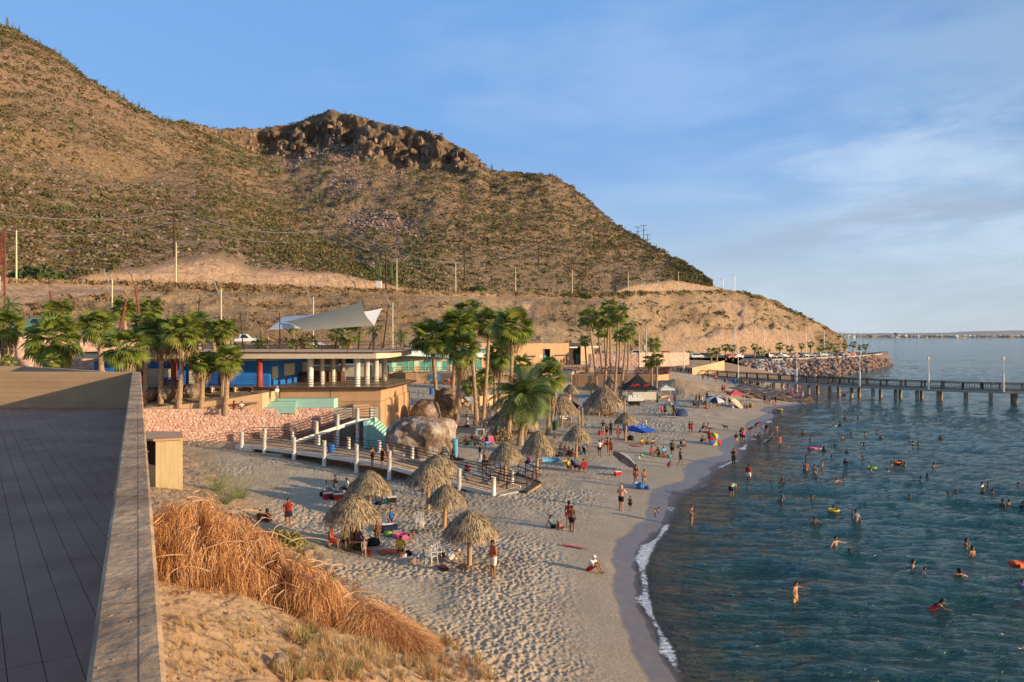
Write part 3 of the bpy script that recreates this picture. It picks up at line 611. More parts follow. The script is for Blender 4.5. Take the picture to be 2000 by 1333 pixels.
# ================================================================ ground platforms
def plat(name, poly, z0, z1, m, label, cat='platform'): return tag(poly_box(name, poly, z0, z1, m), label, cat, kind='structure')
plat('upper_plaza', [(-100, 45), P2(255, 60), P2(255, 75.6), P2(275, 82.2), P2(420, 82.2), P2(420, 100), P2(-60, 87), (-130, 87)], 0, 7.0, M['concrete_grey'], 'paved plaza level under the left palms')
plat('upper_terrace', [P2(800, 152.3), P2(1110, 152.3), P2(1150, 178), P2(1290, 180), P2(1290, 214), P2(700, 160)], 0, 5.25, M['concrete_grey'], 'upper promenade terrace in front of the shops')
plat('car_park', [P2(400, 104), P2(760, 108), P2(760, 116), P2(400, 110)], 3, 8.4, M['concrete_grey'], 'strip of ground behind the pavilion roof')
# planter mound of soil in front of the pavilion
us = np.linspace(0, 1, 60); vs = np.linspace(0, 1, 20); U, V_ = np.meshgrid(us, vs)
Xp = -36.5+U*(P2(512, 79)[0]+36.4); Yp = 77.3+V_*4.8; Xp = Xp*(1); Zp = 5.35+V_*1.2+U*.35+(fbm(Xp*.8, Yp*.8, 4, 12)-.5)*.3
tag(grid_mesh('planter_soil', Xp, Yp, Zp, M['soil']), 'sloping bed of grey soil around the left palms', 'soil bed', kind='structure')
cw = empty('planter_wall', label='peach planter wall with dark vertical joints above the pink stones', cat='wall')
ws = [(262, 76.6, 5.30), (330, 76.9, 5.62), (372, 77.2, 5.80), (440, 77.6, 6.2), (512, 78.2, 6.75)]
for (x0_, d0_, z0_), (x1_, d1_, z1_) in zip(ws[:-1], ws[1:]):
    A_, B_ = P2(x0_, d0_), P2(x1_-1.3, d1_)
    MB().prism([A_, B_, (B_[0], B_[1]+.3), (A_[0], A_[1]+.3)], 4.5, [z0_, z1_, z1_, z0_]).build('wall_panel', M['peach_light'], cw)
A_ = P2(512, 78.2); MB().prism([(A_[0]-.2, A_[1]), A_, (A_[0]+.4, 82), (A_[0]+.1, 82)], 4.5, 6.75).build('wall_panel', M['peach_light'], cw)
plat('lower_court', [P2(505, 79.0), P2(650, 80.9), P2(745, 82), P2(745, 83), P2(505, 83)], 1, 5.0, M['concrete_grey'], 'small paved court behind the top of the pink wall')
# ================================================================ pavilion
pav = empty('pavilion', (-25, 88, 7), label='open beach pavilion with white round columns, blue shop front and flat roof deck', cat='pavilion'); pav.location = (0, 0, 0)
ZP, ZR = 7.12, 10.75
xe = -12.6
poly_box('floor_slab', [(-44, 81.5), (-13.2, 82), (xe, 84.5), (-11.6, 95.3), (-20, 103), (-44, 103)], ZP-.22, ZP, M['brown_steel'], pav)
poly_box('floor', [(-43.9, 81.6), (-13.3, 82.1), (xe-.1, 84.6), (-11.7, 95.2), (-20, 102.9), (-43.9, 102.9)], ZP, ZP+.02, M['floor'], pav)
poly_box('upper_base_wall', [(-44, 82.5), (-13.8, 82.5), (-12.9, 97), (-44, 97)], 5.62, ZP-.23, M['peach'], pav)
poly_box('lower_base_wall', [(-26.2, 83.2), (-13.75, 81.9), (-12.7, 97.6), (-26, 97)], .8, 5.6, M['peach'], pav)
for x_ in (-35, -29.7, -24.4, -19.1):
    MB().box((x_, 82.49, 6.2), (.04, .03, 1.3)).build('wall_joint', M['polewood'], pav)
for y_ in (84, 87.2, 90.2, 93.2, 96):      # vertical ribs on the side wall
    x_ = -13.75+(y_-81.9)*.0669; MB().box((x_+.05, y_, 3.2), (.16, .22, 4.76)).build('rib', M['peach_light'], pav)
# roof
rf = empty('roof'); rf.parent = pav
poly_box('roof_soffit', [(-45, 80.9), (-14.0, 80.9), (-13.1, 84), (-12.7, 99), (-20, 103), (-45, 103)], ZR-.62, ZR-.07, M['beige'], rf)
poly_box('roof_slab', [(-45.2, 80.8), (-14.2, 80.8), (-12.9, 84), (-11.2, 99.6), (-12.7, 104.5), (-45.2, 104.5)], ZR-.068, ZR+.05, M['brown_steel'], rf)
poly_box('roof_deck', [(-45, 81.1), (-14.3, 81.1), (-13.1, 84), (-11.5, 99.5), (-13, 104.3), (-45, 104.3)], ZR+.051, ZR+.06, M['peach_light'], rf)
# columns
for (cx_, cm, rr0) in [(-21.3, 'white', .31), (-16.35, 'white', .31)]:
    for i_, y_ in enumerate((82.9, 86.6, 90.5, 94.4)):
        MB().cyl((cx_+i_*.33, y_, ZP+.02), rr0 if i_ == 0 or cx_ > -17 else .25, ZR-.62-ZP-.02, 18).build('column', M['white'] if i_ == 0 else M['white2'], pav, smooth=True)
for x_ in (-26.35, -35.3, -38.9, -43): MB().cyl((x_, 81.9, ZP+.02), .30, ZR-.62-ZP-.02, 16).build('red_column', M['red_col'], pav, smooth=True)
def railing(parent, pts, h, n_rail, m, post_every=1.8, r=.025, name='rail'):
    pts = [Vector(p) for p in pts]
    for k_ in range(n_rail):
        z = h*(k_+1)/n_rail; MB().tube([p+Vector((0, 0, z)) for p in pts], r, 5).build(name, m, parent)
    for a, b in zip(pts[:-1], pts[1:]):
        n = max(1, int((b-a).length/post_every))
        for i in range(n+1 if b is pts[-1] else n):
            p = a.lerp(b, i/n); MB().tube([p, p+Vector((0, 0, h))], r*1.4, 5).build('railing_post', m, parent)
railing(pav, [(-38, 81.65, ZP), (-13.4, 82.15, ZP), (xe-.15, 84.6, ZP), (-11.75, 95.1, ZP)], 1.05, 4, M['brown_steel'], 3.9, .022)
railing(pav, [(-33, 81, ZR+.05), (-14.3, 81, ZR+.05), (-12.1, 98, ZR+.05)], 1.08, 3, M['brown_steel'], 2.6, .022)
# blue shop
shop = empty('shop_front'); shop.parent = pav
zs0, zs1 = ZP+.02, ZR-.95
MB().prism([(-44, 82.6), (-26.0, 83.9), (-26.0, 84.3), (-44, 83.1)], zs0, zs1).build('blue_wall', M['blue'], shop)
MB().prism([(-25.95, 83.9), (-24.5, 95.0), (-25.2, 95.0), (-26.55, 84.4)], zs0, zs1).build('blue_wall', M['blue'], shop)
MB().prism([(-44, 82.5), (-25.7, 83.8), (-24.2, 97), (-44, 97)], zs1+.01, ZR-.63).build('fascia', M['beige'], shop)
for x_, w_ in ((-31.5, 1.2), (-36.6, .5)): MB().box((x_, 82.55+(x_+44)*.0722, (zs0+zs1)/2), (w_, .1, zs1-zs0-.05), rz=.072).build('navy_panel', M['blue2'], shop)
for x_, w_, z0_, z1_ in ((-33.6, 1.3, 0, 2.45), (-38.0, 1.2, 0, 1.9), (-36.3, 1.4, .9, 1.9), (-40.5, 1.4, 0, 2.4)):
    d_ = MB().box((x_, 82.5+(x_+44)*.0722, zs0+(z0_+z1_)/2), (w_, .14, z1_-z0_), rz=.072).build('shutter_door', M['creamw'], shop)
    sl = MB()
    for q in range(int((z1_-z0_)/.16)): sl.box((x_, 82.42+(x_+44)*.0722, zs0+z0_+.1+q*.16), (w_-.06, .02, .03), rz=.072)
    tag(sl.build('shutter_slats', M['beige'], d_), kind='stuff')
for y_, w_, z0_, z1_ in ((85.2, 1.4, .7, 2.0), (89.0, 2.8, .9, 2.2), (93.6, 2.0, .95, 2.2)):
    x_ = -25.95+(y_-83.9)*.1306; MB().box((x_+.03, y_, zs0+(z0_+z1_)/2), (.1, w_, z1_-z0_), rz=-.128).build('service_window', M['creamw'], shop)
MB().prism([(-24.4, 91), (-21.9, 90.0), (-19.8, 93), (-24, 94)], ZP+.02, ZP+1.15).build('bar_counter', mat('dark_brown_counter', (.10, .045, .03), .6, .2), pav)
# peach parapet behind the roof deck
poly_box('parapet_wall', [P2(395, 104.6), P2(662, 104.6), P2(662, 105), P2(395, 105)], 8.6, 11.25, M['peach_light'], pav)
# box by the ramp landing
poly_box('landing_block', [P2(690, 81.3), P2(719, 81.5), P2(719, 84), P2(690, 84)], 2, 5.35, M['peach_light'], pav)
# teal seating steps behind the pink wall
stp = empty('seating_steps', label='mint green stepped seating below the pavilion fascia', cat='steps')
for i, (xa, xb, d_, z_) in enumerate(((512, 576, 78.6, 5.33), (512, 577, 79.3, 5.55), (512, 578, 80.0, 5.77), (512, 652, 81.0, 5.98))):
    MB().prism([P2(xa, d_), P2(xb, d_+.1), P2(xb+(8 if i == 3 else 0), d_+1.4), P2(xa, d_+1.4)], 4.7, z_).build('step', M['mint'], stp)
# mint stairs from the landing to the sand
mst = empty('beach_stairs', label='mint green stairs coming down from the ramp landing beside the big boulder', cat='stairs')
xs_ = P2(727, 79)[0]; rise = (4.15-1.3)/13
for i in range(13):
    MB().prism([(xs_+i*.235, 76.6+i*.05), (xs_+(i+1)*.235, 76.6+i*.05), (xs_+(i+1)*.235, 81.2), (xs_+i*.235, 81.2)], .8, 4.15-rise*(i+1)).build('step', M['mint'], mst)
MB().prism([(xs_-.4, 76.4), (xs_-.01, 76.4), (xs_-.01, 81.2), (xs_-.4, 81.2)], .8, 4.15).build('stair_wall', M['mint'], mst)
# ================================================================ boardwalk ramps
bd_ = empty('boardwalk', label='raised timber boardwalk ramp with white round posts and brown rails down to the sand', cat='boardwalk')
fA, fB = Vector((-23.4, 71.2)), Vector((-1.15, 57.3)); fd = (fB-fA).normalized(); fn = Vector((-fd.y, fd.x))
def lw(t, s=0): p = fA.lerp(fB, t)+fn*s; return p
zl = lambda t: float(np.interp(t, [0, .49, .63, .88, 1], [2.55, 2.38, 2.12, 1.36, 1.0]))
WL = 3.3
pl_ = MB(); L_ = (fB-fA).length; npl = 118
for i in range(npl):
    t0, t1 = i/npl, (i+.9)/npl; z = zl((t0+t1)/2)
    pl_.prism([tuple(lw(t0, 0)), tuple(lw(t1, 0)), tuple(lw(t1, WL)), tuple(lw(t0, WL))], z-.05, z+random.uniform(-.008, .008))
tag(pl_.build('deck_planks', M['deck'], bd_), kind='stuff')
for s_ in (-.08, WL+.08):
    for t0, t1 in ((0, .49), (.49, .63), (.63, .88), (.88, 1)):
        a, b = lw(t0, s_), lw(t1, s_); MB().beam((a.x, a.y, zl(t0)-.16), (b.x, b.y, zl(t1)-.16), .14, .30).build('edge_beam', M['white'], bd_)
def post_at(p, z0, z1, r=.17, parent=bd_): return MB().cyl((p[0], p[1], z0), r, z1-z0, 14).build('round_post', M['white'], parent, smooth=True)
fpx = [521, 579, 638, 701, 765, 835, 901, 968]
tf = []
for x_ in fpx:
    k_ = (x_-1000)/F; t = (k_*fA.y-fA.x)/((fB.x-fA.x)-k_*(fB.y-fA.y)); tf.append(t); p = lw(t, -.28); post_at(p, float(gz(*p))-.3, zl(t)+1.22)
for x_ in (571, 622, 681, 741, 805, 870, 937, 1000):
    k_ = (x_-1000)/F; a0 = lw(0, WL+.28); b0 = lw(1, WL+.28); t = (k_*a0.y-a0.x)/((b0.x-a0.x)-k_*(b0.y-a0.y)); p = lw(t, WL+.28); post_at(p, float(gz(*p))-.3, zl(min(t, 1))+1.0, .16)
for s_ in (-.1, WL+.1):
    for k_ in range(4):
        MB().tube([(*lw(t, s_), zl(t)+.25+.24*k_) for t in (0, .25, .49, .63, .88, .995)], .028, 5).build('rail', M['brown_steel'], bd_)
# landing at the left and the upper ramp
uA, uB, uC = Vector((-20.6, 74.4)), Vector((-15.3, 78.0)), Vector((-13.6, 79.0)); zA, zB = 2.5, 4.15
poly_box('landing', [(-25.2, 72.2), tuple(lw(0)), tuple(lw(.05, 0)), tuple(lw(.09, WL+.1)), (-20.4, 74.6), (-21.8, 76.6), (-25.5, 76.4)], 2.28, 2.47, M['deck'], bd_)
poly_box('landing_beam', [(-25.4, 72.0), tuple(lw(-.005, -.1)), tuple(lw(-.002, .1)), (-25.2, 72.2)], 2.0, 2.5, M['white'], bd_)
un = Vector((-(uB-uA).normalized().y, (uB-uA).normalized().x)); WU = 2.3
pl_ = MB()
for i in range(44):
    t0, t1 = i/44, (i+.9)/44; a, b = uA.lerp(uB, t0), uA.lerp(uB, t1); z = zA+(zB-zA)*t0
    pl_.prism([tuple(a), tuple(b), tuple(b+un*WU), tuple(a+un*WU)], z-.05, z+.01)
tag(pl_.build('ramp_planks', mat('dark_ramp_boards', (.15, .105, .075), .9, .2, 1.5), bd_), kind='stuff')
poly_box('upper_landing', [tuple(uB), tuple(uC), tuple(uC+un*3.0), tuple(uB+un*WU)], zB-.08, zB, M['deck'], bd_)
MB().beam((uA.x, uA.y, zA-.1), (uB.x, uB.y, zB-.1), .14, .34).build('edge_beam', M['white'], bd_)
MB().beam((uB.x, uB.y-.02, zB-.1), (uC.x, uC.y-.02, zB-.1), .14, .34).build('edge_beam', M['white'], bd_)
for x_, t in ((618, .36), (659, .70), (698, 1.0)):
    p = uA.lerp(uB, t)-un*.1; z = zA+(zB-zA)*t; k_ = (x_-1000)/F; post_at((k_*p.y, p.y), float(gz(k_*p.y, p.y))-.2, z+1.15, .19)
post_at((P2(724, 79)[0], 79), 1.2, 5.3, .19)
for x_, t in ((575, .05), (615, .36), (655, .72)):
    p = uA.lerp(uB, t)+un*(WU+.1); z = zA+(zB-zA)*t; k_ = (x_-1000)/F; post_at((k_*p.y, p.y), 1.4, z+1.0, .18)
for x_ in (472, 517): post_at(P2(x_, 71.7 if x_ < 500 else 76), 1.7, 3.72 if x_ < 500 else 3.55, .19)
for s_ in (-.05, WU+.05):
    for k_ in range(4):
        off = un*s_; MB().tube([(*(uA+off), zA+.25+.26*k_), (*(uB+off), zB+.25+.26*k_), (*(uC+off), zB+.25+.26*k_)], .028, 5).build('rail', M['brown_steel'], bd_)
for k_ in range(4): MB().tube([(-25.2, 72.4, 2.75+.26*k_), (*lw(0, -.1), 2.75+.26*k_)], .028, 5).build('rail', M['brown_steel'], bd_)
for k_ in range(4): MB().tube([(-25.2, 72.4, 2.75+.26*k_), (-25.4, 76.4, 2.75+.26*k_), (-21.8, 76.7, 2.75+.26*k_)], .028, 5).build('rail', M['brown_steel'], bd_)
MB().box((*P2(540, 69.6), 1.5), (1.9, 1.2, 1.1), rz=-.4).build('concrete_footing', M['concrete_grey'], bd_)
poly_box('sand_ramp_slab', [tuple(lw(.985, -.15)), tuple(lw(1.018, -.2)), tuple(lw(1.03, WL*.6)), tuple(lw(1.0, WL+.1))], .3, .94, M['concrete_grey'], bd_)
# railed brown enclosure at the end of the walk
en = empty('viewing_pen', label='low brown steel railed enclosure at the beach end of the boardwalk', cat='railing')
e0, e1, e2, e3 = W(990, 951, 58.2), W(1029, 955, 57.6), W(1056, 935, 61.2), W(1000, 925, 64)
for p in (e0, e1, e2, e3): p.z = .95
e0 = Vector((*P2(990, 58.9), .95)); e1 = Vector((*P2(1029, 58.3), .95)); e2 = Vector((*P2(1057, 62), .95)); e3 = Vector((*P2(1012, 66), .95)); e4 = Vector((*P2(942, 64.5), .95)); e5 = Vector((*P2(958, 61.2), .95))
MB().prism([tuple(e0.xy), tuple(e1.xy), tuple(e2.xy), tuple(e3.xy), tuple(e4.xy), tuple(e5.xy)], .3, .84).build('base_deck', M['deck'], en)
for a, b in ((e0, e1), (e1, e2), (e0, e5), (e5, e4), (e4, e3), (e3, e2)):
    MB().beam(a-Vector((0, 0, .06)), b-Vector((0, 0, .06)), .1, .12).build('base_beam', M['brown_steel'], en)
    for z in (.55, 1.05): MB().beam(a+Vector((0, 0, z)), b+Vector((0, 0, z)), .06, .07).build('rail', M['brown_steel'], en)
    n = max(1, round((b-a).length/1.5))
    for i in range(n): p = a.lerp(b, i/n); MB().box((p.x, p.y, p.z+.52), (.09, .09, 1.1)).build('upright', M['brown_steel'], en)
# ================================================================ shops, wall with mural, peach building
def PS(x, d): return P2(x, d+(x-820)*.06)
sh = empty('glass_shop', label='long low shop with a pale roof and mint green glazed front', cat='building')
zf = 5.27
poly_box('shop_wall', [PS(690, 158), PS(945, 158), PS(945, 166), PS(690, 166)], 5, 8.2, M['peach'], sh)
for i in range(22):
    x0_, x1_ = 700+i*11, 700+i*11+9.2; z1_ = 7.4 if i % 4 else 7.9
    MB().prism([PS(x0_, 157.6), PS(x1_, 157.6), PS(x1_, 157.9), PS(x0_, 157.9)], zf+(1.2 if i % 3 == 1 else .2), z1_).build('window', M['mint_glass'] if i % 4 != 2 else M['mint'], sh)
    MB().prism([PS(x1_+.3, 157.5), PS(x1_+1.2, 157.5), PS(x1_+1.2, 157.95), PS(x1_+.3, 157.95)], zf, 7.9).build('mullion', M['mint'], sh)
MB().prism([PS(690, 156.5), PS(948, 156.5), PS(948, 159), PS(690, 159)], 7.95, [8.0, 8.0, 10.0, 10.0]).build('roof', M['pale_roof'], sh)
for i in range(24): x_ = 692+i*11; a, b = PS(x_, 156.6), PS(x_, 158.8); MB().beam((a[0], a[1], 8.1), (b[0], b[1], 9.9), .1, .06).build('roof_seam', M['mint'], sh)
tw = empty('terrace_wall', label='peach terrace wall with a small blue mural below the shops', cat='wall')
xa = 792
for i in range(10):
    x0_, x1_ = xa+i*31, xa+i*31+30.6; MB().prism([P2(x0_, 151.6), P2(x1_, 151.6), P2(x1_, 152.2), P2(x0_, 152.2)], 1.5, 5.3).build('wall_panel', M['peach_light'], tw)
mu = MB().prism([P2(838, 151.5), P2(861, 151.5), P2(861, 151.58), P2(838, 151.58)], 3.7, 5.2).build('mural', mat('blue_white_mural', (.10, .30, .55), .7, .1, .9, col2=(.55, .68, .78)), tw)
railing(tw, [(*P2(700, 152), 5.3), (*P2(1100, 152), 5.3)], 1.0, 3, M['brown_steel'], 6, .03)
pb = empty('peach_building', label='flat-roofed peach building with dark doorways and slit windows below the hill', cat='building')
Dp = 176
def pbD(x): return Dp-4+(x-912)*.10
def pbx(x0_, x1_, y0_, y1_, d0_, d1_, m, name, par=pb, off=0):
    d1_ += pbD(x1_)-Dp; dL, dR = d0_+pbD(x0_)-Dp, d0_+pbD(x1_)-Dp; d0_ = (dL+dR)/2; z1_ = HC-(y0_-HOR)/F*d0_; z0_ = HC-(y1_-HOR)/F*d0_
    return MB().prism([P2(x0_, dL-off), P2(x1_, dR-off), P2(x1_, d1_), P2(x0_, d1_)], z0_, z1_).build(name, m, par)
for x0_, x1_ in ((912, 965), (965.5, 1010), (1010.5, 1060.5), (1074.5, 1111)): pbx(x0_, x1_, 671, 722, Dp, Dp+9, M['peach'], 'wall_block')
pbx(1060.5, 1074.5, 671, 682, Dp, Dp+9, M['peach'], 'lintel')
pbx(1060.5, 1074.5, 683, 722, Dp+1.5, Dp+9, M['darkglass'], 'doorway')
pbx(1061.5, 1068, 694, 714, Dp+1.2, Dp+1.5, M['mint_glass'], 'door')
pbx(1111.3, 1134, 671, 722, Dp+2.5, Dp+9, mat('dark_brown_render', (.05, .035, .028), .8, .1), 'entrance_tower')
pbx(1125, 1133, 691, 716, Dp+2.2, Dp+2.5, M['mint_glass'], 'door')
pbx(1112, 1128, 678, 680, Dp+.5, Dp+2.5, M['white'], 'canopy_slab'); pbx(1134.5, 1170, 677, 679, Dp+.5, Dp+2.5, M['white'], 'canopy_slab')
pbx(1134.3, 1160, 680, 722, Dp+.2, Dp+9, M['peach_light'], 'wall_block')
pbx(1027, 1046, 695, 698.5, Dp, Dp+.2, M['darkglass'], 'slit_window', off=.15); pbx(1082, 1108, 693, 696, Dp, Dp+.2, M['darkglass'], 'slit_window', off=.15)
pbx(1054, 1058, 694, 698, Dp, Dp+.2, M['white'], 'wall_sign', off=.15); pbx(1079, 1081.5, 693.5, 697.5, Dp, Dp+.2, M['white'], 'wall_sign', off=.15)
fw = empty('forecourt_wall', label='light peach forecourt wall and sloping stair flank in front of the peach building', cat='wall')
MB().prism([P2(1000, 168), P2(1142, 168), P2(1142, 176), P2(1000, 176)], 2, 5.95).build('wall_block', M['peach_light'], fw)
MB().prism([P2(1142.2, 168), P2(1172, 168), P2(1172, 170), P2(1142.2, 170)], 2, [5.95, 4.5, 4.5, 5.95]).build('stair_flank', M['peach_light'], fw)
railing(fw, [(*P2(1052, 168.1), 5.95), (*P2(1141, 168.1), 5.95)], 1.0, 3, M['polewood'], 3, .03)
pw = empty('retaining_wall', label='tall peach retaining wall with a hedge on top behind the black tent', cat='wall')
MB().prism([P2(1096, 157), P2(1282, 153), P2(1306, 158), P2(1306, 178), P2(1096, 176)], .8, 4.75).build('wall_block', M['peach'], pw)
for x_ in (1128, 1160, 1192, 1224, 1256): p = P2(x_, 156.9-(x_-1096)/186*4); MB().box((p[0], p[1]-.04, 3.0), (.06, .1, 3.4)).build('wall_joint', M['polewood'], pw)
bwl = empty('beach_wall', label='low curved pale peach wall edging the sand among the central palms', cat='wall')
bpts = [P2(880, 118), P2(935, 121), P2(962, 124), P2(985, 130), P2(1010, 139)]
for a, b in zip(bpts[:-1], bpts[1:]):
    MB().prism([a, b, (b[0], b[1]+.35), (a[0], a[1]+.35)], 1.0, 3.15).build('wall_panel', M['peach_light'], bwl)
sb = empty('beach_kerb', label='low peach kerb block beside the white canopy', cat='wall')
MB().prism([P2(1292, 139), P2(1336, 147), P2(1337, 149), P2(1292, 141)], .5, [1.7, 1.9, 1.9, 1.7]).build('kerb_block', M['peach_light'], sb)
ew = empty('road_wall', label='short peach wall stepping up beside the road near the pier entrance', cat='wall')
MB().prism([P2(1352, 190), P2(1386, 196), P2(1415, 215), P2(1415, 216), P2(1386, 197.5), P2(1352, 191)], 3.0, [4.7, 5.4, 5.7, 5.7, 5.4, 4.7]).build('wall_panel', M['peach_light'], ew)
# ================================================================ pier
pier = empty('pier', label='long dark-railed pier on rust-stained concrete piles reaching into the bay', cat='pier')
pp_ = [(1300, 205), (1345, 196), (1420, 187), (1500, 177), (1575, 168), (1640, 161), (1720, 155), (1800, 150.5), (1880, 146.5), (1960, 143.5), (2060, 141), (2250, 139)]
pp_ = [Vector((*P2(x, d), 0)) for x, d in pp_]
dkz = lambda i: float(np.interp(i, [0, 1, 2, 11], [3.2, 2.9, 2.55, 2.5]))
m_pd = mat('pier_deck_timber', (.10, .075, .06), .85, .2, 1); m_pr = mat('pier_rail_paint', (.028, .020, .018), .5, .2)
m_pile = mat('rust_stained_pile', (.55, .47, .36), .85, .3, .9, .02, 4, col2=(.30, .13, .05), stretch=(1, 1, .45))
pw_ = 3.6
nrm = []
for i in range(len(pp_)):
    d = (pp_[min(i+1, len(pp_)-1)]-pp_[max(i-1, 0)]).normalized(); nrm.append(Vector((-d.y, d.x, 0)) if d.x > 0 else Vector((d.y, -d.x, 0)))
for i in range(len(pp_)-1):
    a, b = pp_[i], pp_[i+1]; a2, b2 = a+nrm[i]*pw_, b+nrm[i+1]*pw_; z0, z1 = dkz(i), dkz(i+1)
    MB().prism([tuple(a.xy), tuple(b.xy), tuple(b2.xy), tuple(a2.xy)], [z0-.25, z1-.25, z1-.25, z0-.25], [z0, z1, z1, z0]).build('deck_section', m_pd, pier)
    MB().beam((a.x, a.y-.05, z0-.35), (b.x, b.y-.05, z1-.35), .12, .5).build('edge_beam', M['concrete_grey'], pier)
    for side, (s0, s1) in enumerate(((a, b), (a2, b2))):
        for h, tk in ((.25, .06), (1.18, .13), (1.02, .05)):
            MB().beam(s0+Vector((0, 0, z0+h)), s1+Vector((0, 0, z1+h)), .09, tk).build('rail', m_pr, pier)
        bal = MB(); n = int((s1-s0).length/.42)
        for q in range(n): p = s0.lerp(s1, (q+.5)/n); z = z0+(z1-z0)*(q+.5)/n; bal.box((p.x, p.y, z+.6), (.05, .05, .85))
        tag(bal.build('balusters', m_pr, pier), kind='stuff')
        n = max(2, int((s1-s0).length/2.7))
        for q in range(n): p = s0.lerp(s1, q/n); z = z0+(z1-z0)*q/n; MB().box((p.x, p.y, z+.55), (.2, .2, 1.4)).build('railing_post', m_pr, pier)
def on_pier(x):     # point of the pier's near edge at a photo column
    for i in range(len(pp_)-1):
        a, b = pp_[i], pp_[i+1]; ka, kb = a.x/a.y, b.x/b.y; k_ = (x-1000)/F
        if ka <= k_ <= kb:
            t = (k_*a.y-a.x)/((b.x-a.x)-k_*(b.y-a.y)); return a.lerp(b, t), nrm[i], dkz(i+t)
    return pp_[-1], nrm[-1], 2.5
for x in (1355, 1372, 1401, 1425, 1437, 1463, 1509, 1536, 1577, 1618, 1661, 1703, 1748, 1790, 1832, 1886, 1935, 1985, 2040, 2100, 2160):
    p, n_v, z = on_pier(x)
    for s_ in (.35, pw_-.3)+((1.9,) if x in (1832, 1935) else ()):
        q = p+n_v*s_; MB().tube([(q.x, q.y, -3), (q.x, q.y, 0), (q.x, q.y, z-.5)], .33, 12).build('pile', m_pile, pier, smooth=True)
    MB().beam(p+n_v*.1+Vector((0, 0, z-.45)), p+n_v*(pw_-.1)+Vector((0, 0, z-.45)), .5, .35).build('pile_cap', M['concrete_grey'], pier)
def pier_lamp(x, ytop, lab):
    p, n_v, z = on_pier(x); o = empty('street_lamp', (p.x, p.y-.25, z-.3), label=lab, cat='lamp', group='white lamp posts along the pier')
    h = HC-(ytop-HOR)/F*p.y-(z-.3)
    MB().cyl((0, 0, 0), .17, 3.2, 10).build('lamp_base', M['white'], o); MB().tube([(0, 0, 3.2), (0, 0, h-.5)], .085, 8).build('lamp_pole', M['white'], o)
    MB().box((0, 0, h-.3), (.36, .36, .5)).build('lamp_head', M['white'], o)
for x, y, lab in ((1335, 679, 'white lamp post at the landward end of the pier, nearest the pink wall'), (1441, 683, 'white lamp post on the pier in front of the dirt slope'), (1555, 689, 'white lamp post on the pier in front of the rock revetment start'),
    (1678, 694, 'white lamp post on the pier in front of the revetment tip'), (1812, 697, 'white lamp post on the pier over open water, second from the right'), (1958, 697, 'rightmost white lamp post on the pier')): pier_lamp(x, y, lab)
# ================================================================ rocks
def rock_mesh(name, seed, m, sub=2, flat=.8, rough=.28, cuts=6):
    rng = random.Random(seed); bm = bmesh.new(); bmesh.ops.create_icosphere(bm, subdivisions=sub, radius=1)
    for _ in range(cuts):
        nv = Vector((rng.gauss(0, 1), rng.gauss(0, 1), rng.gauss(0, 1))).normalized(); d = rng.uniform(.5, .85) if cuts < 10 else rng.uniform(.38, .8)
        for v in bm.verts:
            e = v.co.dot(nv)-d
            if e > 0: v.co -= nv*e
    for v in bm.verts: v.co *= 1+rng.uniform(-.05, .05)*rough/.28; v.co.z *= flat
    me = bpy.data.meshes.new(name); bm.to_mesh(me); bm.free(); me.materials.append(m); return me
ROCKS = [rock_mesh('rock', 10+i, M['rock'], 1, rng_) for i, rng_ in enumerate((.8, .7, .9, .75, .85, .65))]
ROCKG = [rock_mesh('rock', 30+i, M['rock_grey'], 1, .75) for i in range(3)]
M['cliff_rock'] = mat('crest_rock', (.14, .095, .06), .95, .25, .25, .3, 1.2, col2=(.38, .26, .18))
ROCKC = [rock_mesh('rock', 50+i, M['cliff_rock'], 2, 1.25, .05, 16) for i in range(4)]
def rr(a, b): return random.uniform(a, b)
def rand_rot(): return (rr(0, 6.3), rr(0, 6.3), rr(0, 6.3))
# crest of blocks on the middle hill
cf = empty('rock_crest', label='brown rocky crest of big fractured blocks on the middle hill', cat='cliff', kind='structure')
nH, nC = HX.shape
def hillpt(cx, rt):
    c = int(np.argmin(np.abs(cols-cx))); r_ = int(np.argmin(np.abs(RT[:, 0]-rt))); return Vector((HX[r_, c], HY[r_, c], HZ[r_, c]))
for i in range(290):
    cx = rr(385, 955); wgt = float(np.interp(cx, [385, 480, 560, 640, 760, 950], [.5, .35, .8, 1, 1, .7]))
    if random.random() > wgt: continue
    p = hillpt(cx, rr(6.9, 7.8))-Vector((0, 0, .6)); s_ = rr(1.1, 2.0)**1.75*(.6+.4*wgt)
    o = link('rock', random.choice(ROCKC), cf, p, (rr(-.12, .12), rr(-.12, .12), rr(0, 6)), (s_*rr(.5, 1.1), s_*rr(.6, 1.1), s_*rr(.6, 1.4)))
# revetment
rv = empty('rock_revetment', label='long sloping revetment of pinkish boulders below the far coastal road', cat='rocks', kind='structure')
def rev_edge(t):   # base line and crest line of the revetment
    bx = [(1500, 238), (1560, 240), (1640, 243), (1700, 283), (1745, 342)]; tx = [(1440, 250), (1510, 262), (1600, 283), (1690, 316), (1722, 345)]
    f = lambda L: Vector(P2(np.interp(t, np.linspace(0, 1, 5), [q[0] for q in L]), np.interp(t, np.linspace(0, 1, 5), [q[1] for q in L])))
    return f(bx), f(tx)
nrv = 0; far = []
for i in range(900):
    t = random.random(); s_ = random.random(); b_, c_ = rev_edge(t); p = b_.lerp(c_, s_); z = -.2+s_*(4.3 if t < .9 else 3.2)
    sz_ = rr(.6, 1.4)
    if nrv < 290 and i % 3 == 0:
        gr = t < .30 and random.random() < .75
        link('rock', random.choice(ROCKG if gr else ROCKS), rv, (p.x, p.y, z), rand_rot(), (sz_*1.25, sz_, sz_*.85)); nrv += 1
    else: far.append((p.x, p.y, z, sz_*.8))
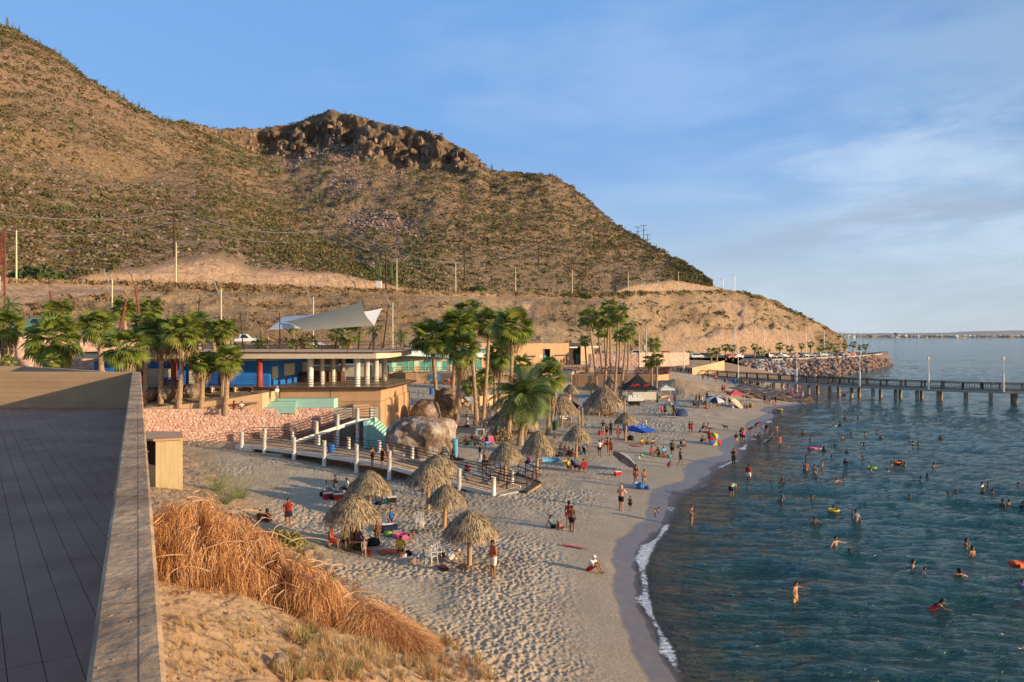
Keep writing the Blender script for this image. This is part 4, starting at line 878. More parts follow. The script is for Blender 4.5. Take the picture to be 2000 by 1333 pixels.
def rocks_stuff(name, lst, meshes, m, parent=None):
    Vs, Fs = [], []; base = 0
    for (x, y, z, s_) in lst:
        me = random.choice(meshes); co = np.empty(len(me.vertices)*3, np.float32); me.vertices.foreach_get('co', co); co = co.reshape(-1, 3)
        Rm = np.array(Euler(rand_rot()).to_matrix()); co = (co@Rm.T)*s_*np.array([rr(.8, 1.2), rr(.8, 1.2), rr(.6, .9)])+np.array([x, y, z])
        fi = np.empty(len(me.polygons)*3, np.int32); me.polygons.foreach_get('vertices', fi); Vs.append(co); Fs.append(fi.reshape(-1, 3)+base); base += len(co)
    o = arr_mesh(name, np.concatenate(Vs), np.concatenate(Fs), m, parent); o['kind'] = 'stuff'; return o
rocks_stuff('small_rocks', far, ROCKS, M['rock'], rv)
# body of the causeway under the road
cb = [rev_edge(t)[0] for t in np.linspace(0, 1, 9)]; ct = [rev_edge(t)[1] for t in np.linspace(0, 1, 9)]
V = []; 
for b_, c_ in zip(cb, ct): V += [(b_.x, b_.y, -1.5), (c_.x, c_.y, 4.15), (c_.x*1.22+3, c_.y*1.22, 4.15), (c_.x*1.23+3, c_.y*1.24, -1.5)]
Fq = [(i*4+k, i*4+k+1, (i+1)*4+k+1, (i+1)*4+k) for i in range(8) for k in range(3)]+[(32, 33, 34, 35)]
tag(arr_mesh('causeway', V, Fq, mat('causeway_fill', (.24, .16, .12), .95, .2, .3)), 'built-up bank carrying the coastal road past the point', 'embankment', kind='structure')
kb = MB()
for a, b in zip(ct[1:-1], ct[2:]): kb.beam((a.x, a.y, 4.45), (b.x, b.y, 4.45), .5, .55)
tag(kb.build('sea_wall', M['concrete_grey']), 'low pale sea wall along the top of the revetment', 'wall')
# three great boulders on the beach
def big_rock(name, c, r, seed, m, label, flat=1, squash=.05, pit=.1):
    bm = bmesh.new(); bmesh.ops.create_icosphere(bm, subdivisions=5, radius=1)
    from mathutils import noise
    for v in bm.verts:
        p = v.co.copy(); a = p.copy()
        k_ = 6 if squash < .3 else 3.2; q = (abs(p.x)**k_+abs(p.y)**k_+abs(p.z)**k_)**(1/k_); p = p/(q*(1-squash)+squash)
        n_ = noise.fractal(a*1.3+Vector((seed, 0, 0)), .8, 2.1, 4); c_ = noise.voronoi(a*1.9+Vector((0, seed, 0)))[0][0]; f_ = noise.fractal(a*5+Vector((seed, 3, 0)), .8, 2, 4)
        p *= 1+n_*.10+(c_-.4)*pit+f_*.065; v.co = Vector((p.x*r[0], p.y*r[1], p.z*r[2]))
    me = bpy.data.meshes.new(name); bm.to_mesh(me); bm.free(); me.polygons.foreach_set('use_smooth', [True]*len(me.polygons)); me.materials.append(m)
    o = link(name, me, None, c, (0, 0, seed)); return tag(o, label, 'boulder')
def boulder_mat(name, white):
    m = bpy.data.materials.new(name); m.use_nodes = True; n, l = m.node_tree.nodes, m.node_tree.links; b = n['Principled BSDF']; tc = n.new('ShaderNodeTexCoord')
    def noise(sc, det=8, r=.65):
        q = n.new('ShaderNodeTexNoise'); q.inputs['Scale'].default_value = sc; q.inputs['Detail'].default_value = det; q.inputs['Roughness'].default_value = r; l.new(tc.outputs['Object'], q.inputs['Vector']); return q.outputs[0]
    def ramp(v, a, c, ca, cb):
        q = n.new('ShaderNodeValToRGB'); l.new(v, q.inputs[0]); e = q.color_ramp.elements; e[0].position = a; e[1].position = c; e[0].color = (*ca, 1); e[1].color = (*cb, 1); return q.outputs[0]
    base = ramp(noise(.9), .38, .62, (.13, .075, .045), (.36, .235, .155)); wh = ramp(noise(1.6), .3, .6, (.36, .27, .21), (.58, .48, .40)); msk = ramp(noise(.5, 9, .75), white-.05, white+.05, (0, 0, 0), (1, 1, 1))
    q = n.new('ShaderNodeMix'); q.data_type = 'RGBA'; l.new(msk, q.inputs[0]); l.new(base, q.inputs[6]); l.new(wh, q.inputs[7]); l.new(q.outputs[2], b.inputs['Base Color']); b.inputs['Roughness'].default_value = .95
    bp = n.new('ShaderNodeBump'); bp.inputs['Strength'].default_value = 1; bp.inputs['Distance'].default_value = .3; l.new(noise(2.4, 9, .7), bp.inputs['Height']); l.new(bp.outputs[0], b.inputs['Normal'])
    return m
def bat(px, D): x, y = P2(px, D); return x, y, float(gz(x, y))
x_, y_, z_ = bat(825, 72.6); big_rock('boulder', (x_, y_, z_+1.5), (2.85, 2.6, 2.15), 1.3, boulder_mat('whitewashed_boulder_rock', .51), 'huge blocky boulder streaked white beside the boardwalk', pit=.16)
x_, y_, z_ = bat(831, 93); big_rock('boulder', (x_, y_, z_+1.6), (1.85, 1.7, 1.75), 4.1, boulder_mat('brown_boulder_rock', .60), 'rounded brown boulder behind the big white-streaked boulder', squash=.8, pit=.2)
x_, y_, z_ = bat(873, 99); big_rock('boulder', (x_, y_, z_+2.0), (1.75, 1.6, 2.5), 7.7, boulder_mat('olive_boulder_rock', .66), 'tall olive-brown boulder with a hole, right of the rounded brown one', squash=.7, pit=.25)
# boulders lying in the palm planter
for px_, d_, r_, lab in ((333, 80.2, (2.0, 1.2, 1.15), 'largest tan boulder in the palm planter'), (372, 80.6, (1.3, .9, .85), 'flat tan boulder at the right end of the planter row'), (296, 79.5, (.9, .7, .6), 'small tan boulder at the left end of the planter row')):
    x_, y_ = P2(px_, d_); big_rock('boulder', (x_, y_, 6.35+r_[2]*.35), r_, px_*.1, boulder_mat('planter_rock_%d' % px_, .58), lab, squash=.6)
# rock shelf running under the pier into the water
shelf = empty('rock_shelf', label='low dark brown rock shelf running into the water under the pier', cat='rocks', kind='structure')
for i in range(120):
    px_ = rr(1440, 1580); t = (px_-1440)/140; py_ = 762+t*20+rr(-9, 11)*(1-t*.5); p = OG(px_, py_); s_ = rr(.5, 1.6)*(1.1-.4*t)
    setmat(link('rock', random.choice(ROCKS[:4]), shelf, (p.x, p.y, p.z-.1), (rr(-.2, .2), rr(-.2, .2), rr(0, 6)), (s_*2.2, s_*1.6, s_*.42)), mat('wet_dark_rock', (.07, .05, .036), .7, .3, .6, .05, 4, col2=(.22, .15, .10)))
# rubble on the bank
for i, (px_, py_, s_, lab) in enumerate(((545, 1302, .30, 'pale round rock on the dry bank in the foreground'), (600, 1085, .32, 'pink rock at the edge of the bank nearest the palapas'), (625, 1107, .38, 'flat tan rock on the edge of the sand below the dead brush'), (640, 1120, .30, 'tan rock lowest in the row edging the sand'),
      (808, 1100, .30, 'tan block of stone by the seated woman in yellow'), (708, 1118, .12, 'small lone pink stone on the sand'), (806, 984, .22, 'round orange stone between the palapas'), (827, 962, .35, 'dark stone beside the palapa pole'), (307, 945, .8, 'rounded brown rock leaning against the ochre hut'), (866, 1098, .22, 'brown stone under the front palapa'))):
    p = OG(px_, py_); me = rock_mesh('rock', 200+i, M['rock'] if i not in (8,) else M['rock_grey'], 2, .75); o = link('rock', me, None, (p.x, p.y, p.z+s_*.3), (0, 0, i), s_); tag(o, lab, 'rock')
rub = []
for i in range(430):
    px_, py_ = (rr(285, 440), rr(925, 990)) if i % 3 else (rr(330, 980), rr(1100, 1330)); p = OG(px_, py_)
    if p.x < OGD(p.x, p.y)+.5: rub.append((p.x, p.y, p.z, rr(.03, .12)))
tag(rocks_stuff('rubble', rub, ROCKS, M['rock']), 'loose pinkish rubble scattered over the bank', 'rubble')
# ================================================================ shrubs over the hills
def clump_mesh(n, rng, flat=.7, ls=1.0):
    """leafy clump: n small quads spread through a flattened ball, unit radius"""
    V = []; Q = []
    for i in range(n):
        a = rng.uniform(0, 6.283); e = math.asin(rng.uniform(-.15, 1)); r_ = rng.uniform(.45, 1)**.5
        c = np.array([math.cos(a)*math.cos(e), math.sin(a)*math.cos(e), math.sin(e)*flat])*r_
        u = np.array([rng.gauss(0, 1) for _ in range(3)]); u /= np.linalg.norm(u); v = np.cross(u, [rng.gauss(0, 1) for _ in range(3)]); v /= np.linalg.norm(v); s_ = rng.uniform(.16, .34)*ls
        b = len(V); V += [c-u*s_-v*s_*.5, c+u*s_-v*s_*.5, c+u*s_*.7+v*s_*.6, c-u*s_*.7+v*s_*.6]; Q.append((b, b+1, b+2, b+3))
    return np.array(V), np.array(Q)
def scatter(name, pts, sizes, protos, m, label=None, cat=None, parent=None, zs=1.0):
    Vs, Qs = [], []; base = 0; pts = np.asarray(pts); sizes = np.asarray(sizes); pid = np.random.randint(0, len(protos), len(pts))
    for k_, (V, Q) in enumerate(protos):
        sel = np.where(pid == k_)[0]
        if not len(sel): continue
        a = np.random.uniform(0, 6.283, len(sel)); c, s_ = np.cos(a), np.sin(a); z = sizes[sel]
        Vx = (V[None, :, 0]*c[:, None]-V[None, :, 1]*s_[:, None])*z[:, None]; Vy = (V[None, :, 0]*s_[:, None]+V[None, :, 1]*c[:, None])*z[:, None]; Vz = V[None, :, 2]*z[:, None]*zs*np.random.uniform(.7, 1.3, (len(sel), 1))
        A = np.stack([Vx, Vy, Vz], -1)+pts[sel][:, None, :]
        Qq = (Q[None]+(np.arange(len(sel))*len(V))[:, None, None]+base); Vs.append(A.reshape(-1, 3)); Qs.append(Qq.reshape(-1, Q.shape[1])); base += len(sel)*len(V)
    o = arr_mesh(name, np.concatenate(Vs), np.concatenate(Qs), m, parent); return tag(o, label, cat, kind='stuff')
rng0 = random.Random(5); protos = [clump_mesh(11, rng0) for _ in range(6)]
M['scrub1'] = mat('olive_scrub', (.07, .072, .022), .95, .3, .15, col2=(.17, .15, .05), trans=.15, isl=.4); M['scrub2'] = mat('brown_dry_scrub', (.125, .075, .034), .95, .3, .15, col2=(.24, .15, .07), trans=.15, isl=.4); M['scrub3'] = mat('straw_grass', (.46, .32, .16), .95, .2, .3, trans=.15, isl=.4, col2=(.66, .48, .26))
M['scrub4'] = mat('green_scrub', (.06, .085, .025), .95, .3, .2, col2=(.11, .13, .04), trans=.15)
def hill_pts(n, c0, c1, r0, r1, dens=None):
    c = np.random.uniform(c0, c1, n); r_ = np.random.uniform(r0, r1, n)
    if r0 > 5 and r1 > 7.6: r_ = np.interp(np.random.uniform(0, 1, n), [0, .40, .91, 1], [5.02, 6, 7, r1])
    ci = np.clip(np.searchsorted(cols, c), 1, len(cols)-1); ri = np.clip(np.searchsorted(RT[:, 0], r_), 1, nH-1)
    fc = (c-cols[ci-1])/(cols[ci]-cols[ci-1]); fr = (r_-RT[ri-1, 0])/np.maximum(1e-6, RT[ri, 0]-RT[ri-1, 0])
    def bl(A): return (A[ri-1, ci-1]*(1-fc)+A[ri-1, ci]*fc)*(1-fr)+(A[ri, ci-1]*(1-fc)+A[ri, ci]*fc)*fr
    P_ = np.stack([bl(HX), bl(HY), bl(HZ)], -1); keep = (bl(screeM) < np.random.uniform(.3, 1.1, n)) & (bl(np.clip(pink, 0, 1)) < .5) & (bl(cliffw) < np.random.uniform(.1, .8, n))
    if dens is not None: keep &= fbm(P_[:, 0]*.03, P_[:, 2]*.03, 3, dens) > np.random.uniform(.18, .52, n)
    return P_[keep]
def px_uniform(n, r0, r1, c0=-60, c1=1650, dens=None):
    if r0 > 5: c1 = 1388   # roughly even over the slope as the hill is seen
    p = hill_pts(n, c0, c1, r0, r1, dens); return p
for nm, n, mm_, (s0, s1), dn, lab in (('brown_scrub', 19000, 'scrub2', (.45, 1.35), 3, 'low brown dry scrub scattered over the hills'), ('olive_scrub', 18000, 'scrub1', (.5, 1.75), 13, 'olive-green desert bushes dotted over the hills')):
    p = px_uniform(n, 5.15, 8.05, dens=dn); s_ = np.random.uniform(s0, s1, len(p))**1.3*np.clip(.55+p[:, 1]/800, .6, 1.15); scatter(nm, p, s_, protos, M[mm_], lab, 'scrub', zs=.85)
q_ = hill_pts(7000, 380, 930, 5.1, 7.3); q_ = q_[np.random.uniform(0, 1, len(q_)) < np.exp(-((((q_[:, 0]/q_[:, 1]*F+1000)-(400+(430-(HOR-(q_[:, 2]-HC)*F/q_[:, 1]))*-1.15+60))/120)**2))]
scatter('gully_scrub', q_, np.random.uniform(.5, 1.5, len(q_)), protos, M['scrub1'], 'greener scrub filling the gully between the hills', 'scrub', zs=1.0)
p = px_uniform(1500, 1.0, 3.1, dens=23); scatter('slope_scrub', p, np.random.uniform(.4, 1.3, len(p)), protos, M['scrub2'], 'dry bushes on the cut slope below the bench road', 'scrub', zs=.9)
p = px_uniform(800, 1.0, 3.0, 1100, 1650, 29); scatter('green_bushes', p, np.random.uniform(.5, 2.0, len(p)), protos, M['scrub4'], 'dark green bushes on the headland slope', 'scrub', zs=.9)
p = px_uniform(9000, 5.1, 8.0); 
sel = np.random.uniform(0, 1, len(p)) < .55; rocks_ = p[sel]
def chips(n):
    V = []; Q = []
    for _ in range(1):
        V += [(-1, -1, -.3), (1, -.9, -.3), (.8, 1, -.3), (-.9, .9, -.3), (-.6, -.6, .7), (.5, -.7, .6), (.6, .5, .8), (-.5, .6, .5)]; Q += [(4, 5, 6, 7), (0, 1, 5, 4), (1, 2, 6, 5), (2, 3, 7, 6), (3, 0, 4, 7)]
    return np.array(V, float), np.array(Q)
scatter('hill_stones', rocks_, np.random.uniform(.18, .6, len(rocks_)), [chips(1)], mat('hill_stone', (.22, .15, .10), .95, .25, .2, col2=(.38, .28, .20)), 'loose stones strewn over the hillsides', 'stones')
c = np.random.uniform(560, 900, 22000); r_ = np.random.uniform(5, 7.6, 22000); ci = np.clip(np.searchsorted(cols, c), 0, len(cols)-1); ri = np.clip(np.searchsorted(RT[:, 0], r_), 0, nH-1)
k_ = screeM[ri, ci] > .5; P_ = np.stack([HX[ri, ci], HY[ri, ci], HZ[ri, ci]], -1)[k_]+np.random.uniform(-.6, .6, (k_.sum(), 3))
scatter('scree', P_, np.random.uniform(.2, .85, len(P_))**1.3, [chips(1)], mat('scree_rock', (.17, .115, .085), .95, .25, .2, col2=(.36, .25, .195), isl=.5), 'pale scree slides of broken rock down the middle hill', 'scree')
# dry grass along the bench edge and the cut slope
def tuft(n, rng, h=1.0, spread=.5, w=.05):
    V = []; Q = []
    for i in range(n):
        a = rng.uniform(0, 6.283); l_ = rng.uniform(.5, 1)*h; s_ = rng.uniform(.1, spread); bx, by = rng.uniform(-.15, .15), rng.uniform(-.15, .15); dx_, dy_ = math.cos(a), math.sin(a); px_, py_ = -dy_*w, dx_*w
        b = len(V); V += [(bx-px_, by-py_, 0), (bx+px_, by+py_, 0), (bx+dx_*s_+px_*.3, by+dy_*s_+py_*.3, l_), (bx+dx_*s_-px_*.3, by+dy_*s_-py_*.3, l_)]; Q.append((b, b+1, b+2, b+3))
    return np.array(V), np.array(Q)
tufts = [tuft(12, rng0, .9, .6, .07) for _ in range(4)]
p = np.concatenate([px_uniform(3400, 2.6, 3.3), px_uniform(3200, 1.0, 2.7, dens=33)]); scatter('dry_grass', p, np.random.uniform(.22, .7, len(p)), tufts, M['scrub3'], 'golden dry grass along the bench road and cut slope', 'grass')
# cardon cacti: one kind, many individuals
M['cactus'] = mat('cactus_green', (.09, .115, .04), .8, .2, .5, col2=(.15, .16, .06))
def cactus_mesh(seed):
    rng = random.Random(seed); b = MB(); n = rng.randint(3, 7)
    for i in range(n):
        a = rng.uniform(0, 6.28); r_ = rng.uniform(.15, .9) if i else 0; h = rng.uniform(.55, 1) if i else 1
        b.tube([(0, 0, 0) if i == 0 else (r_*.2*math.cos(a), r_*.2*math.sin(a), .12), (r_*.26*math.cos(a), r_*.26*math.sin(a), .26), (r_*.28*math.cos(a), r_*.28*math.sin(a), h)], [.02, .028, .018], 5)
    return b.mesh('cactus', M['cactus'])
cact = [cactus_mesh(i) for i in range(6)]
spots = [(13, 7.95, 7), (37, 7.9, 5), (108, 7.95, 5), (147, 7.95, 4), (197, 7.96, 3.5), (230, 7.95, 5), (240, 7.95, 5), (570, 7.95, 4), (598, 7.95, 4), (675, 7.97, 5), (790, 7.95, 5), (960, 7.95, 7), (981, 7.95, 4), (1123, 7.95, 5), (1120, 7.9, 3)]
spots += [(rr(20, 330), 8-rr(.1, 1)**1.2*2.2, rr(3, 5.5)) for _ in range(50)]+[(rr(400, 640), rr(5.9, 7.2), rr(4, 8)) for _ in range(55)]+[(rr(620, 1000), rr(5.1, 6.6), rr(4, 8)) for _ in range(38)]+[(rr(0, 700), rr(5.3, 7.5), rr(3, 6)) for _ in range(35)]+[(rr(800, 1350), rr(5.2, 7.9), rr(3, 5)) for _ in range(25)]
for i, (cx, rt, h) in enumerate(spots):
    p = hillpt(cx, rt); lab = (f'{("short", "slender", "many-armed")[i % 3]} cardon cactus on the skyline of the {"left" if cx < 400 else "middle"} hill' if rt > 7.88 else f'{("tall", "thick")[h > 6]} green cardon cactus {"just below the rocky crest" if rt > 6.9 and cx > 380 else "high on the left hill" if rt > 6.9 else "in the gully between the two hills" if 400 < cx < 760 else "on the lower slope of the middle hill" if cx < 1000 else "on the bare right-hand slope" if cx > 1000 else "low on the left hill"}')
    o = link('cactus', cact[i % 6], None, p-Vector((0, 0, .3)), (0, 0, rr(0, 6)), h*.7); tag(o, lab, 'cactus', 'cardon cacti on the hills')
for cx, rt, s_, lab in ((932, 3.6, 3.6, 'round green bush at the edge of the bench road'), (1140, 2.1, 3.0, 'green bush on the terraced slope below the road'), (78, 4.9, 5.5, 'dark spreading bush at the foot of the left hill')):
    V, Q = clump_mesh(900, rng0, .7, .5); p = hillpt(cx, rt); o = arr_mesh('bush', V*s_*.8*np.array([1.2, 1, 1])*1.0, Q, M['scrub4']); o.location = p; tag(o, lab, 'bush')
p = hillpt(80, 4.2); o = link('boulder', ROCKG[0], None, p+Vector((0, 0, .8)), (0, 0.3, .6), (3.0, 1.5, 1.3)); tag(o, 'flat grey boulder beside the bench road at far left', 'boulder')
# ================================================================ palms
M['frond'] = mat('fan_palm_leaf', (.13, .18, .025), .5, .3, 1.2, spec=.4, col2=(.28, .32, .055), trans=.38, isl=.35)
M['frond2'] = mat('fan_palm_leaf_yellowing', (.20, .23, .035), .6, .25, 1.2, col2=(.34, .33, .07), trans=.36)
M['feather'] = mat('date_palm_leaf', (.13, .19, .05), .6, .3, 1.2, col2=(.16, .20, .06), trans=.25)
M['skirt'] = mat('dead_frond_thatch', (.25, .155, .08), .95, .3, 1.5, col2=(.46, .33, .19), isl=.5)
M['trunk'] = mat('palm_trunk_bark', (.30, .185, .105), .95, .25, 2, .03, 7, stretch=(1, 1, 3), col2=(.44, .30, .19))
def fan_frond(seed, droop):
    rng = random.Random(seed); V = []; Fq = []
    def quad(a, b, c, d): k_ = len(V); V.extend([a, b, c, d]); Fq.append((k_, k_+1, k_+2, k_+3))
    # petiole, arching
    pts = []; x = z = 0; ang = R(0)
    for i in range(4): pts.append(Vector((x, 0, z))); x += .15*math.cos(ang); z += .15*math.sin(ang); ang -= droop*.12
    for a, b in zip(pts[:-1], pts[1:]): quad(a+Vector((0, -.012, 0)), a+Vector((0, .012, 0)), b+Vector((0, .01, 0)), b+Vector((0, -.01, 0)))
    h = pts[-1]; nl = 15
    for i in range(nl):
        a = R(-88+176*i/(nl-1)); L = .55*(1-.28*(abs(a)/1.54)**2)*rng.uniform(.88, 1.08); w_ = .044
        d1 = Vector((math.cos(a)*math.cos(ang), math.sin(a), math.sin(ang)*math.cos(a)-.10*abs(math.sin(a)))).normalized(); sd_ = Vector((-math.sin(a), math.cos(a), 0))
        m1 = h+d1*L*.55; d2 = (d1+Vector((0, 0, -.35-.55*droop*rng.uniform(.6, 1.4)))).normalized(); e = m1+d2*L*.5
        quad(h-sd_*.006, h+sd_*.006, m1+sd_*w_, m1-sd_*w_); quad(m1-sd_*w_, m1+sd_*w_, e+sd_*.004, e-sd_*.004)
    me = bpy.data.meshes.new('frond'); me.from_pydata([tuple(v) for v in V], [], Fq); me.materials.append(M['frond'] if seed % 4 else M['frond2']); return me
FAN = [fan_frond(i, d) for i, d in enumerate((.3, .6, .9, 1.3, .5, .8, 1.1, 1.6))]
def feather_frond(seed, droop):
    rng = random.Random(seed); V = []; Fq = []
    pts = []; x = z = 0; ang = .1
    for i in range(11): pts.append(Vector((x, 0, z))); x += .1*math.cos(ang); z += .1*math.sin(ang); ang -= droop*.16
    for i in range(10):
        a, b = pts[i], pts[i+1]; k_ = len(V); V.extend([a+Vector((0, -.01, 0)), a+Vector((0, .01, 0)), b+Vector((0, .008, 0)), b+Vector((0, -.008, 0))]); Fq.append((k_, k_+1, k_+2, k_+3))
        if i < 1: continue
        for s_ in (-1, 1):
            for q in (0, .33, .66):
                p = a.lerp(b, q); L = .30*math.sin(math.pi*min(1, (i+q+1)/12))*rng.uniform(.8, 1.1)+.04; t = (b-a).normalized(); d = (t*.55+Vector((0, s_*.8, -.12-rng.uniform(0, .25)))).normalized(); k_ = len(V)
                V.extend([p, p+t*.03, p+d*L+t*.008+Vector((0, 0, -L*.25)), p+d*L+Vector((0, 0, -L*.25))]); Fq.append((k_, k_+1, k_+2, k_+3))
    me = bpy.data.meshes.new('frond'); me.from_pydata([tuple(v) for v in V], [], Fq); me.materials.append(M['feather']); return me
FEA = [feather_frond(i, d) for i, d in enumerate((.5, .8, 1.1, 1.4))]
def skirt_mesh(seed, L, r0):
    rng = random.Random(seed); V = []; Fq = []
    for i in range(150):
        a = rng.uniform(0, 6.283); z0 = -rng.uniform(0, .55)*L; l_ = rng.uniform(.3, .5)*L+.2; rb = r0*.35; rt_ = rb+rng.uniform(.3, 1)*r0*(.9 if z0 > -.3*L else .7)
        c, s_ = math.cos(a), math.sin(a); w_ = rng.uniform(.025, .07); tx, ty = -s_*w_, c*w_; z1 = z0-l_*.45; z2 = z0-l_
        k_ = len(V); V += [(c*rb-tx*.4, s_*rb-ty*.4, z0), (c*rb+tx*.4, s_*rb+ty*.4, z0), (c*rt_+tx, s_*rt_+ty, z1), (c*rt_-tx, s_*rt_-ty, z1), (c*rt_*.72+tx*.3, s_*rt_*.72+ty*.3, z2), (c*rt_*.72-tx*.3, s_*rt_*.72-ty*.3, z2)]; Fq += [(k_, k_+1, k_+2, k_+3), (k_+3, k_+2, k_+4, k_+5)]
    me = bpy.data.meshes.new('dead_frond_skirt'); me.from_pydata(V, [], Fq); me.materials.append(M['skirt']); return me
SK = {}
def palm(crown, base, r_, label, group, n=26, skirt=0.0, kind='fan', tr=.17, sway=.4):
    """crown and base are world points, r_ the crown radius in metres"""
    crown = Vector(crown); base = Vector(base); o = empty('palm_tree', base, 0, label, 'palm tree', group)
    c = crown-base; h = c.z; rng = random.Random(int(abs(crown.x*13+crown.z*7)))
    pts = []; rads = []; nseg = max(5, int(h/.45))
    for i in range(nseg+1):
        t = i/nseg; p = Vector((c.x*t+math.sin(t*3.1)*sway*.25*rng.uniform(.7, 1.2)*.5, c.y*t, h*t)); pts.append(p); rads.append((tr*(1.45-.62*t) if t < .12 else tr*(1.28-.4*t))*(1.0+.10*(i % 2)))
    pts[0].z -= .4; MB().tube(pts, rads, 9).build('trunk', M['trunk'], o)
    protos_, sizes = (FAN, r_*1.0) if kind == 'fan' else (FEA, r_)
    for i in range(n):
        t = (i+.5)/n; elv = R(78)-t*R(112 if kind == 'fan' else 105)+rng.uniform(-.15, .15); az_ = i*2.399+rng.uniform(-.3, .3)
        k_ = min(len(protos_)-1, int(rng.uniform(0, len(protos_)*.5)+t*len(protos_)*.5)); s_ = sizes*rng.uniform(.85, 1.1)
        f = link('frond', protos_[k_], o, c, (rng.uniform(-.4, .4), -elv, az_), s_); f.rotation_mode = 'XYZ'
        f.rotation_euler = (Matrix.Rotation(az_, 3, 'Z')@Matrix.Rotation(-elv, 3, 'Y')@Matrix.Rotation(rng.uniform(-.5, .5), 3, 'X')).to_euler()
    if skirt > .1:
        key = (round(skirt, 0), round(r_, 0)); 
        if key not in SK: SK[key] = skirt_mesh(int(skirt*10+r_), max(.8, key[0]), max(.5, r_*.42))
        link('dead_frond_skirt', SK[key], o, c-Vector((0, 0, .05)), (0, 0, rng.uniform(0, 6)))
    return o
def palm_px(cx, cy, rp, bx, by, label, group, D=None, zb=None, **kw):
    if D is None: b = OG(bx, by); D = b.y
    else: b = W(bx, by, D)
    if zb is not None: b.z = zb
    return palm(W(cx, cy, D), b, rp*D/F*1.12, label, group, **kw)
GL = 'fan palms in the planter left of the pavilion'
for cx, cy, rp, bx, by, D, sk, lab in [
    (8, 640, 36, 5, 735, 73, 2.6, 'fan palm at the far left edge behind the terrace wall'), (104, 668, 50, 100, 745, 70, 2.8, 'biggest fan palm of the left group, heavy dead skirt, behind the terrace wall'),
    (112, 612, 27, 112, 690, 86, 0, 'smaller fan palm rising behind the biggest left palm'), (191, 640, 34, 199, 735, 76, 2.4, 'fan palm third from the left behind the terrace wall'),
    (241, 606, 23, 245, 665, 96, 1.0, 'slim fan palm by the road above the left group'), (247, 682, 40, 240, 760, 66, 2.0, 'low broad fan palm just above the corner of the terrace'),
    (295, 604, 22, 296, 690, 90, 0, 'high fan palm beside the leaning rusty mast'), (284, 635, 27, 284, 783, 79.2, 1.2, 'fan palm with a curved trunk at the left of the planter'),
    (314, 652, 36, 314, 786, 78.6, 2.9, 'fan palm with a thick beige skirt and short stump base in the planter'), (357, 652, 38, 349, 802, 77.1, 3.4, 'tall fan palm with the thickest skirt, rooted at the pink wall'),
    (381, 634, 27, 387, 768, 80.6, 2.2, 'fan palm behind the thick-skirted one, blue shop beyond'), (417, 652, 19, 419, 760, 86, 0, 'small fan palm crown left of the lamp pole above the pavilion'),
    (438, 646, 25, 435, 770, 80.2, 1.9, 'tall fan palm in front of the blue wall, lamp pole through its crown'), (395, 712, 25, 393, 802, 77.2, 2.0, 'short fan palm in front of the white shutter doors'), (444, 704, 29, 440, 804, 77.4, 2.4, 'short fan palm at the right end of the planter')]:
    palm_px(cx, cy, rp*1.22, bx, by, lab, GL, D=D, skirt=sk, n=40, tr=.2)
GF = 'young palms on the pavilion roof and beyond'
for cx, cy, rp, by, D, lab, kd in [(20, 600, 24, 660, 90, 'feathery palm rising behind the far left fan palm', 'feather'), (100, 706, 22, 728, 44, 'sapling palm peeking over the terrace wall', 'fan'), (15, 706, 16, 724, 46, 'small sapling palm at the far left over the wall', 'fan'),
    (510, 677, 20, 690, 100, 'young palm just left of the first sail mast', 'fan'), (579, 676, 22, 690, 100, 'young palm under the left corner of the sail', 'fan'), (603, 674, 22, 690, 100, 'dark young palm under the middle of the sail', 'fan'), (683, 655, 29, 690, 100, 'largest young palm under the sail', 'fan'),
    (573, 638, 18, 672, 114, 'feathery palm behind the sail', 'feather'), (729, 648, 17, 690, 106, 'feathery palm right of the sail mast', 'feather'), (785, 654, 18, 676, 118, 'feathery palm right of the pavilion roof', 'feather'), (655, 655, 18, 690, 104, 'thin young palm left of the largest one under the sail', 'fan')]:
    palm_px(cx, cy, rp, cx, by, lab, GF, D=D, n=16, kind=kd, tr=.12)
GC = 'tall fan palms in the middle of the beach'
for cx, cy, rp, bx, by, sk, n, lab in [(843, 662, 34, 856, 826, 2.4, 34, 'tall fan palm leftmost of the central cluster'), (894, 640, 32, 877, 828, 3.0, 34, 'tall fan palm behind the big boulder, second of the central cluster'), (903, 684, 30, 885, 838, 4.2, 32, 'fan palm with a long dead skirt leaning right behind the boulder'),
    (915, 608, 23, 931, 822, 1.0, 26, 'highest thin fan palm of the central cluster'), (956, 634, 28, 943, 827, 2.2, 28, 'slender dark-trunked fan palm left of the central pair'), (1001, 643, 36, 993, 853, 2.6, 36, 'tall pale-trunked fan palm beside the date palm'),
    (978, 692, 26, 973, 802, 3.5, 26, 'shorter skirted fan palm behind the pale-trunked one'), (1018, 713, 18, 1018, 775, 1.5, 20, 'small fan palm in front of the peach building'), (948, 738, 18, 950, 795, 2.5, 18, 'low fan palm half hidden in the central cluster'), (919, 752, 18, 921, 802, 3.0, 20, 'low bushy fan palm behind the seated families'),
    (1073, 738, 28, 1070, 850, 4.6, 30, 'fan palm with long mixed skirt right of the date palm'), (1074, 712, 15, 1078, 770, .5, 16, 'small fan palm behind the long-skirted one'), (965, 700, 18, 966, 800, 2, 18, 'thin fan palm standing between two taller ones')]:
    palm_px(cx, cy, rp*1.32, bx, by, lab, GC, skirt=sk, n=n+14, tr=.2)
dp = palm_px(1024, 775, 62, 1015, 870, 'green date palm with orange fruit clusters in the middle of the beach', 'date palm', n=58, kind='feather', tr=.26)
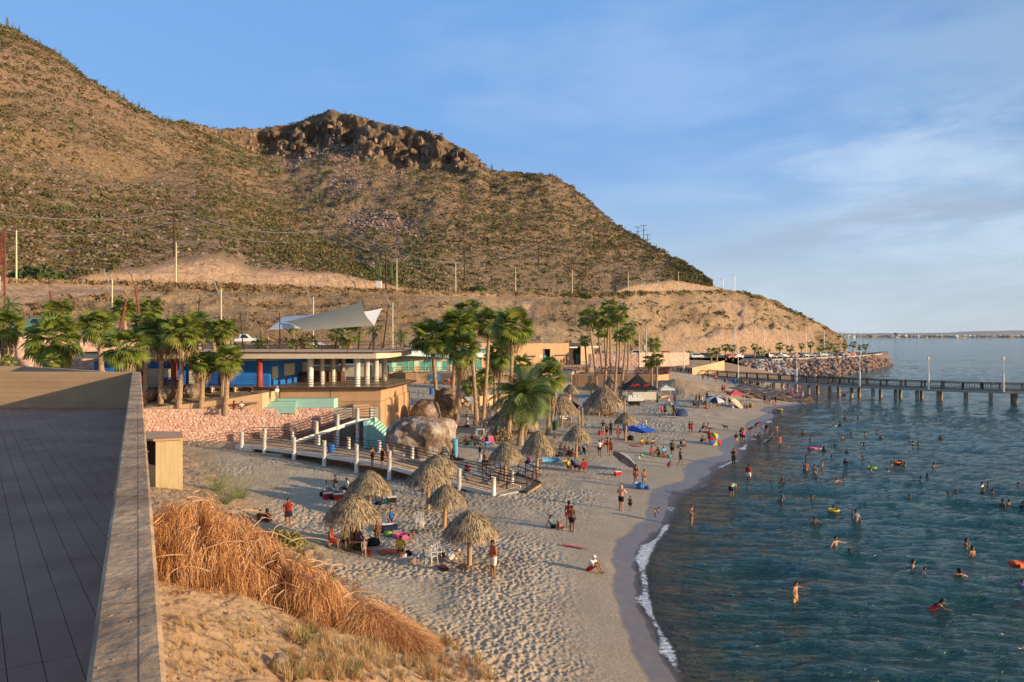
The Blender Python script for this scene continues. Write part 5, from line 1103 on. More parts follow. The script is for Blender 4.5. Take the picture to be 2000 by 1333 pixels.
for i in range(9):
    c = W(1024, 775, dp.location.y)-dp.location; q = MB(); a = i*.7
    for j in range(22): q.ball((c.x+math.cos(a)*.65+rr(-.16, .16), c.y+math.sin(a)*.65-.2+rr(-.16, .16), c.z-.35+rr(-.3, .2)), .045, 5, 4)
    q.build('fruit_cluster', mat('orange_dates', (.52, .24, .03), .6, .15), dp)
GR = 'very tall slender fan palms right of centre'
for cx, cy, rp, bx, by, lab in [(1149, 622, 25, 1167, 763, 'leftmost tall slender palm of the right cluster, trunk leaning left'), (1165, 632, 19, 1178, 742, 'slender palm second from the left in the right cluster'), (1190, 600, 22, 1181, 757, 'highest slender palm of the right cluster'),
    (1191, 622, 28, 1192, 761, 'broad-crowned slender palm in the centre of the right cluster'), (1208, 614, 25, 1200, 771, 'slender palm right of the highest one'), (1223, 655, 21, 1211, 779, 'lower slender palm at the right of the cluster'), (1180, 648, 20, 1184, 750, 'lower slender palm hidden behind the centre of the cluster'), (1211, 656, 18, 1207, 745, 'lower slender palm behind the right side of the cluster'), (1227, 640, 14, 1226, 735, 'small-crowned slender palm at the back right of the cluster')]:
    palm_px(cx, cy, rp, bx, by, lab, GR, n=26, skirt=.9, tr=.19, sway=.8)
for cx, cy, rp, bx, by, D, lab in [(1142, 667, 15, 1146, 728, 165, 'lone palm in front of the peach building entrance'), (1272, 706, 19, 1273, 755, None, 'left palm of the pair beside the black tent'), (1283, 702, 17, 1282, 760, None, 'right palm of the pair beside the black tent'), (1277, 672, 17, 1279, 735, 185, 'palm rising behind the pair by the pink wall')]:
    palm_px(cx, cy, rp, bx, by, lab, 'palms near the black tent', D=D, n=22, skirt=.8)
# avenue palms along the far road: crown small in the photo
def far_palm(cx, cy, D, by, lab, rp=10):
    c = W(cx, cy, D); b = W(cx, by, D); o = palm(c, b, rp*D/F*1.1, lab, 'avenue palms along the far coastal road', n=16, skirt=1.0 if cx < 1480 else .0, tr=.22)
    return o
near_t = ['beside the pier entrance wall', 'second beyond the pier entrance', 'third beyond the pier entrance', 'fourth along the avenue', 'before the red car', 'against the pink cut', 'low, against the pink cut', 'bushy, middle of the pink cut', 'tallest, before the dark cars', 'between dark cars', 'right end of the pink cut', 'behind parked cars', 'low, right of the cars', 'tall, near the point', 'by the point', 'at the foot of the point', 'first beyond the point', 'second beyond the point', 'third beyond the point', 'last beyond the point']
for i, (cx, cy, by, rp) in enumerate([(1389, 689, 720, 11), (1400, 686, 717, 11), (1417, 679, 702, 10), (1431, 681, 706, 10), (1451, 683, 704, 9), (1474, 678, 702, 9), (1482, 686, 704, 10), (1498, 690, 704, 10), (1523, 677, 700, 11), (1543, 681, 701, 10), (1565, 676, 698, 9), (1583, 673, 697, 9), (1603, 681, 699, 10), (1620, 678, 697, 9), (1635, 684, 698, 9), (1650, 676, 694, 8), (1666, 673, 693, 9), (1681, 678, 693, 8), (1691, 678, 693, 8)]):
    D = 232 if i < 2 else float(np.interp(cx, [1417, 1523, 1640, 1700], [285, 295, 318, 345])); far_palm(cx, cy, D, by, 'avenue palm '+near_t[i]+' on the far road', rp)
# hedges of bougainvillea on the retaining wall
M['boug'] = mat('bougainvillea_leaves', (.075, .035, .03), .9, .4, 1.2, col2=(.20, .03, .06), trans=.1)
for x0_, x1_, D_, lab in ((1100, 1150, 158.5, 'dark red hedge at the left end of the retaining wall'), (1166, 1222, 157.5, 'dark red hedge behind the tall palm trunks'), (1240, 1272, 156.5, 'dark green-red hedge behind the palm pair'), (1276, 1308, 157.5, 'magenta flowering hedge at the corner above the sand mound')):
    n = 420; X_ = np.random.uniform(x0_, x1_, n); D = D_+np.random.uniform(0, 2, n); pts = np.stack([(X_-1000)/F*D, D, 4.75+np.random.uniform(0, 1.4, n)], -1)
    o = scatter('hedge', pts, np.full(n, .28), [clump_mesh(4, rng0)], M['boug'] if x1_ < 1300 else mat('magenta_bloom', (.28, .03, .10), .9, .3, 1.5, col2=(.10, .09, .03)), lab, 'hedge'); del o['kind']
# ================================================================ dead tamarisk heap in the foreground and living weeds
M['deadtwig'] = mat('dead_tamarisk_twig', (.36, .155, .06), .95, .3, 1.3, col2=(.74, .43, .21), trans=.1, isl=.5); M['deadwood'] = mat('dead_grey_branch', (.50, .32, .20), .95, .2, 2)
def ribbons(P, wdt, side=None):
    """P: n x k x 3 polylines -> ribbon quads"""
    n, k_, _ = P.shape; T = np.diff(P, axis=1); T = np.concatenate([T, T[:, -1:]], 1); T /= np.linalg.norm(T, axis=-1, keepdims=True)+1e-9
    Sd = np.random.normal(size=(n, 1, 3)); Sd = np.cross(T, Sd); Sd /= np.linalg.norm(Sd, axis=-1, keepdims=True)+1e-9
    w_ = np.linspace(1, .35, k_)[None, :, None]*wdt; A = P-Sd*w_; B = P+Sd*w_; V = np.stack([A, B], 2).reshape(-1, 3)
    i = np.arange(n*k_).reshape(n, k_)*2; a = i[:, :-1].ravel(); b = i[:, 1:].ravel(); return V, np.stack([a, a+1, b+1, b], -1)
def heap_pts(n, spine, w0, hgt):
    """points on a humped heap: spine of (px,py) feet, returns top surface samples"""
    S = np.array([[OG(x, y).x, OG(x, y).y] for x, y in spine]); t = np.random.uniform(0, len(S)-1.001, n); i = t.astype(int); f = (t-i)[:, None]
    C = S[i]*(1-f)+S[i+1]*f; tt = t/(len(S)-1); ww = np.interp(tt, [0, .2, .6, 1], w0); r_ = np.sqrt(np.random.uniform(0, 1, n)); a = np.random.uniform(0, 6.283, n)
    X_ = C[:, 0]+np.cos(a)*r_*ww; Y_ = C[:, 1]+np.sin(a)*r_*ww; hh = np.interp(tt, [0, .2, .6, 1], hgt)*np.sqrt(np.clip(1-r_**2, 0, 1))
    return X_, Y_, gz(X_, Y_)+hh, a, r_
hb = empty('dead_brush', label='huge heap of dried orange-brown tamarisk branches drooping over the bank', cat='brush heap')
X_, Y_, Z_, a_, r_ = heap_pts(17000, [(350, 1120), (440, 1130), (540, 1160), (650, 1215)], [1.6, 2.1, 2.1, 1.3], [2.1, 2.5, 2.0, 1.1])
_l = fbm(X_*1.1, Y_*1.1, 3, 88); _k = (fbm(X_*2.3, Y_*2.3, 2, 89) > .36); X_, Y_, Z_, a_, _l = X_[_k], Y_[_k], Z_[_k], a_[_k], _l[_k]; Z_ = Z_+(_l-.5)*1.5-np.random.uniform(0, .35, len(X_)); a_ = a_+(vn(X_*1.6, Y_*1.6, 90)-.5)*3.2
n = len(X_); kk = 7; P_ = np.zeros((n, kk, 3)); g0 = gz(X_, Y_); ph = np.random.uniform(-.7, .7, n)
st_ = np.random.uniform(.09, .17, n); d0 = np.stack([np.cos(a_+ph), np.sin(a_+ph)-.25], -1)*np.random.uniform(.25, .9, n)[:, None]
P_[:, 0] = np.stack([X_, Y_, Z_], -1)
for k_ in range(1, kk):
    P_[:, k_, :2] = P_[:, k_-1, :2]+d0*st_[:, None]*(1-.10*k_)+np.random.normal(0, .04, (n, 2)); P_[:, k_, 2] = np.maximum(P_[:, k_-1, 2]-st_*(.15+.27*k_)+np.random.normal(0, .03, n), g0-.4)
V, Q = ribbons(P_, .0085); tag(arr_mesh('drooping_twigs', V, Q, M['deadtwig'], hb), kind='stuff')
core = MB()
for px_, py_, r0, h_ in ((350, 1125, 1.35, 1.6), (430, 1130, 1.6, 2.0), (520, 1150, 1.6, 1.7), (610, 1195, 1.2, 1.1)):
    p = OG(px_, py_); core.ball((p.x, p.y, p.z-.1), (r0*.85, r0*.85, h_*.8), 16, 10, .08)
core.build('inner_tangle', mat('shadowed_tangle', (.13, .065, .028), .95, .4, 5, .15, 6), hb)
rng1 = random.Random(3)
for i in range(95):
    k_ = rng1.randrange(n); s_ = Vector(P_[k_, 0]); an = rng1.uniform(0, 6.28); pts = [s_+Vector((0, 0, .12))]; d = Vector((math.cos(an), math.sin(an), rng1.uniform(-.1, .5)))
    for q in range(7): pts.append(pts[-1]+d*.24); d = (d+Vector((rng1.uniform(-.4, .4), rng1.uniform(-.4, .4), -.16))).normalized()
    MB().tube(pts, [.026, .024, .021, .018, .015, .012, .009, .005], 5).build('branch', M['deadwood'], hb)
hb2 = empty('dead_brush', label='smaller tangle of reddish dry twigs lower on the bank by the sand', cat='brush heap')
X_, Y_, Z_, a_, r_ = heap_pts(6500, [(690, 1225), (750, 1245), (815, 1265)], [1.0, 1.35, 1.2, .7], [.9, 1.2, .9, .45])
n = len(X_); P_ = np.zeros((n, 6, 3)); d0 = np.stack([np.cos(a_), np.sin(a_), np.random.uniform(-.1, .7, n)], -1); P_[:, 0] = np.stack([X_, Y_, Z_-.15], -1)
for k_ in range(1, 6): d0[:, 2] -= .22; P_[:, k_] = P_[:, k_-1]+d0*np.random.uniform(.06, .13, n)[:, None]+np.random.normal(0, .02, (n, 3))
V, Q = ribbons(P_, .007); tag(arr_mesh('twigs', V, Q, M['deadtwig'], hb2), kind='stuff')
for i in range(22):
    k_ = rng1.randrange(n); s_ = Vector(P_[k_, 0]); an = rng1.uniform(0, 6.28); pts = [s_]; d = Vector((math.cos(an), math.sin(an), .3))
    for q in range(6): pts.append(pts[-1]+d*.16); d = (d+Vector((rng1.uniform(-.4, .4), rng1.uniform(-.4, .4), -.16))).normalized()
    MB().tube(pts, [.014, .012, .011, .01, .008, .006, .004], 4).build('branch', M['deadwood'], hb2)
# straw grass tufts over the bank
def bank_tufts(n, box, m, name, label, s=(.15, .5), cond=True, tf=None):
    pts = []; sz_ = []
    while len(pts) < n:
        p = OG(rr(box[0], box[2]), rr(box[1], box[3]))
        if cond and p.x > OGD(p.x, p.y)+.25: continue
        if fbm(p.x*1.2, p.y*1.2, 2, 9) < rr(.25, .62): continue
        pts.append(p); sz_.append(rr(*s))
        if len(pts) > 5000: break
    return scatter(name, np.array(pts), np.array(sz_), tf or [tuft(26, rng0, 1, .8, .018) for _ in range(4)], m, label, 'grass')
bank_tufts(300, (560, 1230, 980, 1333), mat('straw_blades', (.50, .33, .15), .9, .25, 1, col2=(.62, .46, .24), trans=.2, isl=.4), 'straw_grass', 'clumps of straw-coloured dry grass over the foreground bank')
bank_tufts(180, (330, 1210, 620, 1333), mat('straw_blades', (.5, .33, .15)), 'sparse_grass', 'sparse straw tufts on the bare dirt beside the parapet', s=(.12, .32))
bank_tufts(420, (560, 1000, 990, 1333), mat('rusty_blades', (.36, .19, .08), .9, .25, 1, trans=.2), 'rusty_grass', 'rust-brown dry weeds along the edge of the bank', s=(.12, .42))
bank_tufts(45, (560, 1040, 700, 1333), mat('green_blades', (.13, .19, .05), .8, .25, 1, trans=.2), 'green_weeds', 'few green weeds growing through the dead brush', s=(.2, .55))
bank_tufts(200, (420, 880, 560, 1010), mat('pale_weed', (.33, .27, .14), .9, .2, 1), 'bank_weeds', 'thin weeds on the sandy bank', s=(.1, .25), cond=False)
# wispy green bush behind the heap
wb = empty('wispy_bush', label='wispy pale green broom bush on the sand behind the dead brush', cat='bush'); 
for cx_, cy_ in ((440, 985), (470, 975), (425, 960)):
    b0 = OG(cx_, cy_); n = 120; a_ = np.random.uniform(0, 6.283, n); P_ = np.zeros((n, 7, 3)); P_[:, 0] = np.array(b0)+np.random.normal(0, .12, (n, 3))*[1, 1, .2]; d0 = np.stack([np.cos(a_)*.7, np.sin(a_)*.7, np.random.uniform(.4, 1.3, n)], -1)
    for k_ in range(1, 7): P_[:, k_] = P_[:, k_-1]+d0*np.random.uniform(.18, .36, n)[:, None]+np.random.normal(0, .05, (n, 3))
    V, Q = ribbons(P_, .008); arr_mesh('stems', V, Q, mat('broom_green', (.20, .24, .085), .8, .2, 1, trans=.2), wb)
gr_b = arr_mesh('bush', *[q for q in clump_mesh(2600, rng0, .8, .22)], mat('yellow_green_bush', (.30, .25, .09), .9, .25, 1.5, trans=.2)); p = OG(560, 1065); gr_b.location = p+Vector((-.6, 0, 0)); gr_b.scale = (1.6, 1.3, .9); tag(gr_b, 'yellow-green grassy bush between the dead brush and the sand', 'bush')
# fern at the foot of the boulders
fe = empty('palm_shrub', bat(785, 84), 0, 'bright green low palm shrub behind the big boulder', 'shrub')
for i in range(26): f = link('frond', FEA[i % 4], fe, (0, 0, .2), None, 1.5); f.rotation_euler = (Matrix.Rotation(i*2.4, 3, 'Z')@Matrix.Rotation(-R(20+(i*13) % 60), 3, 'Y')).to_euler()
# ================================================================ people: poses as joint positions (metres, facing -Y, feet at z = 0)
def P_stand(): return dict(pel=(0, 0, .93), che=(0, .01, 1.27), nec=(0, .01, 1.44), hea=(0, -.02, 1.59), shl=(.18, .01, 1.39), shr=(-.18, .01, 1.39), ell=(.23, .02, 1.12), elr=(-.23, .02, 1.12), hal=(.23, -.05, .88), har=(-.23, -.05, .88),
    hil=(.09, 0, .90), hir=(-.09, 0, .90), knl=(.10, -.01, .49), knr=(-.10, -.01, .49), anl=(.11, .02, .08), anr=(-.11, .02, .08))
def vary(base, **kw): d = dict(base); d.update(kw); return d
S_ = P_stand()
POSES = {
 'stand': S_,
 'hands_front': vary(S_, ell=(.25, .03, 1.13), elr=(-.25, .03, 1.13), hal=(.05, -.22, 1.08), har=(-.05, -.22, 1.06)),
 'hips': vary(S_, ell=(.36, .06, 1.14), elr=(-.36, .06, 1.14), hal=(.17, -.04, .98), har=(-.17, -.04, .98), knl=(.14, -.06, .49), anl=(.17, -.02, .08)),
 'walk': vary(S_, knl=(.10, -.17, .50), anl=(.10, -.27, .10), knr=(-.10, .06, .48), anr=(-.10, .28, .11), hal=(.22, .16, .92), har=(-.24, -.22, .95), ell=(.23, .1, 1.14), elr=(-.24, -.04, 1.12)),
 'bend': vary(S_, pel=(0, .12, .82), che=(0, -.16, 1.02), nec=(0, -.30, 1.09), hea=(0, -.43, 1.10), shl=(.17, -.26, 1.08), shr=(-.17, -.26, 1.08), ell=(.19, -.30, .80), elr=(-.19, -.30, .80), hal=(.13, -.42, .55), har=(-.13, -.42, .55), hil=(.09, .12, .80), hir=(-.09, .12, .80), knl=(.11, -.02, .46), knr=(-.11, -.02, .46)),
 'chair': vary(S_, pel=(0, .10, .50), che=(0, .13, .84), nec=(0, .12, 1.01), hea=(0, .09, 1.16), shl=(.18, .12, .96), shr=(-.18, .12, .96), ell=(.24, .04, .70), elr=(-.24, .04, .70), hal=(.12, -.20, .62), har=(-.12, -.20, .62), hil=(.09, .08, .48), hir=(-.09, .08, .48), knl=(.12, -.32, .50), knr=(-.12, -.32, .50), anl=(.12, -.36, .08), anr=(-.12, -.36, .08)),
 'knees_up': vary(S_, pel=(0, .22, .13), che=(0, .10, .44), nec=(0, .03, .60), hea=(0, -.04, .73), shl=(.17, .05, .56), shr=(-.17, .05, .56), ell=(.22, -.14, .42), elr=(-.22, -.14, .42), hal=(.08, -.30, .40), har=(-.08, -.30, .40), hil=(.09, .18, .13), hir=(-.09, .18, .13), knl=(.12, -.24, .44), knr=(-.12, -.24, .44), anl=(.11, -.46, .07), anr=(-.11, -.46, .07)),
 'cross_legged': vary(S_, pel=(0, .12, .12), che=(0, .10, .46), nec=(0, .06, .63), hea=(0, .02, .77), shl=(.18, .08, .58), shr=(-.18, .08, .58), ell=(.25, 0, .36), elr=(-.25, 0, .36), hal=(.10, -.20, .25), har=(-.10, -.20, .25), hil=(.09, .10, .12), hir=(-.09, .10, .12), knl=(.34, -.16, .17), knr=(-.34, -.16, .17), anl=(-.02, -.30, .08), anr=(.02, -.38, .08)),
 'legs_out': vary(S_, pel=(0, .20, .12), che=(0, .32, .42), nec=(0, .34, .58), hea=(0, .31, .73), shl=(.18, .34, .54), shr=(-.18, .34, .54), ell=(.25, .46, .30), elr=(-.25, .46, .30), hal=(.24, .52, .06), har=(-.24, .52, .06), hil=(.09, .18, .12), hir=(-.09, .18, .12), knl=(.12, -.22, .20), knr=(-.12, -.22, .14), anl=(.12, -.62, .07), anr=(-.14, -.62, .07)),
 'crouch': vary(S_, pel=(0, .12, .32), che=(0, -.04, .58), nec=(0, -.14, .70), hea=(0, -.22, .80), shl=(.16, -.10, .67), shr=(-.16, -.10, .67), ell=(.20, -.28, .48), elr=(-.20, -.28, .48), hal=(.08, -.40, .28), har=(-.08, -.40, .28), hil=(.09, .10, .30), hir=(-.09, .10, .30), knl=(.15, -.22, .44), knr=(-.15, -.22, .44), anl=(.12, .02, .08), anr=(-.12, .02, .08)),
 'arms_out': vary(S_, ell=(.44, -.08, 1.30), elr=(-.42, -.06, 1.24), hal=(.66, -.18, 1.28), har=(-.64, -.16, 1.16)),
 'point': vary(S_, ell=(.34, -.24, 1.36), hal=(.44, -.50, 1.36), har=(-.22, -.10, .9)),
 'face_rub': vary(S_, ell=(.30, -.14, 1.22), elr=(-.30, -.14, 1.22), hal=(.08, -.16, 1.46), har=(-.08, -.16, 1.46)),
 'lean_swim': vary(S_, pel=(0, .30, .98), che=(0, .02, 1.20), nec=(0, -.12, 1.30), hea=(0, -.22, 1.42), shl=(.18, -.08, 1.26), shr=(-.18, -.08, 1.26), ell=(.36, -.26, 1.18), elr=(-.36, -.20, 1.18), hal=(.34, -.52, 1.20), har=(-.40, -.40, 1.16), hil=(.09, .34, .96), hir=(-.09, .34, .96), knl=(.12, .62, .78), knr=(-.12, .60, .70), anl=(.12, .95, .70), anr=(-.12, .92, .60)),
 'lie': vary(S_, pel=(0, 0, .12), che=(0, .34, .17), nec=(0, .50, .22), hea=(0, .64, .30), shl=(.18, .44, .17), shr=(-.18, .44, .17), ell=(.28, .52, .12), elr=(-.28, .52, .12), hal=(.12, .66, .10), har=(-.12, .66, .10), hil=(.09, -.04, .11), hir=(-.09, -.04, .11), knl=(.10, -.44, .10), knr=(-.12, -.42, .20), anl=(.10, -.82, .07), anr=(-.12, -.76, .07)),
}
def body_parts(p):
    V = lambda k: Vector(p[k]); L = []
    pel, che, nec, hea = V('pel'), V('che'), V('nec'), V('hea')
    up = (che-pel).normalized(); mid = pel.lerp(che, .5); side = (V('shl')-V('shr')).normalized(); fwd = side.cross(up)      # towards the chest
    L.append(('torso', pel-up*.05, pel+up*.06, .150, .140, side, .74)); L.append(('torso', pel+up*.04, mid+up*.02, .132, .120, side, .72)); L.append(('torso', mid, che+up*.02, .125, .158, side, .68)); L.append(('torso', che, che.lerp(nec, .72), .158, .085, side, .66))
    L.append(('neck', che.lerp(nec, .7), nec.lerp(hea, .6), .056, .050, None, 1))
    hd = (hea-nec).normalized()
    L.append(('head', hea-hd*.035, hea+hd*.055, .078, .088, None, 1)); f_ = (-fwd if fwd.dot(Vector((0, -1, 0))) < 0 else fwd)
    L.append(('head', hea+f_*.05-hd*.075, hea+f_*.035-hd*.02, .038, .05, None, 1)); L.append(('head', hea+f_*.092-hd*.012, hea+f_*.088+hd*.03, .016, .010, None, 1))
    for s_ in ('l', 'r'):
        sh, el, ha, hi, kn, an = (V(q+s_) for q in ('sh', 'el', 'ha', 'hi', 'kn', 'an'))
        L.append(('uparm', che.lerp(sh, .55)+up*.03, sh, .075, .062, None, 1)); L.append(('uparm', sh, el, .058, .043, None, 1)); L.append(('arm', el, ha, .043, .028, None, 1))
        L.append(('thigh', hi, kn, .096, .060, None, 1)); L.append(('shin', kn, kn.lerp(an, .35), .057, .058, None, 1)); L.append(('shin', kn.lerp(an, .3), an, .058, .036, None, 1))
        toe = an+Vector((0, -.17, -.045)) if abs((kn-an).normalized().z) > .35 else an+Vector((0, -.03, .14)); L.append(('foot', an+Vector((0, .03, -.03)), toe, .038, .030, None, 1))
    return L
def capsule(bm_v, bm_f, a, b, ra, rb, side, flat):
    d = b-a; n = 12; t = d.normalized() if d.length > 1e-6 else Vector((0, 0, 1)); u = side if side is not None else (Vector((0, 1, 0)) if abs(t.y) < .9 else Vector((1, 0, 0)))
    y = t.cross(u).normalized(); x = y.cross(t).normalized(); rings = []
    for k_ in range(4): an = math.pi/2*(1-k_/4.0); rings.append((a-t*ra*math.sin(an)*.9, ra*max(.02, math.cos(an))))
    rings += [(a, ra), (b, rb)]
    for k_ in range(1, 5): an = math.pi/2*k_/4.0; rings.append((b+t*rb*math.sin(an)*.9, rb*max(.02, math.cos(an))))
    base = len(bm_v)
    for c, r_ in rings:
        for q in range(n): an = 2*math.pi*q/n; bm_v.append(tuple(c+x*math.cos(an)*r_+y*math.sin(an)*r_*flat))
    for i in range(len(rings)-1):
        for q in range(n): bm_f.append((base+i*n+q, base+i*n+(q+1) % n, base+(i+1)*n+(q+1) % n, base+(i+1)*n+q))
    bm_f.append(tuple(base+q for q in reversed(range(n)))); bm_f.append(tuple(base+(len(rings)-1)*n+q for q in range(n)))
def build_pose(name, p, stout=1.0):
    parts = body_parts(p); v, f = [], []
    for (tg, a, b, ra, rb, sd_, fl) in parts:
        k_ = stout if tg in ('torso', 'uparm', 'thigh') else 1
        capsule(v, f, a, b, ra*k_, rb*k_, sd_, fl*(1.15 if k_ > 1.1 else 1))
    me = bpy.data.meshes.new('tmp'); me.from_pydata(v, [], f); o = bpy.data.objects.new('tmp', me); COL.objects.link(o)
    md = o.modifiers.new('r', 'REMESH'); md.mode = 'VOXEL'; md.voxel_size = .021; md.use_smooth_shade = True
    ms = o.modifiers.new('s', 'SMOOTH'); ms.factor = .5; ms.iterations = 2
    dg = bpy.context.evaluated_depsgraph_get(); ev = o.evaluated_get(dg); out = bpy.data.meshes.new_from_object(ev); bpy.data.objects.remove(o)
    n = len(out.vertices); co = np.empty(n*3, np.float32); out.vertices.foreach_get('co', co); co = co.reshape(-1, 3); no = np.empty(n*3, np.float32); out.vertices.foreach_get('normal', no); no = no.reshape(-1, 3)
    # nearest body part for every vertex
    best = np.full(n, 9.0); tagi = np.zeros(n, int); tt = np.zeros(n); names = [q[0] for q in parts]
    for i, (tg, a, b, ra, rb, _, _) in enumerate(parts):
        a_ = np.array(a); d = np.array(b)-a_; t = np.clip(((co-a_)@d)/max(1e-9, d@d), 0, 1); ds_ = np.linalg.norm(co-(a_+t[:, None]*d), axis=1)-(ra+(rb-ra)*t); s_ = ds_ < best
        best[s_] = ds_[s_]; tagi[s_] = i; tt[s_] = t[s_]
    reg = np.array(names)[tagi]; m = len(out.polygons); pv = np.empty(len(out.loops), np.int32); out.loops.foreach_get('vertex_index', pv); quad = (len(out.loops) == 4*m)
    pv = pv.reshape(-1, 4) if quad else None
    # fingers: five short tubes on each hand, thumb from the side of the palm
    fb = MB()
    for s_ in ('l', 'r'):
        el, ha = Vector(p['el'+s_]), Vector(p['ha'+s_]); d = (ha-el).normalized(); sx = d.cross(Vector((0, 0, 1)) if abs(d.z) < .8 else Vector((0, 1, 0))).normalized(); cu = d.cross(sx)
        fb.tube([ha-d*.01, ha+d*.05, ha+d*.085], [.028, .036, .032], 8)
        for q, L in enumerate((.062, .072, .068, .052)): b0 = ha+d*.08+sx*(q-1.5)*.017; fb.tube([b0, b0+d*L*.55+cu*.006, b0+d*L*.95+cu*.026], [.0095, .0085, .006], 5)
        b0 = ha+d*.03-sx*.032; fb.tube([b0, b0+d*.035-sx*.024, b0+d*.062-sx*.022+cu*.012], [.012, .010, .007], 5)
    vv = [tuple(c) for c in co]; ff = [tuple(q) for q in pv] if quad else [tuple(q.vertices) for q in out.polygons]; nb = len(vv); vv += [tuple(q) for q in fb.v]; ff += [tuple(i+nb for i in q) for q in fb.f]
    bme = bpy.data.meshes.new('person_body'); bme.from_pydata(vv, [], ff); bme.polygons.foreach_set('use_smooth', [True]*len(bme.polygons)); bme.materials.append(M['skin'])
    res = {'body': bme}
    hea = np.array(p['hea']); nec = np.array(p['nec']); hd = (hea-nec)/np.linalg.norm(hea-nec); rel = co-hea; fz = rel@hd; pel_, che_ = np.array(p['pel']), np.array(p['che']); sdv = np.array(p['shl'])-np.array(p['shr']); sdv /= np.linalg.norm(sdv); fwd = np.cross(sdv, hd); fwd = -fwd if fwd[1] > 0 else fwd; ff_ = rel@fwd
    tor = reg == 'torso'; tz = ((co-pel_)@(che_-pel_))/np.dot(che_-pel_, che_-pel_)
    def sub(name_, mask, off):
        fm = mask[np.array(ff[:m])].all(1) if quad else None; idx = np.array(ff[:m])[fm]
        if len(idx) < 4: return None
        u, inv = np.unique(idx, return_inverse=True); me2 = bpy.data.meshes.new(name_); me2.from_pydata([tuple(c) for c in (co[u]+no[u]*off)], [], [tuple(q) for q in inv.reshape(-1, 4)]); me2.polygons.foreach_set('use_smooth', [True]*len(me2.polygons)); me2.materials.append(M['skin']); return me2
    isth = reg == 'thigh'; headm = reg == 'head'; front = -.9
    res['shirt'] = sub('shirt', (tor & (tz > -.05)) | ((reg == 'uparm') & (tt < .62)), .016)
    res['tank_top'] = sub('tank_top', tor & (tz > .0), .014)
    res['shorts'] = sub('shorts', (tor & (tz < .16)) | (isth & (tt < .72)), .020)
    res['briefs'] = sub('briefs', (tor & (tz < .06)) | (isth & (tt < .10)), .010)
    res['bikini'] = sub('bikini', tor & (tz > .72) & (tz < 1.15), .010)
    res['swimsuit'] = sub('swimsuit', (tor & (tz < 1.2)) | (isth & (tt < .08)), .010)
    res['dress'] = sub('dress', tor | (isth & (tt < .85)), .030)
    res['trousers'] = sub('trousers', (tor & (tz < .12)) | isth | ((reg == 'shin') & (tt < 2)), .016)
    res['hair'] = sub('hair', headm & ((fz > .062) | ((ff_ < .012) & (fz > -.05))), .012)
    res['long_hair'] = sub('long_hair', (headm & ((fz > .062) | (ff_ < .012))) | ((reg == 'neck') & (ff_ < .0)) | (tor & (tz > .75) & (ff_ < -.055) & (np.abs(rel@sdv) < .10)), .026)
    res['cap'] = sub('cap', headm & (fz > .058), .020)
    res['shawl'] = sub('shawl', headm & ((fz > .05) | (ff_ < .02)) | tor & (tz > .3) | (reg == 'uparm') | ((reg == 'neck')), .038)
    # eyes
    eb = MB()
    for s_ in (-1, 1): c = hea+fwd*.083+hd*.022+sdv*.031*s_; eb.ball(tuple(c), .011, 6, 4)
    res['eyes'] = eb.mesh('eyes', M['eye']); return res
M['skin'] = mat('skin_brown', (.30, .145, .075), .6, .06, 4, spec=.3); M['skin_light'] = mat('skin_tan', (.43, .23, .135), .6, .06, 4); M['skin_dark'] = mat('skin_deep', (.17, .08, .045), .6, .06, 4); M['hair'] = mat('black_hair', (.010, .008, .007), .55, .2, 8); M['eye'] = mat('dark_eye', (.01, .008, .008), .2)
CLC = {'orange': (.55, .10, .035), 'white': (.66, .62, .56), 'red': (.42, .022, .02), 'darkred': (.22, .014, .014), 'navy': (.010, .014, .045), 'black': (.012, .012, .013), 'pink': (.62, .10, .20), 'rose': (.60, .10, .10), 'teal': (.06, .28, .28), 'green': (.02, .075, .03), 'olive': (.12, .11, .04), 'blue': (.03, .14, .40), 'lightblue': (.12, .36, .55),
    'yellow': (.60, .42, .04), 'purple': (.16, .03, .18), 'grey': (.22, .22, .23), 'brown': (.16, .065, .03), 'cream': (.60, .52, .36), 'maroon': (.12, .02, .02), 'lime': (.25, .42, .05), 'peach': (.60, .30, .18)}
def cloth(c): return mat('cloth_'+c, CLC[c], .85, .1, 5)
PM = {}
def pose(name, stout=1.0):
    k_ = (name, stout)
    if k_ not in PM: PM[k_] = build_pose(name, POSES[name], stout)
    return PM[k_]
npeople = 0
def person(loc, pose_name, face, h, label, group, skin='skin', hair='hair', dz=0.0, stout=1.0, eyes=False, **cl):
    """loc: feet; face: degrees, 0 looks at the camera side (-Y), 90 looks to +X; cl: garment=colour"""
    global npeople
    pr = pose(pose_name, stout); s_ = h/1.70; o = link('person', pr['body'], None, (loc[0], loc[1], loc[2]+dz), (0, 0, R(face)), s_); setmat(o, M[skin]); tag(o, label, 'person', group)
    for g, c in cl.items():
        if pr.get(g): setmat(link(g, pr[g], o), cloth(c))
    if hair and pr.get(hair): setmat(link(hair, pr[hair], o), M['hair'])
    if eyes: link('eyes', pr['eyes'], o)
    npeople += 1; return o
def pp_on(px, py, *a, **kw): p = OG(px, py); return person((p.x, p.y, p.z), *a, **kw)
GB = 'people on the sand'
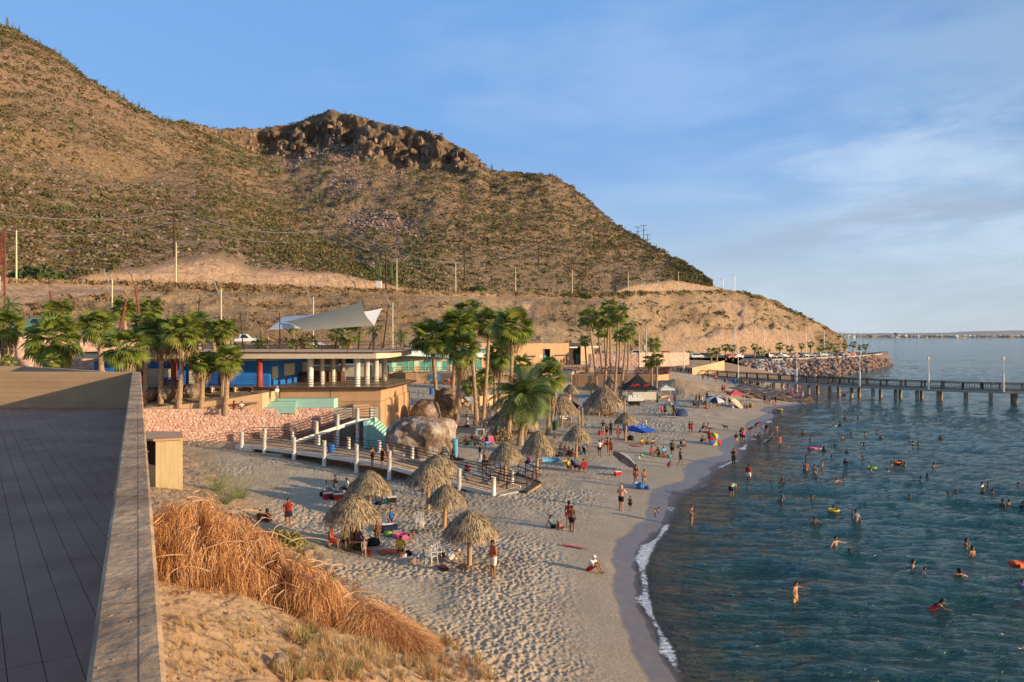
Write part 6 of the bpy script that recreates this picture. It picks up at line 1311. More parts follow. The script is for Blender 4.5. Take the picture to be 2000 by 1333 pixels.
B = [ # px, py(feet), pose, facing, height, label, dict
 (963, 1130, 'hands_front', -60, 1.85, 'man in a loose orange-red shirt and white shorts standing by the front palapa', dict(shirt='orange', shorts='white', stout=1.2)),
 (563, 1030, 'stand', 30, 1.68, 'stout man in dark red shirt and navy shorts standing alone on the left sand', dict(shirt='darkred', shorts='navy', stout=1.3)),
 (711, 1091, 'walk', 20, 1.02, 'small child in a patterned top carrying a red pail', dict(shirt='grey', skin='skin_light', hair='long_hair')),
 (737, 1062, 'stand', 200, 1.35, 'girl in an orange-brown swimsuit with long dark hair near the left palapa', dict(dress='brown', hair='long_hair')),
 (802, 1063, 'bend', 100, 1.1, 'small child bending over beside the pink float', dict(briefs='black', hair='long_hair')),
 (1111, 1031, 'stand', 170, 1.66, 'woman in a red top with long dark hair standing mid beach', dict(tank_top='red', shorts='rose', hair='long_hair')),
 (1117, 1040, 'stand', 160, 1.62, 'bare-backed man in black and yellow shorts in front of the woman in red', dict(shorts='black', skin='skin_dark')),
 (1213, 998, 'face_rub', 150, 1.74, 'man in striped dark shorts with a peach towel over his head', dict(shawl='peach', shorts='black', skin='skin_light')),
 (1231, 999, 'stand', 170, 1.05, 'small boy in a dark suit beside the man with the towel', dict(swimsuit='black', shorts='black')),
 (1242, 946, 'stand', -20, 1.6, 'woman in black bikini top and coral shorts at the water side', dict(bikini='black', shorts='rose', hair='long_hair')),
 (1258, 956, 'hands_front', 20, 1.62, 'shirtless man in grey shorts beside the blue bags', dict(shorts='grey')),
 (1329, 910, 'walk', 80, 1.62, 'person in black shirt and navy shorts walking towards the water', dict(shirt='black', shorts='navy')),
 (1313, 892, 'stand', 160, 1.66, 'man in an olive shirt and dark shorts standing by the picnic group', dict(shirt='olive', shorts='black')),
 (1171, 892, 'stand', 190, 1.62, 'man with a white shirt over his shoulders and black shorts', dict(shirt='white', shorts='black', skin='skin_dark')),
 (1193, 890, 'stand', 20, 1.7, 'woman in a red and brown wrap beside the tilted grey umbrella', dict(dress='maroon', hair='long_hair')),
 (1187, 886, 'hips', 100, 1.6, 'dark-haired woman in brown standing among the umbrella group', dict(swimsuit='brown', hair='long_hair')),
 (1178, 848, 'hips', 200, 1.66, 'man in black with a backpack left of a trio', dict(shirt='black', trousers='grey')),
 (1185, 853, 'stand', 150, 1.4, 'shirtless teenager in the middle of the trio', dict(shorts='black')),
 (1193, 851, 'stand', 200, 1.72, 'man all in black at the right of the trio', dict(shirt='black', trousers='black')),
 (1207, 860, 'stand', 20, 1.55, 'woman in a red swimsuit and white sun hat by the small palapa', dict(swimsuit='red', cap='white', hair='long_hair')),
 (1222, 858, 'stand', 160, 1.62, 'person in a pale green shirt and black trousers under the small palapa', dict(shirt='lime', trousers='black')),
 (1262, 836, 'walk', 60, 1.15, 'child in a white shirt behind the blue beach tent', dict(shirt='white', shorts='cream')),
 (1352, 848, 'walk', -30, 1.52, 'woman in a coral red dress walking on the sand', dict(dress='rose', hair='long_hair')),
 (1347, 846, 'walk', -30, 1.4, 'girl in red just behind the woman in the coral dress', dict(dress='red', hair='long_hair')),
 (1385, 869, 'walk', 120, 1.62, 'man in a red shirt carrying the striped umbrella', dict(shirt='red', shorts='navy')),
 (1083, 866, 'stand', 60, 1.45, 'boy in a dark green shirt between two palapas', dict(shirt='green', shorts='black')),
 (938, 904, 'stand', 120, 1.68, 'man in black jacket and white trousers beside the boardwalk', dict(shirt='black', trousers='white')),
 (912, 830, 'stand', 150, 1.62, 'shirtless man in white shorts behind the boulders', dict(shorts='white')),
 (1141, 889, 'bend', 40, 1.6, 'person in a white shirt bending under the middle palapa', dict(shirt='white', trousers='black')),
 (837, 968, 'stand', 20, 1.5, 'person with a pink towel hidden under the double palapa', dict(dress='pink', skin='skin_light')),
 (743, 985, 'bend', 20, 1.5, 'bare-legged person bending under the second palapa', dict(briefs='black')),
 (1160, 1117, None, 0, 0, '', {}),
]
for q in B:
    px_, py_, ps, fc, h, lab, kw = q
    if ps: kw = dict(kw); pp_on(px_, py_, ps, fc, h, lab, GB, eyes=py_ > 940, **kw)
GS_ = 'people sitting on the sand'
Sx = [
 (1158, 1117, 'knees_up', 60, 1.7, 'person sitting with a white towel over the head and red shorts near the waterline', dict(shirt='cream', shorts='red', shawl='white')),
 (1084, 1033, 'legs_out', 60, 1.6, 'woman in a teal top sitting left of the standing pair', dict(tank_top='teal', shorts='black', hair='long_hair')),
 (1092, 1034, 'crouch', -40, 1.0, 'toddler in pink crouching beside the seated woman in teal', dict(dress='pink')),
 (522, 1022, 'cross_legged', 200, 1.6, 'dark-haired person sitting half hidden behind the brush', dict(shirt='maroon', hair='long_hair')),
 (508, 1019, 'cross_legged', 180, 1.3, 'child sitting left of the dark-haired person behind the brush', dict(shirt='brown')),
 (1306, 914, 'crouch', 60, 1.2, 'child in purple crouching over the sand near the water', dict(shirt='purple', shorts='pink', hair='long_hair')),
 (1273, 889, 'cross_legged', 40, 1.7, 'man in red shirt sitting at the left of the picnic group', dict(shirt='red', shorts='white')),
 (1285, 889, 'knees_up', -60, 1.6, 'person in black sitting between red and blue in the picnic group', dict(shirt='black', shorts='black', hair='long_hair')),
 (1297, 888, 'cross_legged', 30, 1.6, 'person in a bright blue hooded towel in the picnic group', dict(shawl='lightblue')),
 (1299, 894, 'cross_legged', 10, 1.1, 'small child in pink in front of the blue hooded towel', dict(dress='pink')),
 (1336, 873, 'cross_legged', 30, 1.6, 'shirtless person sitting with folded arms beyond the picnic group', dict(shorts='black')),
 (1326, 872, 'legs_out', -70, 1.5, 'person in navy lying back beside a folded bag', dict(shirt='navy', shorts='grey')),
 (1372, 864, 'knees_up', 30, 1.6, 'seated person with bare back left of the striped umbrella', dict(shorts='black', shirt='grey')),
 (1368, 846, 'crouch', 120, 1.3, 'child in light blue crouching near the lying couple', dict(shirt='lightblue', shorts='black')),
 (1374, 838, 'knees_up', 60, 1.5, 'person sitting at the head of the lying couple', dict(shorts='black')),
 (1388, 839, 'legs_out', 80, 1.6, 'person lying back with legs stretched towards the water', dict(shorts='brown', hair='long_hair')),
 (1377, 846, 'lie', 70, 1.6, 'person lying on the sand right of the crouching child', dict(shorts='maroon')),
 (1254, 869, 'cross_legged', 20, 1.5, 'person in yellow and red cap sitting below the blue tent', dict(shirt='yellow', cap='red', shorts='black')),
 (1265, 868, 'cross_legged', -10, 1.5, 'person in a yellow shirt sitting right of the red cap', dict(shirt='yellow', shorts='black')),
 (1275, 870, 'knees_up', 30, 1.5, 'person in cream sitting at the right end below the blue tent', dict(shirt='cream', shorts='grey')),
 (1082, 893, 'knees_up', 110, 1.6, 'man in red sitting left of the middle palapa', dict(shirt='red', shorts='black')),
 (1104, 886, 'cross_legged', 40, 1.5, 'woman in pink among the dark group under the middle palapa', dict(shirt='pink', hair='long_hair')),
 (1111, 890, 'cross_legged', 200, 1.5, 'person in black with a baby under the middle palapa', dict(shirt='black', shorts='black')),
 (1118, 893, 'knees_up', 120, 1.6, 'woman in a red and black dress by the middle palapa pole', dict(dress='maroon', hair='long_hair')),
 (1096, 880, 'cross_legged', 150, 1.5, 'shirtless person at the back of the middle palapa group', dict(shorts='olive')),
 (1130, 884, 'cross_legged', -30, 1.4, 'child in peach behind the middle palapa pole', dict(shirt='peach')),
 (1176, 874, 'cross_legged', 40, 1.6, 'woman in a pink top sitting left of the umbrella group', dict(shirt='pink', hair='long_hair')),
 (1184, 869, 'cross_legged', 70, 1.6, 'shirtless person sitting behind the woman in pink', dict(shorts='black')),
 (893, 900, 'legs_out', 80, 1.65, 'dark-clothed person sitting against the big boulder', dict(shirt='black', trousers='navy', skin='skin_dark')),
 (1033, 903, 'cross_legged', 170, 1.4, 'child in bright pink sitting under the palapa behind the brown pen', dict(shirt='pink', skin='skin_light')),
 (1054, 906, 'knees_up', 30, 1.5, 'person in light blue and white sitting by the turquoise float', dict(shirt='lightblue', shorts='white')),
 (904, 866, 'legs_out', -80, 1.6, 'person in red lying back beyond the boulder', dict(shirt='red', shorts='maroon')),
 (922, 862, 'cross_legged', 30, 1.5, 'person in a blue cap and red shirt in the shade group', dict(shirt='red', cap='blue')),
 (930, 868, 'cross_legged', 60, 1.6, 'man in black in the shade group', dict(shirt='black', skin='skin_dark')),
 (940, 862, 'knees_up', 120, 1.5, 'child in red and white in the shade group', dict(shirt='white', shorts='red')),
 (951, 864, 'cross_legged', 150, 1.5, 'person in grey-violet in the shade group', dict(shirt='purple')),
 (961, 868, 'cross_legged', 190, 1.5, 'woman in bright pink on the right of the shade group', dict(shirt='pink', hair='long_hair')),
 (927, 832, 'cross_legged', 100, 1.6, 'person in dark red sitting at the foot of a palm', dict(shirt='darkred')),
 (937, 834, 'cross_legged', -120, 1.6, 'person in navy next to the one in dark red', dict(shirt='navy')),
 (949, 838, 'chair', 90, 1.6, 'person in a pale blue top on a white chair behind the shade group', dict(shirt='lightblue', shorts='white')),
 (957, 840, 'chair', -90, 1.6, 'person in white on a white chair behind the shade group', dict(shirt='white', shorts='cream')),
 (955, 798, 'cross_legged', 60, 1.6, 'person in green sitting against a low wall', dict(shirt='green', hair='long_hair')),
 (948, 797, 'cross_legged', -40, 1.6, 'person in dark clothes next to the green one at the low wall', dict(shirt='black', hair='long_hair')),
 (903, 798, 'hips', 30, 1.6, 'person in light shirt standing by a backpack in the distance', dict(shirt='cream', shorts='black')),
 (909, 798, 'stand', 30, 1.4, 'child in red standing by a backpack in the distance', dict(shirt='red', shorts='white')),
 (1100, 822, 'crouch', 60, 1.6, 'person crouching at a white scooter under the big palapa', dict(shirt='white')),
]
for px_, py_, ps, fc, h, lab, kw in Sx: pp_on(px_, py_, ps, fc, h, lab, GS_, eyes=py_ > 1000, **kw)
# under the left palapa, on its bench, and on coolers
def seat(px_, py_, fc, h, lab, dz_=-.02, **kw): p = OG(px_, py_); return person((p.x, p.y, p.z), 'chair', fc, h, lab, 'people sitting on benches and coolers', dz=dz_, **kw)
seat(650, 1072, 80, 1.6, 'woman with bare shoulders and a red skirt on the left end of the bench', tank_top='peach', dress='red', hair='hair', eyes=True)
seat(675, 1074, 30, 1.65, 'man in dark green shirt on the bench under the left palapa', shirt='olive', shorts='black', skin='skin_dark')
seat(692, 1071, -30, 1.6, 'person in lime green leaning forward under the left palapa', shirt='lime', shorts='brown')
seat(703, 1075, 60, 1.7, 'woman in a purple patterned dress at the right end of the bench', dress='purple', hair='long_hair', skin='skin_dark')
seat(764, 1033, 10, 1.65, 'man in a blue v-neck shirt sitting on a dark cooler', shirt='blue', shorts='maroon', eyes=True, skin='skin_light')
seat(783, 1090, 20, 1.62, 'person in a mustard shirt sitting by the white pail', shirt='yellow', shorts='maroon', dz_=-.1, eyes=True)
seat(641, 972, 100, 1.65, 'man in white shirt on a red cooler at the left of the sitting circle', shirt='white', shorts='grey')
seat(660, 972, 160, 1.68, 'man in white shirt and white cap with his back turned', shirt='white', cap='white', shorts='grey')
seat(656, 962, 40, 1.65, 'man in black behind the one in the white cap', shirt='black', shorts='black')
seat(675, 967, -90, 1.65, 'person in white at the right of the sitting circle', shirt='white', shorts='navy')
seat(1112, 922, 60, 1.6, 'person in a yellow shirt in a low beach chair', shirt='yellow', shorts='black')
seat(1125, 921, 60, 1.6, 'person in a blue shirt in the middle beach chair', shirt='blue', shorts='black')
seat(1139, 923, 190, 1.6, 'person in white seen from behind in the red beach chair', shirt='white', shorts='navy')
seat(948, 908, 100, 1.65, 'man in an orange shirt on a cooler beside the railed pen', shirt='orange', shorts='peach')
def at_deck(px_, py_, z): D = (HC-z)*F/(py_-HOR); return W(px_, py_, D)
for px_, py_, ps, fc, h, lab, kw in [(727, 911, 'hands_front', 60, 1.55, 'woman in a black swimsuit at the left of the boardwalk trio', dict(swimsuit='black', hair='hair')), (747, 914, 'hips', -40, 1.6, 'person in black tank top in the middle of the boardwalk trio', dict(tank_top='black', shorts='black')), (756, 906, 'hips', -70, 1.72, 'tall shirtless man at the right of the boardwalk trio', dict(shorts='red', skin='skin_light'))]:
    person(at_deck(px_, py_, 2.02), ps, fc, h, lab, 'trio standing on the boardwalk', **kw)
person(at_deck(913, 922, 1.3), 'cross_legged', 200, 1.6, 'man in dark red sitting on the edge of the boardwalk', GS_, shirt='darkred', shorts='black')
person(at_deck(694, 866, 1.8), 'hips', 100, 1.7, 'man in black standing in the shade under the ramp', GB, shirt='black', shorts='black')
person((*P2(457, 75.9), 5.35), 'cross_legged', 20, 1.6, 'dark-haired person with a black bag sitting on top of the pink wall', GS_, shirt='maroon', hair='long_hair')
person((*P2(472, 76.0), 5.33), 'cross_legged', 20, 1.6, 'person in white sitting on top of the pink wall', GS_, shirt='white')
person((*P2(541, 79.8), 5.78), 'stand', 60, 1.55, 'person wrapped in a pale grey towel on the mint steps', GB, dress='grey', shawl='white')
for px_, lab, c in ((415, 'head of a person in white behind the planter', 'white'), (460, 'person in cream sitting at the edge of the planter soil', 'cream'), (490, 'person in dark clothes at the right corner of the planter', 'black')): person((*P2(px_, 81.6), 6.55), 'cross_legged', 170, 1.6, lab, GS_, shirt=c)
for (px_, D_, z_, ps, lab, kw) in [(771, 84, 1.5, 'chair', 'person in black at the foot of the rib wall', dict(shirt='black')), (777, 84.5, 1.5, 'chair', 'person in grey behind the palm shrub', dict(shirt='grey')), (795, 88, 1.6, 'stand', 'woman in a turquoise skirt beside the peach wall', dict(tank_top='teal', shorts='lightblue', hair='long_hair')), (801, 88.5, 1.6, 'stand', 'man in a dark shirt right of the turquoise skirt', dict(shirt='maroon', shorts='white'))]:
    x_, y_ = P2(px_, D_); person((x_, y_, float(gz(x_, y_))+.1), ps, 40, 1.65, lab, 'people by the mint stairs', **kw)
for px_, z_, lab in ((832, .2, 'person sitting on top of the rounded brown boulder'), (836, .2, 'second person on top of the rounded brown boulder')): x_, y_ = P2(px_, 93); person((x_, y_, 3.95), 'cross_legged', 10, 1.5, lab, GS_, shirt='black')
# farther groups: position, pose, colours
rngp = random.Random(11)
def crowd(spec, group, labf):
    cs_ = ['black', 'red', 'white', 'navy', 'maroon', 'blue', 'grey', 'pink', 'teal', 'olive', 'yellow', 'brown', 'orange', 'purple']; pn = {'stand': 'standing', 'hips': 'standing hand on hip', 'cross_legged': 'sitting', 'knees_up': 'sitting knees up', 'walk': 'walking', 'bend': 'bending', 'chair': 'sitting high', 'crouch': 'crouching', 'hands_front': 'standing arms folded'}
    for i, (px_, py_, ps) in enumerate(spec):
        c1, c2 = rngp.choice(cs_), rngp.choice(['black', 'navy', 'grey', 'red', 'white', 'brown']); p = OG(px_, py_) if not callable(py_) else py_(px_)
        fem = rngp.random() < .4; kw = dict(shirt=c1, shorts=c2) if rngp.random() < .7 else dict(shorts=c2); w_ = 'long-haired person' if fem else 'person'
        lab = f'{w_} {pn[ps]} in {c1 if "shirt" in kw else "only "+c2} and {c2}, {labf(i, px_)}' if 'shirt' in kw else f'{w_} {pn[ps]} in only {c2} shorts, {labf(i, px_)}'
        person(p, ps, rngp.uniform(0, 360), rngp.uniform(1.5, 1.75), lab, group, hair='long_hair' if fem else 'hair', skin=rngp.choice(['skin', 'skin', 'skin_dark', 'skin_light']), **kw)
crowd([(1176, 812, 'stand'), (1181, 811, 'hips'), (1186, 812, 'stand'), (1190, 810, 'bend'), (1172, 809, 'stand'), (1194, 811, 'stand'), (1168, 806, 'chair'), (1180, 805, 'stand'), (1199, 798, 'stand')], 'people under the large palapa', lambda i, x: 'left side of the large palapa' if x < 1177 else ('middle of the large palapa' if x < 1188 else 'right side of the large palapa'))
crowd([(1293, 813, 'hips'), (1299, 814, 'stand'), (1316, 814, 'hips'), (1306, 791, 'stand'), (1318, 791, 'stand'), (1261, 778, 'stand'), (1313, 803, 'bend')], 'people between the canopies and the dome tent', lambda i, x: ['first left of the green board', 'second left of the green board', 'beside the navy dome tent', 'under the white canopy edge', 'right of the white canopy', 'by the white trailer', 'behind the navy dome tent'][i])
crowd([(1356, 797, 'chair'), (1360, 788, 'stand'), (1366, 786, 'stand'), (1371, 792, 'hips'), (1376, 797, 'bend'), (1381, 784, 'stand'), (1386, 795, 'stand'), (1393, 797, 'hips'), (1398, 797, 'stand'), (1405, 795, 'stand'), (1411, 792, 'hips'), (1416, 794, 'stand'), (1425, 793, 'stand'), (1363, 798, 'cross_legged'), (1379, 799, 'cross_legged'), (1446, 795, 'knees_up')], 'big family group on the far sand', lambda i, x: 'left of the striped umbrella' if x < 1385 else ('under the striped umbrella' if x < 1402 else 'right of the striped umbrella'))
crowd([(1455, 797, 'knees_up'), (1459, 799, 'cross_legged'), (1464, 797, 'cross_legged'), (1468, 797, 'crouch'), (1411, 768, 'stand'), (1415, 769, 'stand')], 'people near the red canopy', lambda i, x: 'beyond the beige umbrella on the mound' if x < 1430 else 'sitting right of the red canopy')
crowd([(1493, 789, 'stand'), (1498, 790, 'hips'), (1503, 791, 'stand'), (1511, 797, 'stand'), (1515, 791, 'stand'), (1505, 760, 'chair'), (1529, 771, 'chair'), (1534, 772, 'stand'), (1539, 774, 'crouch'), (1545, 775, 'stand'), (1549, 777, 'chair'), (1553, 775, 'stand'), (1558, 779, 'cross_legged'), (1499, 761, 'chair'), (1568, 778, 'stand'), (1541, 772, 'stand'), (1564, 781, 'crouch')], 'people on the rock shelf by the pier', lambda i, x: 'at the waterline of the rock shelf' if i < 5 else ('high on the rock shelf' if x < 1530 else 'on the rock shelf beside the first piles'))
crowd([(1373, 744, 'stand'), (1384, 745, 'chair'), (1396, 746, 'stand'), (1399, 746, 'stand'), (1416, 749, 'chair'), (1445, 750, 'chair'), (1449, 751, 'chair'), (1459, 753, 'stand'), (1465, 754, 'hips'), (1469, 755, 'stand'), (1474, 757, 'stand'), (1478, 756, 'chair'), (1482, 757, 'stand'), (1487, 756, 'stand'), (1491, 754, 'stand'), (1470, 751, 'chair'), (1481, 752, 'stand')], 'people in the shade under the pier', lambda i, x: 'left part of the pier shade' if x < 1430 else ('middle of the pier shade' if x < 1470 else 'right part of the pier shade'))
crowd([(870, 752, 'stand'), (876, 753, 'hips'), (882, 752, 'stand'), (979, 757, 'stand'), (986, 756, 'stand'), (1121, 746, 'hips'), (1127, 748, 'stand'), (1131, 750, 'walk'), (1137, 746, 'chair'), (1146, 744, 'stand'), (1112, 750, 'chair'), (1106, 788, 'stand'), (1113, 789, 'stand'), (1118, 787, 'stand'), (1163, 758, 'chair'), (1219, 761, 'chair'), (1227, 763, 'chair')], 'people at the back of the beach', lambda i, x: 'before the blue mural' if x < 900 else ('by the red inflatable' if x < 1000 else ('at the foot of the retaining wall' if i not in (11, 12, 13) else 'under the small far palapa')))
crowd([(1077, lambda x: Vector((*P2(x, 169), 5.97)), 'stand'), (1081, lambda x: Vector((*P2(x, 169.5), 5.97)), 'hips'), (1085, lambda x: Vector((*P2(x, 169), 5.97)), 'stand'), (1090, lambda x: Vector((*P2(x, 169), 5.97)), 'stand'), (1096, lambda x: Vector((*P2(x, 169), 5.97)), 'hips'), (1101, lambda x: Vector((*P2(x, 169.4), 5.97)), 'stand'), (1107, lambda x: Vector((*P2(x, 169), 5.97)), 'stand'), (1119, lambda x: Vector((*P2(x, 169), 5.97)), 'stand')], 'people on the forecourt of the peach building', lambda i, x: ['leftmost at the forecourt rail', 'second at the forecourt rail', 'third at the forecourt rail', 'below the slit window', 'right of the slit window centre', 'next to the bicycle', 'rightmost before the dark tower', 'alone before the dark tower'][i])
# bathers
GW = 'bathers in the bay'
def bather(px_, py_, depth_out, ps, fc, label, h=1.65, **kw):
    """py_: row where the body meets the water; depth_out: metres of body above the water"""
    p = G(px_, py_, 0.0); zt = {'lean_swim': 1.52, 'crouch': .93, 'bend': 1.2, 'knees_up': .85}.get(ps, 1.70)*h/1.70
    return person((p.x, p.y, 0), ps, fc, h, label, GW, dz=depth_out-zt, **kw)
for px_, py_, out, ps, fc, lab, kw in [
 (1433, 908, 1.60, 'hands_front', 10, 'man in wet black clothes wading at the shore', dict(shirt='black', trousers='black', stout=1.2)), (1462, 934, 1.2, 'stand', 150, 'man in a red shirt wading with his back turned', dict(shirt='red', shorts='white', stout=1.2)),
 (1279, 1019, 1.0, 'bend', 60, 'small child splashing in the foam', dict(briefs='white', h=1.0, skin='skin_light')), (1351, 1026, 1.35, 'hands_front', 60, 'girl in a dark blue bikini standing knee deep', dict(bikini='navy', briefs='navy', h=1.5)),
 (1429, 972, 1.15, 'bend', 130, 'man in a cream shirt bending over the water', dict(shirt='cream', shorts='black')), (1438, 872, 1.55, 'stand', 0, 'boy in a dark shirt and yellow shorts in the foam', dict(shirt='black', shorts='yellow', h=1.45)),
 (1452, 865, 1.65, 'hips', 20, 'woman in coral beside a taller friend in the shallows', dict(tank_top='rose', shorts='black', hair='long_hair')), (1448, 862, 1.6, 'stand', 150, 'dark-haired woman turned away in the shallows', dict(shirt='maroon', shorts='black', hair='long_hair')),
 (1478, 840, 1.1, 'bend', 60, 'person in a red shirt stooping in the shallows', dict(shirt='red', shorts='black')), (1497, 847, 1.35, 'stand', 170, 'slim person in black standing in the shallows', dict(shirt='black')), (1482, 854, .7, 'crouch', 30, 'person in a bright blue shirt crouching in the water', dict(shirt='blue')),
 (1466, 848, 1.0, 'bend', 70, 'person in navy stooping among the shallows group', dict(shirt='navy')), (1474, 855, .6, 'crouch', 30, 'child in a pale shirt sitting in the shallows', dict(shirt='cream', h=1.1)), (1461, 848, 1.3, 'stand', 60, 'bare-chested boy behind the shallows group', dict(shorts='navy', h=1.3)),
 (1523, 868, 1.05, 'stand', 10, 'girl in a coral top standing waist deep', dict(tank_top='rose')), (1517, 842, .8, 'hands_front', 20, 'bather with folded arms right of the shallows', {}), (1503, 867, .7, 'lean_swim', 60, 'swimmer in green low in the water near the coral top', dict(shirt='green')), (1497, 864, .5, 'lean_swim', 90, 'swimmer in white splashing near the coral top', dict(shirt='white')), (1507, 849, .35, 'stand', 60, 'head of a swimmer just beyond the black-clad wader', {}),
 (1554, 1176, .95, 'point', 40, 'bare-chested boy pointing right, lowest bather at left', dict(h=1.45, skin='skin_light')), (1551, 1177, .42, 'stand', 60, 'small child in yellow in front of the pointing boy', dict(shirt='yellow', h=1.0)),
 (1830, 1191, .48, 'lean_swim', 80, 'woman in a red swimsuit swimming, lowest of all bathers', dict(swimsuit='red', hair='long_hair')), (1783, 1112, .50, 'hands_front', 60, 'woman with wet dark hair and bare shoulders, left of the boy in white', dict(bikini='black', hair='long_hair', skin='skin_light')), (1805, 1124, .42, 'stand', 70, 'boy in a white shirt right of the bare-shouldered woman', dict(shirt='white', h=1.4)),
 (1875, 1131, .52, 'arms_out', 170, 'bare-backed person reaching an arm to the left', dict(hair='long_hair', skin='skin_light')), (1871, 1127, .45, 'stand', 10, 'person hidden behind the bare-backed one', dict()), (1996, 1146, .35, 'stand', 0, 'child in blue and lime below the orange float', dict(shirt='blue', h=1.3)),
 (1632, 1064, .48, 'arms_out', 30, 'man with bare chest left of the splash', dict(skin='skin_light')), (1652, 1080, .30, 'lean_swim', 30, 'swimmer throwing up a splash', dict()), (1887, 1070, .55, 'face_rub', 60, 'person with raised elbows at lower right', dict(hair='long_hair')), (1899, 1086, .55, 'stand', 20, 'bare-shouldered person below the raised elbows', dict(hair='long_hair')),
 (1672, 1020, .8, 'hands_front', 190, 'man in a grey shirt carrying two children', dict(shirt='grey', stout=1.2)), (1665, 1012, .5, 'stand', 90, 'child in teal on the left arm of the man in grey', dict(shirt='teal', h=1.0)), (1679, 1024, .4, 'stand', -60, 'child on the right arm of the man in grey', dict(h=1.0)),
 (1592, 1023, .42, 'arms_out', -20, 'swimmer with one arm stretched left', dict()), (1628, 999, .42, 'stand', 60, 'swimmer sitting in the yellow swim ring', dict(hair='hair')), (1526, 981, .8, 'walk', 120, 'boy in a teal rash shirt wading', dict(shirt='teal', h=1.3)), (1585, 977, .35, 'stand', 60, 'dark head alone left of the yellow ring', {}),
 (1574, 919, .85, 'stand', 170, 'taller of two bare-backed bathers', dict(skin='skin')), (1591, 923, .75, 'hands_front', 150, 'pale bare-backed bather beside the taller one', dict(skin='skin_light')), (1606, 909, .45, 'stand', 60, 'bather behind the two bare-backed ones', {}),
 (1634, 947, .62, 'arms_out', 40, 'man stretching his arms by a floating child', dict(skin='skin')), (1648, 940, .35, 'stand', -60, 'dark-haired bather right of the man stretching', {}), (1641, 948, .25, 'lean_swim', 90, 'child floating on the stretching man\'s arms', dict(h=1.1, skin='skin_light')),
]: bather(px_, py_, out, ps, fc, lab, eyes=py_ > 1000, **kw)
heads = [(1517,840+0),(1568,846),(1582,861),(1631,867),(1645,855),(1656,849),(1662,848),(1690,845),(1714,844),(1720,853),(1682,867),(1687,866),(1776,858),(1783,867),(1793,868),(1837,854),(1603,877),(1609,878),(1654,882),(1574,892),(1624,894),(1652,902),(1685,896),(1741,907),(1756,903),(1761,905),(1767,907),(1824,910),(1701,915),(1734,919),(1811,933),(1798,938),(1507,943),(1527,943),(1594,940),(1918,950),(1930,949),(1920,958),(1938,960),(1989,950),(1852,966),(1867,963),(1776,972),(1958,985),(1970,984),(1998,987),
 (1568,779),(1612,777),(1613,796),(1620,795),(1629,808),(1649,801),(1666,801),(1651,815),(1676,817),(1664,822),(1641,829),(1627,831),(1632,830),(1630,820),(1650,770),(1641,758),(1595,795),(1648,781),(1637,781),(1645,778),(1652,780),(1512,807),(1502,806),(1541,783),(1566,768)]
rngh = random.Random(21)
for i, (hx, hy) in enumerate(heads):
    out = rngh.uniform(.22, .45); fem = rngh.random() < .4; c_ = rngh.choice([None, None, None, None, None, 'white', 'black', 'navy', 'maroon'])
    zone = 'near the pier piles' if hy < 800 else ('off the rock shelf' if hx < 1560 and hy < 830 else ('in the group beyond the shallows' if hy < 850 else ('in the middle of the bay' if hx < 1700 else ('in open water right of centre' if hx < 1850 else 'near the right edge of the photo'))))
    how = 'shoulder deep' if out > .36 else 'only head above the water'; lab = f'{"long-haired" if fem else "short-haired"} bather {"in "+c_+" " if c_ else ""}{how} {zone}'
    kw = dict(shirt=c_) if c_ else {}
    bather(hx, hy+2, out, rngh.choice(['stand', 'hands_front', 'arms_out', 'stand']) if out > .36 else 'stand', rngh.uniform(0, 360), lab, skin=rngh.choice(['skin', 'skin_dark', 'skin_dark', 'skin']), hair='long_hair' if fem else 'hair', **kw)
# heads of strollers on the pier
for x, lab in ((1581, 'stroller on the pier above the rock shelf'), (1757, 'stroller in white on the pier, middle'), (1938, 'stroller in white on the pier near the right lamp')):
    p, n_v, z = on_pier(x); person(p+n_v*1.8+Vector((0, 0, z)), 'walk', 90, 1.7, lab, 'strollers on the pier', shirt='white', trousers='grey', cap='white')
print('people', npeople)
